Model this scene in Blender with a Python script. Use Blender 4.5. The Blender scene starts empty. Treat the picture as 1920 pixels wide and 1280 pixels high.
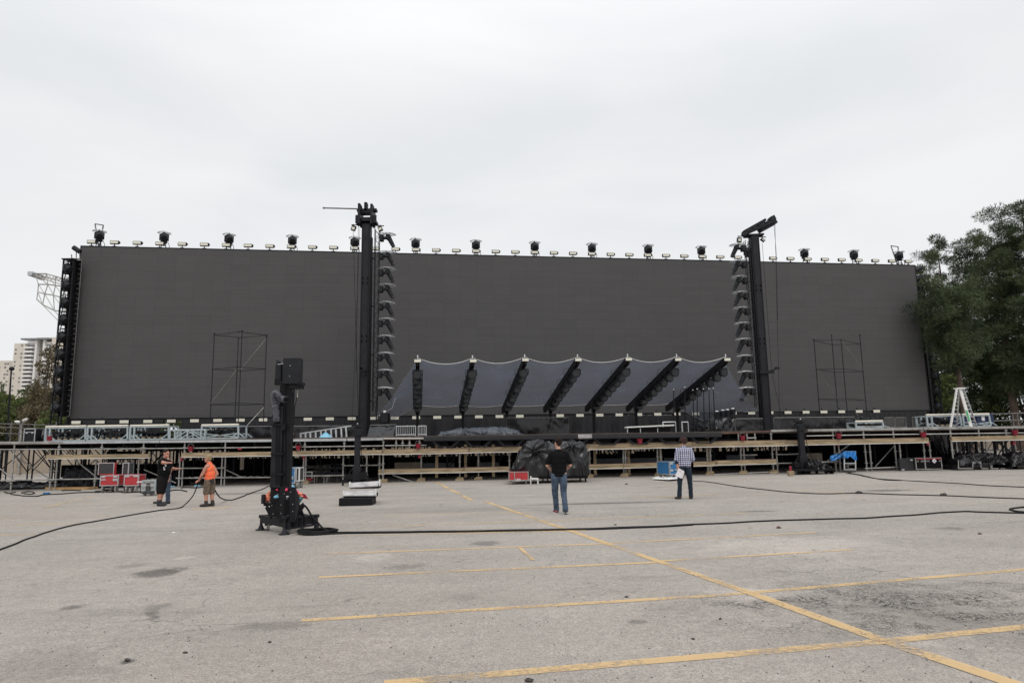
import bpy, bmesh, math, random
import numpy as np
from mathutils import Vector, Matrix, noise
R = math.radians
C = bpy.context.scene.collection
scn = bpy.context.scene
rnd = random.Random(7)

# ------------------------------------------------------------------ camera
EYE = 1.70; FOC = 1280.0; PITCH = math.atan(189/1280); ROLL = 0.015
F_ = Vector((0, math.cos(PITCH), math.sin(PITCH)))
U0 = Vector((0, -math.sin(PITCH), math.cos(PITCH))); R0 = Vector((1, 0, 0))
U_ = U0*math.cos(ROLL) + R0*math.sin(ROLL)
R_ = R0*math.cos(ROLL) - U0*math.sin(ROLL)
cam = bpy.data.cameras.new('camera'); camo = bpy.data.objects.new('camera', cam); C.objects.link(camo)
cam.sensor_width = 36; cam.lens = 24; cam.clip_end = 3000; cam.clip_start = 0.1
m = Matrix((R_, U_, -F_)).transposed().to_4x4(); m.translation = Vector((0, 0, EYE))
camo.matrix_world = m
scn.camera = camo
scn.view_settings.view_transform = 'Standard'; scn.view_settings.look = 'None'
scn.view_settings.exposure = 0.0; scn.view_settings.gamma = 1.0

# ------------------------------------------------------------------ world: overcast sky
SUN_EL, SUN_AZ = R(52), R(200)
w = bpy.data.worlds.new('World'); scn.world = w; w.use_nodes = True
nt = w.node_tree; N = nt.nodes; L = nt.links; N.clear()
out = N.new('ShaderNodeOutputWorld'); bg = N.new('ShaderNodeBackground'); bg.inputs[1].default_value = 0.1
sky = N.new('ShaderNodeTexSky'); sky.sky_type = 'NISHITA'; sky.sun_disc = False
sky.sun_elevation = SUN_EL; sky.sun_rotation = SUN_AZ
tc = N.new('ShaderNodeTexCoord'); sep = N.new('ShaderNodeSeparateXYZ'); L.new(tc.outputs['Generated'], sep.inputs[0])
mp = N.new('ShaderNodeMapping'); mp.inputs['Scale'].default_value = (1.0, 1.0, 3.2); L.new(tc.outputs['Generated'], mp.inputs[0])
n1 = N.new('ShaderNodeTexNoise'); n1.inputs['Scale'].default_value = 1.7; n1.inputs['Detail'].default_value = 5
n1.inputs['Roughness'].default_value = 0.48; n1.inputs['Distortion'].default_value = 0.5; L.new(mp.outputs[0], n1.inputs[0])
cr = N.new('ShaderNodeValToRGB'); L.new(n1.outputs[0], cr.inputs[0])
cr.color_ramp.elements[0].position = 0.32; cr.color_ramp.elements[0].color = (0.80, 0.825, 0.845, 1)
cr.color_ramp.elements[1].position = 0.64; cr.color_ramp.elements[1].color = (0.93, 0.935, 0.94, 1)
# an overcast sky is brighter overhead than at the horizon
mr = N.new('ShaderNodeMapRange'); L.new(sep.outputs[2], mr.inputs[0])
mr.inputs[1].default_value = 0.45; mr.inputs[2].default_value = 1.0; mr.inputs[3].default_value = 9.9; mr.inputs[4].default_value = 16.0
mul = N.new('ShaderNodeVectorMath'); mul.operation = 'SCALE'; L.new(cr.outputs[0], mul.inputs[0]); L.new(mr.outputs[0], mul.inputs['Scale'])
mx = N.new('ShaderNodeMixRGB'); mx.inputs[0].default_value = 0.95; L.new(sky.outputs[0], mx.inputs[1]); L.new(mul.outputs[0], mx.inputs[2])
L.new(mx.outputs[0], bg.inputs[0]); L.new(bg.outputs[0], out.inputs[0])
sl = bpy.data.lights.new('sun', 'SUN'); sl.energy = 0.9; sl.angle = R(25); sl.color = (1, 0.97, 0.93)
so = bpy.data.objects.new('sun', sl); C.objects.link(so); so.rotation_euler = (R(38), 0, R(20))

# ------------------------------------------------------------------ pixel -> place helpers (photo pixels, 1920 wide)
EYEV = Vector((0, 0, EYE))
GS = 0.0098                       # the car park rises gently to the right
def ray(x, y): return F_*FOC + R_*(x-960) - U_*(y-640)
def AT(x, y, Y):
    d = ray(x, y); return EYEV + d*(Y/d.y)
def gz(x): return GS*max(-45, min(45, x))
def G(x, y, up=0.0):
    d = ray(x, y); p = EYEV + d*((up-EYE)/(d.z-GS*d.x)); return p
def PL(x, y, a, b):
    d = ray(x, y); n = Vector((b[1]-a[1], a[0]-b[0])); t = (n.x*a[0]+n.y*(a[1]))/(n.x*d.x+n.y*d.y); return EYEV + d*t
FA, FB = Vector((-30, 33.2, 0)), Vector((30, 30.8, 0))
fdir = (FB-FA).normalized(); fback = Vector((-fdir.y, fdir.x, 0))
def FR(x, y, back=0.0): return PL(x, y, FA+fback*back, FB+fback*back)
SA, SB = AT(152, 462, 44.0), AT(1713, 498, 52.7)
sdir = Vector((SB.x-SA.x, SB.y-SA.y, 0)).normalized(); sfwd = Vector((sdir.y, -sdir.x, 0))
STH = math.atan2(sdir.y, sdir.x)
def SC(x, y, fw=0.0): return PL(x, y, SA+sfwd*fw, SB+sfwd*fw)
DECK = 2.06
ONES = ['', 'first', 'second', 'third', 'fourth', 'fifth', 'sixth', 'seventh', 'eighth', 'ninth', 'tenth', 'eleventh', 'twelfth',
 'thirteenth', 'fourteenth', 'fifteenth', 'sixteenth', 'seventeenth', 'eighteenth', 'nineteenth', 'twentieth']
def nth(n):
    if n <= 20: return ONES[n]
    t = {2: 'twenty', 3: 'thirty', 4: 'forty'}
    if n % 10 == 0: return {3: 'thirtieth', 4: 'fortieth'}[n//10]
    return t[n//10] + '-' + ONES[n % 10]

# ------------------------------------------------------------------ materials
def mat(name, col, rough=0.6, metal=0.0, var=0.12, scale=6.0, bump=0.0, bscale=30.0, spec=0.5, trans=0.0, alpha=1.0, sub=None, detail=4, stretch=None, coat=0.0):
    M = bpy.data.materials.new(name); M.use_nodes = True
    nt = M.node_tree; n = nt.nodes; l = nt.links; b = n['Principled BSDF']
    tc = n.new('ShaderNodeTexCoord'); mp = n.new('ShaderNodeMapping'); l.new(tc.outputs['Object'], mp.inputs[0])
    if stretch: mp.inputs['Scale'].default_value = stretch
    no = n.new('ShaderNodeTexNoise'); no.inputs['Scale'].default_value = scale; no.inputs['Detail'].default_value = detail
    l.new(mp.outputs[0], no.inputs[0])
    mr = n.new('ShaderNodeMapRange'); l.new(no.outputs[0], mr.inputs[0])
    mr.inputs[1].default_value = 0.3; mr.inputs[2].default_value = 0.7
    mr.inputs[3].default_value = 1-var; mr.inputs[4].default_value = 1+var
    ml = n.new('ShaderNodeVectorMath'); ml.operation = 'SCALE'; ml.inputs[0].default_value = col[:3]; l.new(mr.outputs[0], ml.inputs['Scale'])
    l.new(ml.outputs[0], b.inputs['Base Color'])
    mr2 = n.new('ShaderNodeMapRange'); l.new(no.outputs[0], mr2.inputs[0])
    mr2.inputs[3].default_value = max(0, rough-0.12); mr2.inputs[4].default_value = min(1, rough+0.12); l.new(mr2.outputs[0], b.inputs['Roughness'])
    b.inputs['Metallic'].default_value = metal; b.inputs['Specular IOR Level'].default_value = spec
    b.inputs['Transmission Weight'].default_value = trans; b.inputs['Alpha'].default_value = alpha; b.inputs['Coat Weight'].default_value = coat
    if bump:
        nb = n.new('ShaderNodeTexNoise'); nb.inputs['Scale'].default_value = bscale; nb.inputs['Detail'].default_value = 5; l.new(mp.outputs[0], nb.inputs[0])
        bp = n.new('ShaderNodeBump'); bp.inputs['Strength'].default_value = bump; bp.inputs['Distance'].default_value = 0.05
        l.new(nb.outputs[0], bp.inputs['Height']); l.new(bp.outputs[0], b.inputs['Normal'])
    return M
K = {}
K['black'] = mat('black_metal', (0.007, 0.007, 0.009), 0.6, 0.0, 0.3, 3, 0.1, spec=0.22)
K['stepw'] = mat('scuffed_white_panel', (0.42, 0.40, 0.40), 0.6, 0, 0.3, 4)
K['black2'] = mat('dark_steel', (0.014, 0.014, 0.018), 0.5, 0.1, 0.35, 2.5, 0.1, spec=0.28)
K['plastic'] = mat('black_plastic', (0.010, 0.011, 0.014), 0.5, 0.0, 0.25, 5, spec=0.3)
K['alu'] = mat('aluminium', (0.50, 0.51, 0.52), 0.42, 0.75, 0.15, 4)
K['galv'] = mat('galvanised_tube', (0.36, 0.35, 0.33), 0.5, 0.6, 0.3, 3, 0.1)
K['tube'] = mat('weathered_tube', (0.16, 0.155, 0.15), 0.6, 0.4, 0.4, 3, 0.1)
K['cart'] = mat('pale_blue_grey_steel', (0.40, 0.46, 0.48), 0.45, 0.2, 0.15, 5)
K['cream'] = mat('cream_roll', (0.74, 0.68, 0.57), 0.7, 0, 0.1, 5)
K['lens'] = mat('frosted_lamp_glass', (0.72, 0.69, 0.58), 0.35, 0, 0.06, 9)
K['dlens'] = mat('dark_lens_glass', (0.012, 0.013, 0.016), 0.25, 0, 0.2, 9, spec=0.45)
K['wood'] = mat('pine_beam', (0.31, 0.235, 0.145), 0.8, 0, 0.5, 3, 0.15, 20, stretch=(0.5, 3, 6))
K['woodd'] = mat('stained_beam_edge', (0.12, 0.065, 0.045), 0.8, 0, 0.3, 4)
K['ply'] = mat('weathered_board', (0.30, 0.25, 0.20), 0.8, 0, 0.25, 3)
K['lumber'] = mat('fresh_timber', (0.46, 0.28, 0.12), 0.75, 0, 0.25, 3, 0.15, 20)
K['red'] = mat('red_laminate', (0.42, 0.03, 0.035), 0.45, 0, 0.15, 5)
K['redp'] = mat('red_plastic', (0.26, 0.012, 0.03), 0.5, 0, 0.2, 8)
K['blue'] = mat('blue_laminate', (0.02, 0.13, 0.30), 0.45, 0, 0.15, 5)
K['bluet'] = mat('blue_tarpaulin', (0.03, 0.22, 0.58), 0.4, 0, 0.2, 5, 0.5, 9)
K['lblue'] = mat('light_blue_cloth', (0.22, 0.50, 0.68), 0.7, 0, 0.15, 8, 0.3, 15)
K['white'] = mat('white_paint', (0.74, 0.73, 0.70), 0.5, 0, 0.08, 6)
K['paper'] = mat('white_paper', (0.75, 0.72, 0.74), 0.7, 0, 0.05, 6)
K['tarp'] = mat('black_plastic_sheet', (0.006, 0.006, 0.008), 0.3, 0, 0.3, 2, 0.5, 9, spec=0.55)
def tarp_bump(M, sc, dist, stretch=(3.0, 3.0, 0.9)):
    n = M.node_tree.nodes; l = M.node_tree.links; b = n['Principled BSDF']; tc = n.new('ShaderNodeTexCoord'); mp = n.new('ShaderNodeMapping'); mp.inputs['Scale'].default_value = stretch; mp.inputs['Rotation'].default_value = (0, .35, 0)
    l.new(tc.outputs['Object'], mp.inputs[0]); nb = n.new('ShaderNodeTexNoise'); nb.noise_type = 'RIDGED_MULTIFRACTAL'; nb.inputs['Scale'].default_value = sc; nb.inputs['Detail'].default_value = 3; nb.inputs['Distortion'].default_value = 0.9
    l.new(mp.outputs[0], nb.inputs[0]); bp = n.new('ShaderNodeBump'); bp.inputs['Strength'].default_value = 1.0; bp.inputs['Distance'].default_value = dist; l.new(nb.outputs[0], bp.inputs['Height']); l.new(bp.outputs[0], b.inputs['Normal'])
tarp_bump(K['tarp'], .8, .10)
K['tarpg'] = mat('grey_tarpaulin', (0.052, 0.062, 0.078), 0.38, 0, 0.2, 2, 0.5, 12)
tarp_bump(K['tarpg'], 1.0, .05)
K['drape'] = mat('black_drape', (0.024, 0.024, 0.027), 0.9, 0, 0.35, 0.8, 0.3, 6, stretch=(1, 1, 0.25))
K['deckb'] = mat('dark_stage_deck', (0.020, 0.020, 0.022), 0.75, 0, 0.35, 3)
K['deck'] = mat('stage_deck_ply', (0.10, 0.075, 0.06), 0.8, 0, 0.3, 3)
K['lidg'] = mat('dark_foam_lining', (0.045, 0.047, 0.05), 0.9, 0, 0.2, 10)
K['rubber'] = mat('black_rubber', (0.008, 0.008, 0.009), 0.65, 0, 0.2, 20, spec=0.2)
K['caster'] = mat('grey_caster', (0.26, 0.26, 0.24), 0.5, 0, 0.25, 10)
K['duct'] = mat('grey_plastic_duct', (0.06, 0.06, 0.075), 0.3, 0, 0.5, 12, 0.6, 18)
K['orange'] = mat('orange_vest', (0.90, 0.16, 0.06), 0.75, 0, 0.1, 12, 0.35, 14)
K['pink'] = mat('pink_plastic', (0.70, 0.05, 0.13), 0.35, 0, 0.35, 14, 0.5, 20)
K['peach'] = mat('peach_plastic', (0.75, 0.24, 0.14), 0.35, 0, 0.4, 14, 0.5, 20)
K['skin'] = mat('skin', (0.50, 0.27, 0.20), 0.55, 0, 0.10, 9)
K['skinr'] = mat('sunburnt_skin', (0.46, 0.22, 0.155), 0.55, 0, 0.14, 9)
K['hair'] = mat('brown_hair', (0.022, 0.012, 0.010), 0.7, 0, 0.4, 40, 0.6, 60, spec=0.15)
K['hairb'] = mat('fair_hair', (0.34, 0.25, 0.14), 0.6, 0, 0.3, 40, 0.6, 60)
K['hairc'] = mat('curly_brown_hair', (0.060, 0.034, 0.030), 0.8, 0, 0.5, 40, 0.9, 60, spec=0.15)
K['tee'] = mat('black_cotton', (0.006, 0.006, 0.007), 0.85, 0, 0.2, 8, 0.4, 9, spec=0.12)
K['shorts'] = mat('dark_shorts', (0.012, 0.011, 0.011), 0.85, 0, 0.2, 8, 0.4, 9, spec=0.12)
K['camo'] = mat('khaki_cotton', (0.135, 0.10, 0.07), 0.85, 0, 0.45, 14, 0.4, 14)
K['jeans'] = mat('blue_denim', (0.062, 0.088, 0.13), 0.85, 0, 0.45, 7, 0.5, 14, spec=0.2)
K['jeansd'] = mat('dark_denim', (0.016, 0.024, 0.036), 0.85, 0, 0.4, 7, 0.5, 14, spec=0.2)
K['boot'] = mat('dark_boot_leather', (0.035, 0.026, 0.022), 0.6, 0, 0.3, 20)
K['bootg'] = mat('black_shoe', (0.018, 0.018, 0.022), 0.55, 0, 0.3, 20)
K['shoer'] = mat('red_brown_shoe', (0.25, 0.07, 0.06), 0.6, 0, 0.2, 20)
K['bark'] = mat('pine_bark', (0.09, 0.06, 0.045), 0.9, 0, 0.4, 3, 0.5, 12)
K['barkg'] = mat('grey_bark', (0.12, 0.09, 0.07), 0.9, 0, 0.4, 3, 0.5, 12)
K['facade'] = mat('cream_render', (0.62, 0.56, 0.49), 0.8, 0, 0.07, 0.06)
K['facade2'] = mat('white_render', (0.74, 0.72, 0.70), 0.8, 0, 0.05, 0.06)
K['wglass'] = mat('dull_window_glass', (0.16, 0.165, 0.17), 0.3, 0, 0.3, 0.08)
K['beige'] = mat('beige_wall', (0.36, 0.30, 0.235), 0.85, 0, 0.14, 0.5, stretch=(1, 1, 0.5))
K['green2'] = mat('broad_leaves', (0.085, 0.11, 0.035), 0.7, 0, 0.65, 0.9)

def leaf(name, c0, c1, scale):
    M = bpy.data.materials.new(name); M.use_nodes = True; n = M.node_tree.nodes; l = M.node_tree.links
    b = n['Principled BSDF']; tc = n.new('ShaderNodeTexCoord'); no = n.new('ShaderNodeTexNoise'); no.inputs['Scale'].default_value = scale
    no.inputs['Detail'].default_value = 6; l.new(tc.outputs['Object'], no.inputs[0])
    cr = n.new('ShaderNodeValToRGB'); l.new(no.outputs[0], cr.inputs[0])
    cr.color_ramp.elements[0].position = 0.36; cr.color_ramp.elements[0].color = (*c0, 1)
    cr.color_ramp.elements[1].position = 0.64; cr.color_ramp.elements[1].color = (*c1, 1)
    l.new(cr.outputs[0], b.inputs['Base Color']); b.inputs['Roughness'].default_value = 0.65
    b.inputs['Specular IOR Level'].default_value = 0.25
    tr = n.new('ShaderNodeBsdfTranslucent'); l.new(cr.outputs[0], tr.inputs[0])
    ms = n.new('ShaderNodeMixShader'); ms.inputs[0].default_value = 0.2; l.new(b.outputs[0], ms.inputs[1]); l.new(tr.outputs[0], ms.inputs[2])
    l.new(ms.outputs[0], n['Material Output'].inputs[0]); return M
K['needles'] = leaf('pine_needles', (0.030, 0.046, 0.024), (0.105, 0.135, 0.062), 0.45)
K['leaves'] = leaf('broad_leaf_green', (0.045, 0.066, 0.022), (0.14, 0.17, 0.05), 0.5)
K['leavesb'] = leaf('brownish_leaves', (0.075, 0.062, 0.034), (0.18, 0.145, 0.085), 0.8)

def screen_mat():
    M = bpy.data.materials.new('led_screen_surface'); M.use_nodes = True; n = M.node_tree.nodes; l = M.node_tree.links; b = n['Principled BSDF']
    tc = n.new('ShaderNodeTexCoord'); sp = n.new('ShaderNodeSeparateXYZ'); l.new(tc.outputs['Object'], sp.inputs[0])
    def math_(op, a, v=None, c=None):
        x = n.new('ShaderNodeMath'); x.operation = op
        (l.new(a, x.inputs[0]) if hasattr(a, 'links') else setattr(x.inputs[0], 'default_value', a))
        if v is not None: (l.new(v, x.inputs[1]) if hasattr(v, 'links') else setattr(x.inputs[1], 'default_value', v))
        return x.outputs[0]
    # cabinet seams: 1.2 m x 0.6 m panels, a little different from each other
    seam = []
    for ax, per in ((0, 1.2), (2, 0.6)):
        d = math_('DIVIDE', sp.outputs[ax], per); fr = math_('FRACT', d); s = math_('SUBTRACT', fr, 0.5); a = math_('ABSOLUTE', s)
        seam.append(math_('GREATER_THAN', a, 0.5-0.012/per))
    sm = math_('MAXIMUM', seam[0], seam[1])
    sn = n.new('ShaderNodeVectorMath'); sn.operation = 'SNAP'; l.new(tc.outputs['Object'], sn.inputs[0]); sn.inputs[1].default_value = (1.2, 100, 0.6)
    wn = n.new('ShaderNodeTexWhiteNoise'); l.new(sn.outputs[0], wn.inputs[0])
    mp = n.new('ShaderNodeMapping'); mp.inputs['Scale'].default_value = (0.06, 1, 2.2); l.new(tc.outputs['Object'], mp.inputs[0])
    no = n.new('ShaderNodeTexNoise'); no.inputs['Scale'].default_value = 2.5; no.inputs['Detail'].default_value = 8; no.inputs['Roughness'].default_value = 0.7; l.new(mp.outputs[0], no.inputs[0])
    nf = n.new('ShaderNodeTexNoise'); nf.inputs['Scale'].default_value = 9; nf.inputs['Detail'].default_value = 2; l.new(tc.outputs['Object'], nf.inputs[0])
    v = math_('MULTIPLY', wn.outputs[0], 0.08); v2 = math_('MULTIPLY', no.outputs[0], 0.30); v3 = math_('ADD', v, v2); v3b = math_('MULTIPLY', nf.outputs[0], 0.30); v3 = math_('ADD', v3, v3b)
    v4 = math_('ADD', v3, 0.665); v5 = math_('MULTIPLY', sm, 0.15); v6 = math_('SUBTRACT', v4, v5)
    ml = n.new('ShaderNodeVectorMath'); ml.operation = 'SCALE'; ml.inputs[0].default_value = (0.0855, 0.0825, 0.0825); l.new(v6, ml.inputs['Scale'])
    l.new(ml.outputs[0], b.inputs['Base Color']); b.inputs['Roughness'].default_value = 0.8; b.inputs['Specular IOR Level'].default_value = 0.2
    # the louvre ridges over each row of diodes
    return M
K['screen'] = screen_mat()

def net_mat():
    M = bpy.data.materials.new('translucent_roof_mesh'); M.use_nodes = True; n = M.node_tree.nodes; l = M.node_tree.links; b = n['Principled BSDF']
    tc = n.new('ShaderNodeTexCoord'); no = n.new('ShaderNodeTexNoise'); no.inputs['Scale'].default_value = 0.55; no.inputs['Detail'].default_value = 5; l.new(tc.outputs['Object'], no.inputs[0])
    b.inputs['Base Color'].default_value = (0.105, 0.11, 0.135, 1); b.inputs['Roughness'].default_value = 0.5
    n2 = n.new('ShaderNodeTexNoise'); n2.inputs['Scale'].default_value = 1.1; n2.inputs['Detail'].default_value = 1; l.new(tc.outputs['Object'], n2.inputs[0])
    cr = n.new('ShaderNodeValToRGB'); l.new(n2.outputs[0], cr.inputs[0]); cr.color_ramp.elements[0].position = 0.71; cr.color_ramp.elements[0].color = (0.19, 0.205, 0.26, 1)
    cr.color_ramp.elements[1].position = 0.76; cr.color_ramp.elements[1].color = (0.42, 0.44, 0.50, 1); l.new(cr.outputs[0], b.inputs['Base Color'])
    tr = n.new('ShaderNodeBsdfTransparent'); tl = n.new('ShaderNodeBsdfTranslucent'); tl.inputs[0].default_value = (0.24, 0.27, 0.36, 1)
    m1 = n.new('ShaderNodeMixShader'); m1.inputs[0].default_value = 0.4; l.new(b.outputs[0], m1.inputs[1]); l.new(tl.outputs[0], m1.inputs[2])
    mr = n.new('ShaderNodeMapRange'); l.new(no.outputs[0], mr.inputs[0]); mr.inputs[1].default_value = 0.3; mr.inputs[2].default_value = 0.7; mr.inputs[3].default_value = 0.26; mr.inputs[4].default_value = 0.56
    m2 = n.new('ShaderNodeMixShader'); l.new(mr.outputs[0], m2.inputs[0]); l.new(tr.outputs[0], m2.inputs[1]); l.new(m1.outputs[0], m2.inputs[2])
    l.new(m2.outputs[0], n['Material Output'].inputs[0]); return M
K['net'] = net_mat()
def hood_mat():
    M = bpy.data.materials.new('clear_plastic_hood'); M.use_nodes = True; n = M.node_tree.nodes; l = M.node_tree.links; b = n['Principled BSDF']
    b.inputs['Base Color'].default_value = (0.8, 0.82, 0.84, 1); b.inputs['Roughness'].default_value = 0.12; b.inputs['Specular IOR Level'].default_value = 0.9
    tc = n.new('ShaderNodeTexCoord'); no = n.new('ShaderNodeTexNoise'); no.inputs['Scale'].default_value = 6; l.new(tc.outputs['Object'], no.inputs[0])
    mr = n.new('ShaderNodeMapRange'); l.new(no.outputs[0], mr.inputs[0]); mr.inputs[1].default_value = 0.35; mr.inputs[2].default_value = 0.65; mr.inputs[3].default_value = 0.15; mr.inputs[4].default_value = 0.75
    tr = n.new('ShaderNodeBsdfTransparent'); m2 = n.new('ShaderNodeMixShader'); l.new(mr.outputs[0], m2.inputs[0]); l.new(tr.outputs[0], m2.inputs[1]); l.new(b.outputs[0], m2.inputs[2])
    l.new(m2.outputs[0], n['Material Output'].inputs[0]); return M
K['hood'] = hood_mat()
def check_mat():
    M = bpy.data.materials.new('checked_cotton'); M.use_nodes = True; n = M.node_tree.nodes; l = M.node_tree.links; b = n['Principled BSDF']
    tc = n.new('ShaderNodeTexCoord'); sp = n.new('ShaderNodeSeparateXYZ'); l.new(tc.outputs['Object'], sp.inputs[0]); bands = []
    for ax in (0, 2):
        x = n.new('ShaderNodeMath'); x.operation = 'DIVIDE'; l.new(sp.outputs[ax], x.inputs[0]); x.inputs[1].default_value = 0.058
        f = n.new('ShaderNodeMath'); f.operation = 'FRACT'; l.new(x.outputs[0], f.inputs[0])
        g = n.new('ShaderNodeMath'); g.operation = 'GREATER_THAN'; l.new(f.outputs[0], g.inputs[0]); g.inputs[1].default_value = 0.55; bands.append(g)
    ad = n.new('ShaderNodeMath'); ad.operation = 'ADD'; l.new(bands[0].outputs[0], ad.inputs[0]); l.new(bands[1].outputs[0], ad.inputs[1])
    hf = n.new('ShaderNodeMath'); hf.operation = 'MULTIPLY'; l.new(ad.outputs[0], hf.inputs[0]); hf.inputs[1].default_value = 0.5
    cr = n.new('ShaderNodeValToRGB'); l.new(hf.outputs[0], cr.inputs[0]); cr.color_ramp.interpolation = 'LINEAR'
    cr.color_ramp.elements[0].color = (0.66, 0.66, 0.72, 1); cr.color_ramp.elements[1].color = (0.015, 0.017, 0.07, 1); e = cr.color_ramp.elements.new(0.5); e.color = (0.17, 0.18, 0.30, 1)
    l.new(cr.outputs[0], b.inputs['Base Color']); b.inputs['Roughness'].default_value = 0.85; return M
K['check'] = check_mat()

def ground_mat():
    M = bpy.data.materials.new('worn_asphalt'); M.use_nodes = True; n = M.node_tree.nodes; l = M.node_tree.links; b = n['Principled BSDF']
    ge = n.new('ShaderNodeNewGeometry'); pos = ge.outputs['Position']
    def noise_(sc, det=4, ro=0.5, stretch=None):
        src = pos
        if stretch:
            mp = n.new('ShaderNodeMapping'); mp.inputs['Scale'].default_value = stretch; l.new(pos, mp.inputs[0]); src = mp.outputs[0]
        x = n.new('ShaderNodeTexNoise'); x.inputs['Scale'].default_value = sc; x.inputs['Detail'].default_value = det; x.inputs['Roughness'].default_value = ro; l.new(src, x.inputs[0]); return x.outputs[0]
    def rng(s, a, b_, c, d):
        x = n.new('ShaderNodeMapRange'); l.new(s, x.inputs[0]); x.inputs[1].default_value = a; x.inputs[2].default_value = b_; x.inputs[3].default_value = c; x.inputs[4].default_value = d; return x.outputs[0]
    def mm(op, a, b_):
        x = n.new('ShaderNodeMath'); x.operation = op; l.new(a, x.inputs[0])
        (l.new(b_, x.inputs[1]) if hasattr(b_, 'links') else setattr(x.inputs[1], 'default_value', b_)); return x.outputs[0]
    val = rng(noise_(0.12, 5, 0.6), 0.3, 0.7, 0.90, 1.10)
    val = mm('MULTIPLY', val, rng(noise_(0.9, 6, 0.65, (0.6, 1.2, 1)), 0.3, 0.7, 0.90, 1.10))
    val = mm('MULTIPLY', val, rng(noise_(40, 4, 0.8), 0.32, 0.68, 0.68, 1.32))       # aggregate
    val = mm('MULTIPLY', val, rng(noise_(110, 3, 0.75), 0.32, 0.68, 0.58, 1.45))
    val = mm('MULTIPLY', val, rng(noise_(9, 5, 0.7), 0.3, 0.7, 0.88, 1.12))
    val = mm('MULTIPLY', val, rng(noise_(5, 6, 0.7), 0.60, 0.72, 1.0, 0.80))        # worn dark flecks
    val = mm('MULTIPLY', val, rng(noise_(0.55, 7, 0.7, (0.25, 1.6, 1)), 0.58, 0.72, 1.0, 0.80)) # long dark streaks
    # blotches with their own place: (photo x, y, half width px, half height px, darkness factor, ragged)
    for (x, y, wx, wy, fac, rag) in ((1130, 943, 170, 1.8, .50, .4), (1665, 919, 60, 2.2, .5, .5), (1420, 958, 42, 2, .6, .7), (1780, 990, 40, 3, .7, .8), (450, 925, 60, 2, .6, .8), (300, 1073, 46, 9, 0.42, .8), (135, 1138, 22, 5, .5, .9), (250, 1060, 30, 6, .75, .9), (1670, 1135, 220, 70, .88, 1.3), (1840, 1170, 160, 70, .88, 1.3),
          (240, 1240, 14, 6, .4, .8), (512, 1172, 70, 10, .72, 1.2), (700, 1045, 45, 8, 1.2, .9), (1480, 1022, 220, 20, 1.22, .9), (1390, 1112, 80, 14, 1.28, .7), (1800, 1205, 120, 30, 1.18, 1),
          (870, 1120, 34, 7, .85, .8), (1195, 1165, 22, 5, .6, .5), (755, 1062, 44, 6, .7, 1.1), (910, 1018, 30, 5, .6, 1.0), (60, 1250, 160, 40, .85, 1.2), (345, 1045, 20, 4, 1.25, .6), (1090, 960, 60, 8, 1.1, 1), (820, 955, 260, 6, .9, 1.2)):
        c = G(x, y); dx = (G(x+wx, y)-c).length; dy = abs((G(x, y-wy)-c).y)
        sub = n.new('ShaderNodeVectorMath'); sub.operation = 'SUBTRACT'; l.new(pos, sub.inputs[0]); sub.inputs[1].default_value = c
        dv = n.new('ShaderNodeVectorMath'); dv.operation = 'DIVIDE'; l.new(sub.outputs[0], dv.inputs[0]); dv.inputs[1].default_value = (dx, dy, 50)
        ln = n.new('ShaderNodeVectorMath'); ln.operation = 'LENGTH'; l.new(dv.outputs[0], ln.inputs[0])
        nn = mm('MULTIPLY', noise_(1.6/max(dy, .15)+1.0, 7, 0.75), rag*2.4); s = mm('ADD', ln.outputs['Value'], nn)
        val = mm('MULTIPLY', val, rng(s, 0.55+rag*1.2, 1.05+rag*1.2, fac, 1.0))
    dn = n.new('ShaderNodeTexNoise'); dn.inputs['Scale'].default_value = 2.5; dn.inputs['Detail'].default_value = 5; l.new(pos, dn.inputs[0])
    wv = n.new('ShaderNodeVectorMath'); wv.operation = 'MULTIPLY_ADD'; l.new(dn.outputs['Color'], wv.inputs[0]); wv.inputs[1].default_value = (.5, .5, 0); l.new(pos, wv.inputs[2])
    def crack(scale, wd, lo, hi, dark, centre=None, rad=None):
        vo = n.new('ShaderNodeTexVoronoi'); vo.feature = 'DISTANCE_TO_EDGE'; vo.inputs['Scale'].default_value = scale; l.new(wv.outputs[0], vo.inputs['Vector'])
        cm = rng(vo.outputs['Distance'], wd*.3, wd, 1.0, 0.0); ms = rng(noise_(1.7 if centre else .35, 5, .7), lo, hi, 0.0, 1.0); cm = mm('MULTIPLY', cm, ms)
        if centre:
            sb = n.new('ShaderNodeVectorMath'); sb.operation = 'SUBTRACT'; l.new(pos, sb.inputs[0]); sb.inputs[1].default_value = centre
            dv = n.new('ShaderNodeVectorMath'); dv.operation = 'DIVIDE'; l.new(sb.outputs[0], dv.inputs[0]); dv.inputs[1].default_value = rad
            ln = n.new('ShaderNodeVectorMath'); ln.operation = 'LENGTH'; l.new(dv.outputs[0], ln.inputs[0]); cm = mm('MULTIPLY', cm, rng(ln.outputs['Value'], .6, 1.1, 1.0, 0.0))
        return rng(cm, 0, 1, 1.0, dark)
    c1 = G(1700, 1135); val = mm('MULTIPLY', val, crack(9, .05, .42, .56, .22, c1, (2.2, 1.1, 50)))
    val = mm('MULTIPLY', val, crack(24, .12, .44, .58, .35, c1, (2.5, 1.4, 50)))
    val = mm('MULTIPLY', val, crack(.8, .012, .50, .62, .6)); val = mm('MULTIPLY', val, crack(2.3, .02, .54, .66, .6))
    col = n.new('ShaderNodeValToRGB'); l.new(noise_(0.07, 4), col.inputs[0])
    col.color_ramp.elements[0].position = 0.3; col.color_ramp.elements[0].color = (0.330, 0.294, 0.260, 1)
    col.color_ramp.elements[1].position = 0.7; col.color_ramp.elements[1].color = (0.350, 0.322, 0.296, 1)
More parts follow.
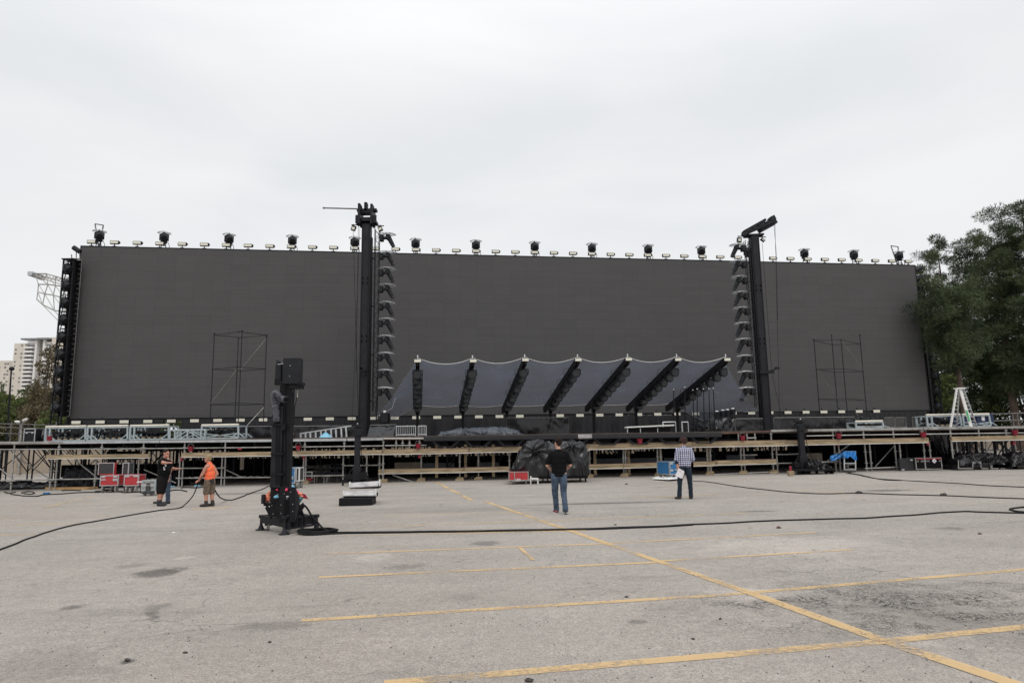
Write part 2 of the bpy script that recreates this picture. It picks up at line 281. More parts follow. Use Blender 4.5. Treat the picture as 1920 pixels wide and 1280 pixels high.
    ml = n.new('ShaderNodeVectorMath'); ml.operation = 'SCALE'; l.new(col.outputs[0], ml.inputs[0]); l.new(val, ml.inputs['Scale'])
    l.new(ml.outputs[0], b.inputs['Base Color']); b.inputs['Roughness'].default_value = 0.9; b.inputs['Specular IOR Level'].default_value = 0.25
    bp = n.new('ShaderNodeBump'); bp.inputs['Strength'].default_value = 0.5; bp.inputs['Distance'].default_value = 0.012; l.new(noise_(60, 4, .7), bp.inputs['Height']); l.new(bp.outputs[0], b.inputs['Normal'])
    return M
K['ground'] = ground_mat()
def paint_mat():
    M = bpy.data.materials.new('worn_yellow_paint'); M.use_nodes = True; n = M.node_tree.nodes; l = M.node_tree.links; b = n['Principled BSDF']
    ge = n.new('ShaderNodeNewGeometry'); no = n.new('ShaderNodeTexNoise'); no.inputs['Scale'].default_value = 22; no.inputs['Detail'].default_value = 7; no.inputs['Roughness'].default_value = 0.75; l.new(ge.outputs['Position'], no.inputs[0])
    n2 = n.new('ShaderNodeTexNoise'); n2.inputs['Scale'].default_value = 1.3; n2.inputs['Detail'].default_value = 3; l.new(ge.outputs['Position'], n2.inputs[0])
    ad = n.new('ShaderNodeMath'); ad.operation = 'ADD'; l.new(no.outputs[0], ad.inputs[0]); l.new(n2.outputs[0], ad.inputs[1])
    cr = n.new('ShaderNodeValToRGB'); l.new(ad.outputs[0], cr.inputs[0]); hs = cr.color_ramp
    hs.elements[0].position = 0.0; hs.elements[0].color = (0.74, 0.49, 0.21, 1); hs.elements[1].position = 1.0; hs.elements[1].color = (0.66, 0.46, 0.24, 1)
    mr = n.new('ShaderNodeMapRange'); l.new(ad.outputs[0], mr.inputs[0]); mr.inputs[1].default_value = 0.98; mr.inputs[2].default_value = 1.18; mr.inputs[3].default_value = 0.82; mr.inputs[4].default_value = 0.05
    l.new(cr.outputs[0], b.inputs['Base Color']); b.inputs['Roughness'].default_value = 0.85; l.new(mr.outputs[0], b.inputs['Alpha']); return M
K['paint'] = paint_mat()

# ------------------------------------------------------------------ mesh builder
class MB:
    def __init__(s): s.v = []; s.f = []
    def add(s, vs, fs):
        o = len(s.v); s.v += [tuple(p) for p in vs]; s.f += [tuple(i+o for i in q) for q in fs]; return s
    def box(s, c, d, rot=None):
        x, y, z = [t/2 for t in d]; c = Vector(c)
        vs = [Vector(p) for p in ((-x,-y,-z),(x,-y,-z),(x,y,-z),(-x,y,-z),(-x,-y,z),(x,-y,z),(x,y,z),(-x,y,z))]
        if rot is not None: vs = [rot @ p for p in vs]
        return s.add([p+c for p in vs], [(0,3,2,1),(4,5,6,7),(0,1,5,4),(1,2,6,5),(2,3,7,6),(3,0,4,7)])
    def bar(s, a, b, w, h=None, up=(0,0,1)):
        a = Vector(a); b = Vector(b); h = h or w; d = (b-a)
        if d.length < 1e-6: return s
        d.normalize(); up = Vector(up)
        if abs(d.dot(up)) > 0.98: up = Vector((0,1,0))
        sx = d.cross(up).normalized(); uz = sx.cross(d)
        vs = []
        for p in (a, b):
            for i, j in ((-1,-1),(1,-1),(1,1),(-1,1)): vs.append(p + sx*(i*w/2) + uz*(j*h/2))
        return s.add(vs, [(0,1,2,3),(7,6,5,4),(0,4,5,1),(1,5,6,2),(2,6,7,3),(3,7,4,0)])
    def tube(s, a, b, r, r2=None, n=8): return s.path([a, b], r, n, r2)
    def path(s, pts, r, n=8, r2=None):
        pts = [Vector(p) for p in pts]; m = len(pts); vs = []; fs = []; px = None
        for i, p in enumerate(pts):
            d = (pts[min(i+1, m-1)]-pts[max(i-1, 0)])
            if d.length < 1e-9: d = Vector((0,0,1))
            d.normalize()
            if px is None: u = Vector((0,0,1)) if abs(d.z) < 0.9 else Vector((1,0,0)); px = d.cross(u).normalized()
            else:
                px = px - d*px.dot(d); px.normalize()
            q = d.cross(px); rr = r if not isinstance(r, (list, tuple)) else r[i]
            if r2 is not None: rr = r + (r2-r)*i/(m-1)
            for k in range(n):
                a = 2*math.pi*k/n; vs.append(p + px*(rr*math.cos(a)) + q*(rr*math.sin(a)))
        for i in range(m-1):
            for k in range(n): fs.append((i*n+k, i*n+(k+1)%n, (i+1)*n+(k+1)%n, (i+1)*n+k))
        fs.append(tuple(range(n-1, -1, -1))); fs.append(tuple((m-1)*n+k for k in range(n)))
        return s.add(vs, fs)
    def prism(s, poly, y0, y1, T=None):
        n = len(poly); vs = [Vector((p[0], y0, p[1])) for p in poly] + [Vector((p[0], y1, p[1])) for p in poly]
        if T: vs = [T @ p for p in vs]
        fs = [tuple(range(n)), tuple(range(2*n-1, n-1, -1))] + [(i, i+n, (i+1)%n+n, (i+1)%n) for i in range(n)]
        return s.add(vs, fs)
    def ball(s, c, r, nu=14, nv=9, rot=None):
        if not isinstance(r, (tuple, list)): r = (r, r, r)
        vs = []; fs = []; c = Vector(c)
        for j in range(nv+1):
            t = math.pi*j/nv
            for i in range(nu):
                p = 2*math.pi*i/nu; q = Vector((r[0]*math.sin(t)*math.cos(p), r[1]*math.sin(t)*math.sin(p), r[2]*math.cos(t)))
                vs.append(c + (rot @ q if rot is not None else q))
        for j in range(nv):
            for i in range(nu):
                a, b = j*nu+i, j*nu+(i+1)%nu
                if j == 0: fs.append((a, a+nu, b+nu))
                elif j == nv-1: fs.append((a, a+nu, b))
                else: fs.append((a, a+nu, b+nu, b))
        return s.add(vs, fs)
    def cap(s, a, ra, b, rb, n=12):
        """tapered capsule"""
        a = Vector(a); b = Vector(b); d = (b-a); ln = d.length
        if ln < 1e-6: return s.ball(a, ra)
        d.normalize(); pts = []; rs = []
        for k in range(5):
            t = math.pi/2*k/4; pts.append(a - d*(ra*math.cos(t)*0.999)); rs.append(max(ra*math.sin(t), 0.0005))
        for k in range(5):
            t = math.pi/2*k/4; pts.append(b + d*(rb*math.sin(t)*0.999)); rs.append(max(rb*math.cos(t), 0.0005))
        return s.path(pts, rs, n)
    def sheet(s, grid):
        h = len(grid); w_ = len(grid[0]); vs = [p for row in grid for p in row]
        return s.add(vs, [(j*w_+i, j*w_+i+1, (j+1)*w_+i+1, (j+1)*w_+i) for j in range(h-1) for i in range(w_-1)])
    def build(s, name, m, parent=None, loc=None, world=False, label=None, smooth=True, bev=0.0, solid=0.0, kind=None):
        me = bpy.data.meshes.new(name); vs = s.v
        if world:
            o_ = parent.location if parent is not None else Vector(loc)
            g = parent.parent if parent is not None and parent.parent is not None else None
            if g is not None: o_ = o_ + g.location
            vs = [(v[0]-o_[0], v[1]-o_[1], v[2]-o_[2]) for v in vs]
        me.from_pydata(vs, [], s.f); me.validate(); me.update()
        if smooth:
            me.polygons.foreach_set('use_smooth', [True]*len(me.polygons)); me.set_sharp_from_angle(angle=R(38))
        ob = bpy.data.objects.new(name, me); C.objects.link(ob)
        if m is not None: me.materials.append(m)
        if parent is not None: ob.parent = parent
        elif loc is not None: ob.location = loc
        if label: ob['label'] = label
        if kind: ob['kind'] = kind
        if solid:
            md = ob.modifiers.new('solid', 'SOLIDIFY'); md.thickness = solid
        if bev:
            md = ob.modifiers.new('bevel', 'BEVEL'); md.width = bev; md.segments = 2; md.limit_method = 'ANGLE'
        return ob
def tag(o, label=None, cat=None, group=None, kind=None):
    if label: o['label'] = label
    if cat: o['category'] = cat
    if group: o['group'] = group
    if kind: o['kind'] = kind
    return o
def thing(name, label, cat, loc, rz=0.0, group=None):
    o = bpy.data.objects.new(name, None); C.objects.link(o); o.empty_display_size = 0.2
    o.location = loc; o.rotation_euler = (0, 0, rz); return tag(o, label, cat, group)
def kids(o): return [c for c in C.objects if c.parent == o]
KID = {}
def dup(root, loc, rz, label, rot=None):
    if root.name not in KID: KID[root.name] = [(c, kids(c)) for c in kids(root)]
    r = root.copy(); C.objects.link(r); r.location = loc; r.rotation_euler = rot if rot else (0, 0, rz); r['label'] = label
    for c, gs in KID[root.name]:
        d = c.copy(); C.objects.link(d); d.parent = r
        for g in gs:
            e = g.copy(); C.objects.link(e); e.parent = d
    return r
def place(root, used, loc, rz, label, rot=None):
    if not used:
        root.location = loc; root.rotation_euler = rot if rot else (0, 0, rz); root['label'] = label; KID[root.name] = [(c, kids(c)) for c in kids(root)]; return root
    return dup(root, loc, rz, label, rot)
def RZ(a): return Matrix.Rotation(a, 3, 'Z')
def RX(a): return Matrix.Rotation(a, 3, 'X')
def RY(a): return Matrix.Rotation(a, 3, 'Y')

# ================================================================== THE SETTING
g = MB(); xs = [-900, -300, -120, -45] + [-40+5*i for i in range(17)] + [45, 120, 300, 900]
ys = [-60, -10] + [5*i for i in range(0, 22)] + [130, 200, 400, 800, 1500]
g.sheet([[(x, y, gz(x)) for x in xs] for y in ys])
tag(g.build('ground', K['ground'], loc=(0, 0, 0)), kind='structure')

def line(px, width=0.115, up=0.004):
    pts = [G(x, y) for x, y in px]; b = MB(); Lr = []; Rr = []
    for i, p in enumerate(pts):
        d = (pts[min(i+1, len(pts)-1)]-pts[max(i-1, 0)]); d.z = 0; d.normalize(); s = Vector((-d.y, d.x, 0))*(width/2)
        a = p+s; c = p-s; Lr.append((a.x, a.y, gz(a.x)+up)); Rr.append((c.x, c.y, gz(c.x)+up))
    b.sheet([Lr, Rr]); tag(b.build('parking_line', K['paint'], loc=(0, 0, 0)), kind='structure')
def seg(a, b, n=14): return [(a[0]+(b[0]-a[0])*i/n, a[1]+(b[1]-a[1])*i/n) for i in range(n+1)]
for a, b, wd in (((565, 1163), (1340, 1116), .115), ((1340, 1116), (1405, 1111), .10), ((1405, 1111), (1960, 1064), .115), ((597, 1082), (1230, 1054), .11), ((1230, 1052), (1600, 1030), .09),
                 ((610, 1038), (1110, 1020), .10), ((1110, 1020), (1530, 998), .09), ((720, 1281), (1650, 1203), .135), ((1650, 1203), (1990, 1168), .13), ((620, 1004), (1100, 994), .09),
                 ((720, 987), (1400, 962), .08), ((0, 984), (150, 981), .12), ((0, 1003), (75, 1002), .09), ((30, 950), (430, 930), .07), ((360, 955), (432, 950), .26), ((1180, 933), (1345, 928), .16),
                 ((0, 971), (210, 969), .07), ((1470, 918), (1590, 924), .12), ((640, 968), (1000, 960), .07)):
    line(seg(a, b), wd)
for a, b, wd, u in (((815, 902), (885, 938), .14, .006), ((910, 940), (1405, 1111), .13, .006), ((1405, 1111), (1645, 1197), .14, .006), ((1645, 1197), (1930, 1292), .15, .006), ((175, 930), (80, 952), .10, .008), ((975, 1027), (1000, 1050), .06, .008)):
    line(seg(a, b), wd, u)

# ---- boundary wall behind the site
b = MB(); pan = MB()
wl = lambda x: 60.5 + .14*x
for i in range(32):
    x0 = -70 + i*4.4; x1 = x0+4.38
    b.bar((x0, wl(x0), 0.95), (x1, wl(x1), 0.95), 0.2, 2.3)
for i in range(33):
    x0 = -70+i*4.4; pan.box((x0, wl(x0)-.12, .95), (.28, .28, 2.45))
t = thing('boundary_wall', 'long low beige wall behind the stage and under the trees', 'wall', (0, 60.5, 0))
b.build('wall_panel', K['beige'], t, world=True); pan.build('pillar', K['ply'], t, world=True)

# ================================================================== TREES
def foliage_mesh(name, clumps, per, size, width, seed, m, parent, droop=0.0, world=True):
    rs = np.random.RandomState(seed); cs = np.repeat(np.array([c[:3] for c in clumps]), per, 0); rad = np.repeat(np.array([c[3] for c in clumps]), per)
    n = len(cs); d = rs.normal(size=(n, 3)); d /= np.linalg.norm(d, axis=1)[:, None]
    r = rad*rs.uniform(0.25, 1.0, n)**0.6; pos = cs + d*r[:, None]*np.array([1, 1, .62])
    dr = d + rs.normal(scale=.6, size=(n, 3)); dr[:, 2] += 0.25 - droop; dr /= np.linalg.norm(dr, axis=1)[:, None]
    sd = np.cross(dr, rs.normal(size=(n, 3))); sd /= np.linalg.norm(sd, axis=1)[:, None]
    ln = size*rs.uniform(.6, 1.3, n); wd = width*rs.uniform(.7, 1.3, n)
    a = pos; bb = pos + dr*(ln*.5)[:, None] + sd*wd[:, None]; c = pos + dr*ln[:, None]; e = pos + dr*(ln*.5)[:, None] - sd*wd[:, None]
    V = np.stack([a, bb, c, e], 1).reshape(-1, 3)
    if parent is not None: V = V - np.array(parent.location)
    me = bpy.data.meshes.new(name); me.vertices.add(len(V)); me.vertices.foreach_set('co', V.astype(np.float32).ravel())
    me.loops.add(n*4); me.loops.foreach_set('vertex_index', np.arange(n*4, dtype=np.int32)); me.polygons.add(n)
    me.polygons.foreach_set('loop_start', np.arange(0, n*4, 4, dtype=np.int32)); me.polygons.foreach_set('loop_total', np.full(n, 4, dtype=np.int32))
    me.update(calc_edges=True); me.materials.append(m); ob = bpy.data.objects.new(name, me); C.objects.link(ob); ob.parent = parent; return ob
def tree(kind, base, H, spread, lo, seed, label, m, bark, nlimb=26, per=70, size=.34, width=.022, cl=(.55, 1.0), shape='pine', cat='tree', group=None, tr=.26, droop=0, trunks=1):
    rd = random.Random(seed); t = thing(kind, label, cat, base, 0, group); B = Vector(base); tk = MB(); clumps = []; lb = MB()
    for q in range(trunks):
        lean = Vector((rd.uniform(-.06, .06), rd.uniform(-.06, .06), 0))*(1+q); pts = []; n = 9
        ph = rd.uniform(0, 6)
        for i in range(n):
            s = i/(n-1); pts.append(B + lean*H*s + Vector((math.sin(ph+s*5)*.15, math.cos(ph+s*4)*.15, H*.97*s)))
        tk.path(pts, [tr*(1-.88*(i/(n-1))) for i in range(n)], 8)
        for i in range(nlimb//trunks):
            s = lo + (1-lo)*((i+rd.random())/(nlimb//trunks)); k = min(int(s*(n-1)), n-2); f = s*(n-1)-k; p = pts[k].lerp(pts[k+1], f)
            az = i*2.4 + rd.uniform(-.5, .5)
            if shape == 'pine': reach = spread*(.35+.65*math.sin(math.pi*min(1, (1-s)/(1-lo)*.75+.25)))*rd.uniform(.55, 1.1)
            elif shape == 'sparse': reach = spread*(1.05-.75*s)*rd.uniform(.4, 1.1)
            else: reach = spread*math.sin(math.pi*(0.15+.8*(1-s)/(1-lo)))*rd.uniform(.7, 1.1)
            rise = rd.uniform(.0, .45) if shape != 'round' else rd.uniform(.1, .7)
            e = p + Vector((math.cos(az)*reach, math.sin(az)*reach, reach*rise)); mid = p.lerp(e, .5) + Vector((0, 0, -.08*reach))
            lb.path([p, mid, e], [tr*.28*(1.1-s), tr*.18*(1.1-s), .02], 5)
            nc = 2 + int(reach/ (1.0 if shape != 'round' else 1.2))
            for j in range(nc):
                u = .35 + .7*(j+rd.random()*.6)/nc; c = p.lerp(e, u) if u <= 1 else e
                clumps.append((c.x+rd.uniform(-.35, .35), c.y+rd.uniform(-.35, .35), c.z+rd.uniform(-.1, .4), rd.uniform(*cl)*(1.0-.25*s)))
        tp = pts[-1]; clumps.append((tp.x, tp.y, tp.z+.1, cl[0]*.8)); clumps.append((tp.x+.2, tp.y, tp.z-.7, cl[0]))
    o = tk.build('trunk', bark, t, world=True); lb.build('limbs', bark, t, world=True)
    foliage_mesh('crown', clumps, per, size, width, seed, m, t, droop)
    return t
PG = 'pine trees behind the right end of the stage'
def base_at(x, Y, z=0.3): p = AT(x, 815, Y); return (p.x, Y, z)
def hgt(x, y, Y): return AT(x, y, Y).z-.3
tree('pine_tree', base_at(1800, 62), hgt(1800, 457, 62), 3.6, .42, 11, 'slim pine with an open layered top, just right of the screen', K['needles'], K['bark'], 34, 170, group=PG, cl=(.4, .8), tr=.3)
tree('pine_tree', base_at(1912, 57), hgt(1912, 445, 57), 3.6, .25, 12, 'big dense pine whose crown meets the right edge of the photo', K['needles'], K['bark'], 50, 290, group=PG, cl=(.7, 1.2), tr=.38)
tree('pine_tree', base_at(1990, 55), hgt(1990, 372, 55), 3.9, .2, 13, 'tallest pine, cut off by the right edge of the photo', K['needles'], K['bark'], 46, 270, group=PG, cl=(.7, 1.2), tr=.38)
tree('pine_tree', base_at(1822, 50.5), hgt(1818, 535, 50.5), 2.3, .50, 14, 'pine whose branches overlap the right edge of the screen', K['needles'], K['bark'], 34, 190, group=PG, cl=(.6, 1.0), tr=.26)
tree('pine_tree', base_at(1765, 60), hgt(1765, 590, 60), 3.5, .25, 24, 'shorter pine in front of the slim one, beside the screen', K['needles'], K['bark'], 32, 190, group=PG, cl=(.6, 1.0), tr=.24)
tree('pine_tree', base_at(1850, 68), hgt(1850, 520, 68), 4.4, .22, 15, 'pine filling the gap between the slim pine and the big dense one', K['needles'], K['bark'], 42, 260, group=PG, cl=(.65, 1.1), tr=.3)
for i, (x, Y, top, lab) in enumerate(((1748, 58, 705, 'dark bushy tree just right of the screen foot'), (1800, 63, 660, 'dark bushy tree behind the white step ladder'),
        (1862, 62, 672, 'dark bushy tree right of the white step ladder'), (1925, 60, 640, 'dark bushy tree low at the right edge'), (1975, 57, 560, 'dark tree mostly outside the right edge'))):
    tree('bushy_tree', base_at(x, Y), hgt(x, top, Y), 2.9, .12, 40+i, lab, K['needles'] if i % 2 else K['leaves'], K['bark'], 26, 80, size=.3, width=.07, cl=(.6, 1.0), shape='round', group='undergrowth trees on the right', tr=.16)
tree('gum_tree', base_at(86, 66), hgt(86, 648, 66), 2.7, .25, 16, 'tall sparse brownish tree in front of the apartment tower', K['leavesb'], K['barkg'], 44, 32, .3, .055, (.3, .6), 'sparse', tr=.16, droop=.5, trunks=2)
tree('gum_tree', base_at(58, 70), hgt(58, 716, 70), 2.4, .25, 17, 'short sparse brownish tree left of the tall sparse one', K['leavesb'], K['barkg'], 30, 30, .3, .055, (.3, .6), 'sparse', tr=.12, droop=.5)
for i, (x, Y, top, sp, lab) in enumerate(((5, 74, 745, 3.2, 'bright green tree at the left edge of the photo'), (50, 84, 748, 3.4, 'green tree behind the lamp post'), (95, 72, 748, 3.0, 'olive tree beside the left end of the screen'),
        (28, 66, 775, 2.3, 'low green bush under the lamp post'), (70, 64, 778, 2.2, 'low olive bush behind the black case on the deck'), (110, 63, 790, 2.0, 'low bush under the left speaker tower'), (320, 66, 770, 3.0, 'green tree seen through the gap under the screen'), (-40, 70, 730, 3.4, 'green tree just outside the left edge'))):
    tree('leafy_tree', base_at(x, Y), hgt(x, top, Y), sp, .12, 60+i, lab, K['leaves'] if i not in (2, 4) else K['leavesb'], K['barkg'], 24, 80, .28, .09, (.6, 1.0), 'round', tr=.14, group='trees behind the left end of the stage')

# ================================================================== APARTMENT TOWERS
def tower_a():
    Y = 450.0; t = thing('apartment_tower', 'tall white apartment tower with stacked balconies left of the screen', 'building', (AT(70, 830, Y).x, Y, 0))
    X = lambda x: AT(x, 720, Y).x
    Z = lambda y: AT(70, y, Y).z
    def blk(name, x0, x1, y, m, y0=0, dp=18): MB().box(((X(x0)+X(x1))/2, Y+y0+dp/2, Z(y)/2-1), (X(x1)-X(x0), dp, Z(y)+2)).build(name, m, t, world=True)
    blk('side_wing', 20, 41, 643, K['facade'], 0); blk('balcony_bay', 40.5, 59, 640, K['facade2'], 2, 14); blk('recess_bay', 58.5, 76, 637, K['facade'], 5, 12)
    blk('front_rib', 58, 62, 636, K['facade2'], .5, 4); blk('front_rib', 73, 76.5, 636, K['facade2'], .5, 4)
    blk('balcony_bay', 75.5, 89, 640, K['facade2'], 2, 14); blk('main_block', 46, 140, 629, K['facade'], 8, 20); blk('right_wing', 88.5, 140, 632, K['facade'], 1, 12)
    MB().box((X(60), Y+3, Z(635.5)), (X(90)-X(38), 9, 1.0)).build('roof_slab', K['wglass'], t, world=True)
    for k in range(15):
        y = 646 + k*7.6
        for (a, c) in ((41.5, 57), (77, 88)):
            MB().box(((X(a)+X(c))/2, Y-.2, Z(y+5.4)), (X(c)-X(a), 2.6, 1.25)).build('balcony', K['facade2'], t, world=True)
            MB().box(((X(a)+X(c))/2, Y+1.9, Z(y+1.2)), (X(c)-X(a)-.4, .3, 1.35)).build('window', K['wglass'], t, world=True)
        MB().box((X(66), Y+4.9, Z(y+2)), (2.0, .3, 1.6)).build('window', K['wglass'], t, world=True)
        for a in (24, 35):
            if (k*7+a) % 3: MB().box((X(a), Y-.08, Z(y+1)), (1.0, .2, 1.0)).build('window', K['wglass'], t, world=True)
        if k % 2: MB().box((X(98), Y+.92, Z(y+2)), (1.0, .2, .9)).build('window', K['wglass'], t, world=True)
tower_a()
def tower_b():
    Y = 520.0; t = thing('apartment_tower', 'plain cream apartment tower cut off by the left edge', 'building', (AT(0, 830, Y).x, Y, 0))
    X = lambda x: AT(x, 740, Y).x
    Z = lambda y: AT(0, y, Y).z
    MB().box(((X(-60)+X(13))/2, Y+8, Z(676)/2-1), (X(13)-X(-60), 16, Z(676)+2)).build('main_block', K['facade'], t, world=True)
    MB().box(((X(13)+X(17.5))/2, Y+12, Z(668)/2-1), (X(17.5)-X(13), 14, Z(668)+2)).build('stair_core', K['facade2'], t, world=True)
    for k in range(12):
        for a in (-6, 5, 10):
            if (k*5+a) % 3: MB().box((X(a), Y-.1, Z(682+k*6.6)), (1.3, .3, 1.2)).build('window', K['wglass'], t, world=True)
tower_b()

# ---- street lamps, far railings
def lamp_post():
    p = AT(15, 828, 52); t = thing('lamp_post', 'slim dark lamp post with a round head at the far left', 'lamp post', (p.x, 52, 0)); top = AT(22, 692, 52)
    MB().path([(p.x, 52, 0), (AT(17, 760, 52).x, 52, AT(17, 760, 52).z), (top.x-.03, 52, top.z)], [.09, .07, .05]).build('pole', K['black'], t, world=True)
    MB().ball((top.x, 52, top.z+.04), (.19, .19, .17)).build('lamp_head', K['black2'], t, world=True)
    MB().path([(top.x-.05, 52, top.z-.3), (top.x+.14, 51.9, top.z-.28)], .04).build('bracket', K['black'], t, world=True)
lamp_post()
def double_lamp():
    t = thing('street_lamp', 'short pole with two white lamp heads among the left bushes', 'street lamp', (AT(40, 828, 50).x, 50, 0)); q = lambda x, y: AT(x, y, 50)
    MB().tube((q(40, 828).x, 50, 0), q(40, 795), .06).build('pole', K['galv'], t, world=True)
    for (a, b_) in (((39, 796), (33, 790.5)), ((41, 795), (47, 787))):
        MB().tube(q(*a), q(*b_), .035).build('arm', K['galv'], t, world=True)
        MB().ball(q(*b_), (.22, .18, .09), rot=RY(-.5 if b_[0] > 40 else .2)).build('lamp_head', K['white'], t, world=True)
double_lamp()

# ================================================================== LED SCREEN
z1a = SC(152, 462).z; z1b = SC(1713, 498).z; z0a = SC(128, 785).z; z0b = SC(1745, 768).z
XA = (SC(152, 462) + SC(128, 785))/2; XB = (SC(1713, 498) + SC(1745, 768))/2
SLEN = math.hypot(XB.x-XA.x, XB.y-XA.y); Rz = RZ(STH)
def S(u, fw=0.0, z=0.0):          # u metres along the screen from its left end, fw metres in front of it
    return Vector((XA.x, XA.y, 0)) + sdir*u + sfwd*fw + Vector((0, 0, z))
def Su(x, y, fw=0.0):
    p = SC(x, y, fw); return (p-Vector((XA.x, XA.y, 0))).dot(sdir)
ztop = lambda u: z1a + (z1b-z1a)*u/SLEN
zbot = lambda u: z0a + (z0b-z0a)*u/SLEN
scr = thing('led_screen', 'giant dark LED video screen spanning the whole back of the stage', 'screen', (XA.x, XA.y, 2.0), STH)
def loc_quadbox(u0, u1, zb0, zb1, zt0, zt1, f0, f1):      # local to the screen: x along, y back
    return MB().add([(u0, -f1, zb0-2), (u1, -f1, zb1-2), (u1, -f0, zb1-2), (u0, -f0, zb0-2), (u0, -f1, zt0-2), (u1, -f1, zt1-2), (u1, -f0, zt1-2), (u0, -f0, zt0-2)],
                    [(0, 3, 2, 1), (4, 5, 6, 7), (0, 1, 5, 4), (1, 2, 6, 5), (2, 3, 7, 6), (3, 0, 4, 7)])
loc_quadbox(0, SLEN, z0a, z0b, z1a, z1b, -.25, 0).build('display_face', K['screen'], scr)
loc_quadbox(-.06, 0, z0a-.05, z0a-.05, z1a+.05, z1a+.05, -.3, .03).build('side_trim', K['black2'], scr)
loc_quadbox(SLEN, SLEN+.06, z0b-.05, z0b-.05, z1b+.05, z1b+.05, -.3, .03).build('side_trim', K['black2'], scr)
loc_quadbox(0, SLEN, z1a, z1b, z1a+.06, z1b+.06, -.3, .02).build('top_rail', K['black2'], scr)
loc_quadbox(0, SLEN, z0a-.14, z0b-.14, z0a-.001, z0b-.001, -.5, .06).build('bottom_rail', K['black'], scr)
fr = MB()
for i in range(26):
    u = .6 + i*(SLEN-1.2)/25; zt = ztop(u)-2; fr.bar((u, 1.3, -2), (u, 1.3, zt), .12); fr.bar((u, .3, 1.8), (u, .3, zt), .1)
    for k in range(7): a = 1.8+k*(zt-1.8)/7; c = 1.8+(k+1)*(zt-1.8)/7; fr.bar((u, .3, a), (u, 1.3, c), .06)
for k in range(6): z = 1.8+k*2.1; fr.bar((0.3, 1.3, z), (SLEN-.3, 1.3, z-.3), .08)
fr.build('support_frame', K['tube'], scr)

# floodlights along the top edge
def make_flood():
    t = thing('flood_light', '', 'floodlight', (0, 0, 0), 0, 'floodlights along the top edge of the screen')
    MB().box((0, 0, .26), (.56, .16, .24)).build('housing', K['black2'], t, bev=.02)
    MB().box((0, -.088, .26), (.48, .02, .17)).build('lens', K['lens'], t)
    MB().bar((0, 0, -.02), (0, 0, .14), .05).bar((-.12, 0, .0), (.12, 0, .0), .06, .04).build('bracket', K['black'], t)
    MB().prism([(.26, .17), (.34, .2), (.34, .32), (.26, .35)], -.06, .06).build('end_cap', K['black'], t); return t
fl = make_flood(); u0 = Su(171, 458); u1 = Su(1703.6, 493); NF = 43
for i in range(NF):
    u = u0+(u1-u0)*i/(NF-1); p = S(u, -.05, ztop(u)+.08)
    place(fl, i > 0, p, STH, nth(i+1)+' small cream floodlight from the left on top of the screen')
# moving lights standing on the top edge
def make_toplight():
    t = thing('moving_light', '', 'stage light', (0, 0, 0), 0, 'moving stage lights standing on top of the screen')
    MB().bar((-.16, 0, 0), (-.1, 0, .42), .05).bar((.16, 0, 0), (.1, 0, .42), .05).bar((-.14, 0, .2), (.14, 0, .2), .04).build('stand', K['black'], t)
    MB().box((0, 0, .5), (.42, .34, .2)).build('base', K['plastic'], t, bev=.03)
    y = MB().box((-.25, 0, .78), (.09, .22, .42)).box((.25, 0, .78), (.09, .22, .42)).box((0, 0, .62), (.5, .2, .07)); y.build('yoke', K['plastic'], t, bev=.02)
    h = MB().cap((0, .1, .94), .23, (0, -.18, .76), .24, 14); hd = h.build('head', K['plastic'], t)
    MB().tube((0, -.38, .66), (0, -.41, .64), .18, n=14).build('lens', K['dlens'], hd)
    hd2 = MB()
    rows = []
    for j in range(6):
        rr = .42*j/5+.001; rows.append([(rr*math.cos(a*math.pi/8)*1.05, rr*math.sin(a*math.pi/8), 1.24-.16*(j/5)**2) for a in range(17)])
    hd2.sheet(rows); hd2.build('rain_hood', K['hood'], t, solid=.01); MB().bar((0, 0, 1.0), (0, 0, 1.2), .05).build('hood_bracket', K['black'], t)
    MB().path([(.24, .05, .5), (.36, .1, .25), (.3, .1, .02)], .02, 5).build('cable', K['black'], t); return t
ml = make_toplight(); tx = [180, 303, 426, 546, 664, 779, 893, 1004, 1112, 1218, 1318, 1405, 1512, 1605, 1690]
for i, x in enumerate(tx):
    u = Su(x, 480); tw = (.55-1.1*i/14) + rnd.uniform(-.15, .15)
    o = place(ml, i > 0, S(u, -.25, ztop(u)+.05), STH + tw, nth(i+1)+' moving light with clear rain hood from the left, atop the screen')
for (x, y, sg, lab) in ((180, 436, -1, 'left'), (1690, 488, -1, 'right')):
    u = Su(x, y); zb = ztop(u); p = S(u, -.5, zb); t = thing('triangle_frame', 'thin upright triangular metal frame rising behind the %s-most top light' % lab, 'frame', p)
    a = (.05, 0, 0); b_ = (-.35, 0, 1.75); c = (.22, 0, 1.65)
    MB().bar(a, b_, .06).bar(a, c, .06).bar(b_, c, .06).build('frame', K['tube'], t)
# floodlights below the screen
def make_low():
    t = thing('flood_light', '', 'floodlight', (0, 0, 0), 0, 'pale floodlights in a row under the screen')
    MB().box((0, 0, 0), (.50, .3, .18)).build('housing', K['black2'], t, bev=.02)
    MB().box((0, -.165, .01), (.52, .03, .19)).build('lens', K['lens'], t)
    MB().bar((0, 0, .08), (0, .1, .3), .05).build('bracket', K['black'], t); return t
fl2 = make_low(); ua = Su(145, 792, .9); ub = Su(1641, 771, .9); k = 0; za = SC(145, 792, .9).z; zb_ = SC(1641, 771, .9).z
for i in range(40):
    if i in (21, 30): continue
    u = ua+(ub-ua)*i/39; k += 1
    place(fl2, k > 1, S(u, .9, za+(zb_-za)*i/39), STH, nth(k)+' pale floodlight from the left in the row under the screen')

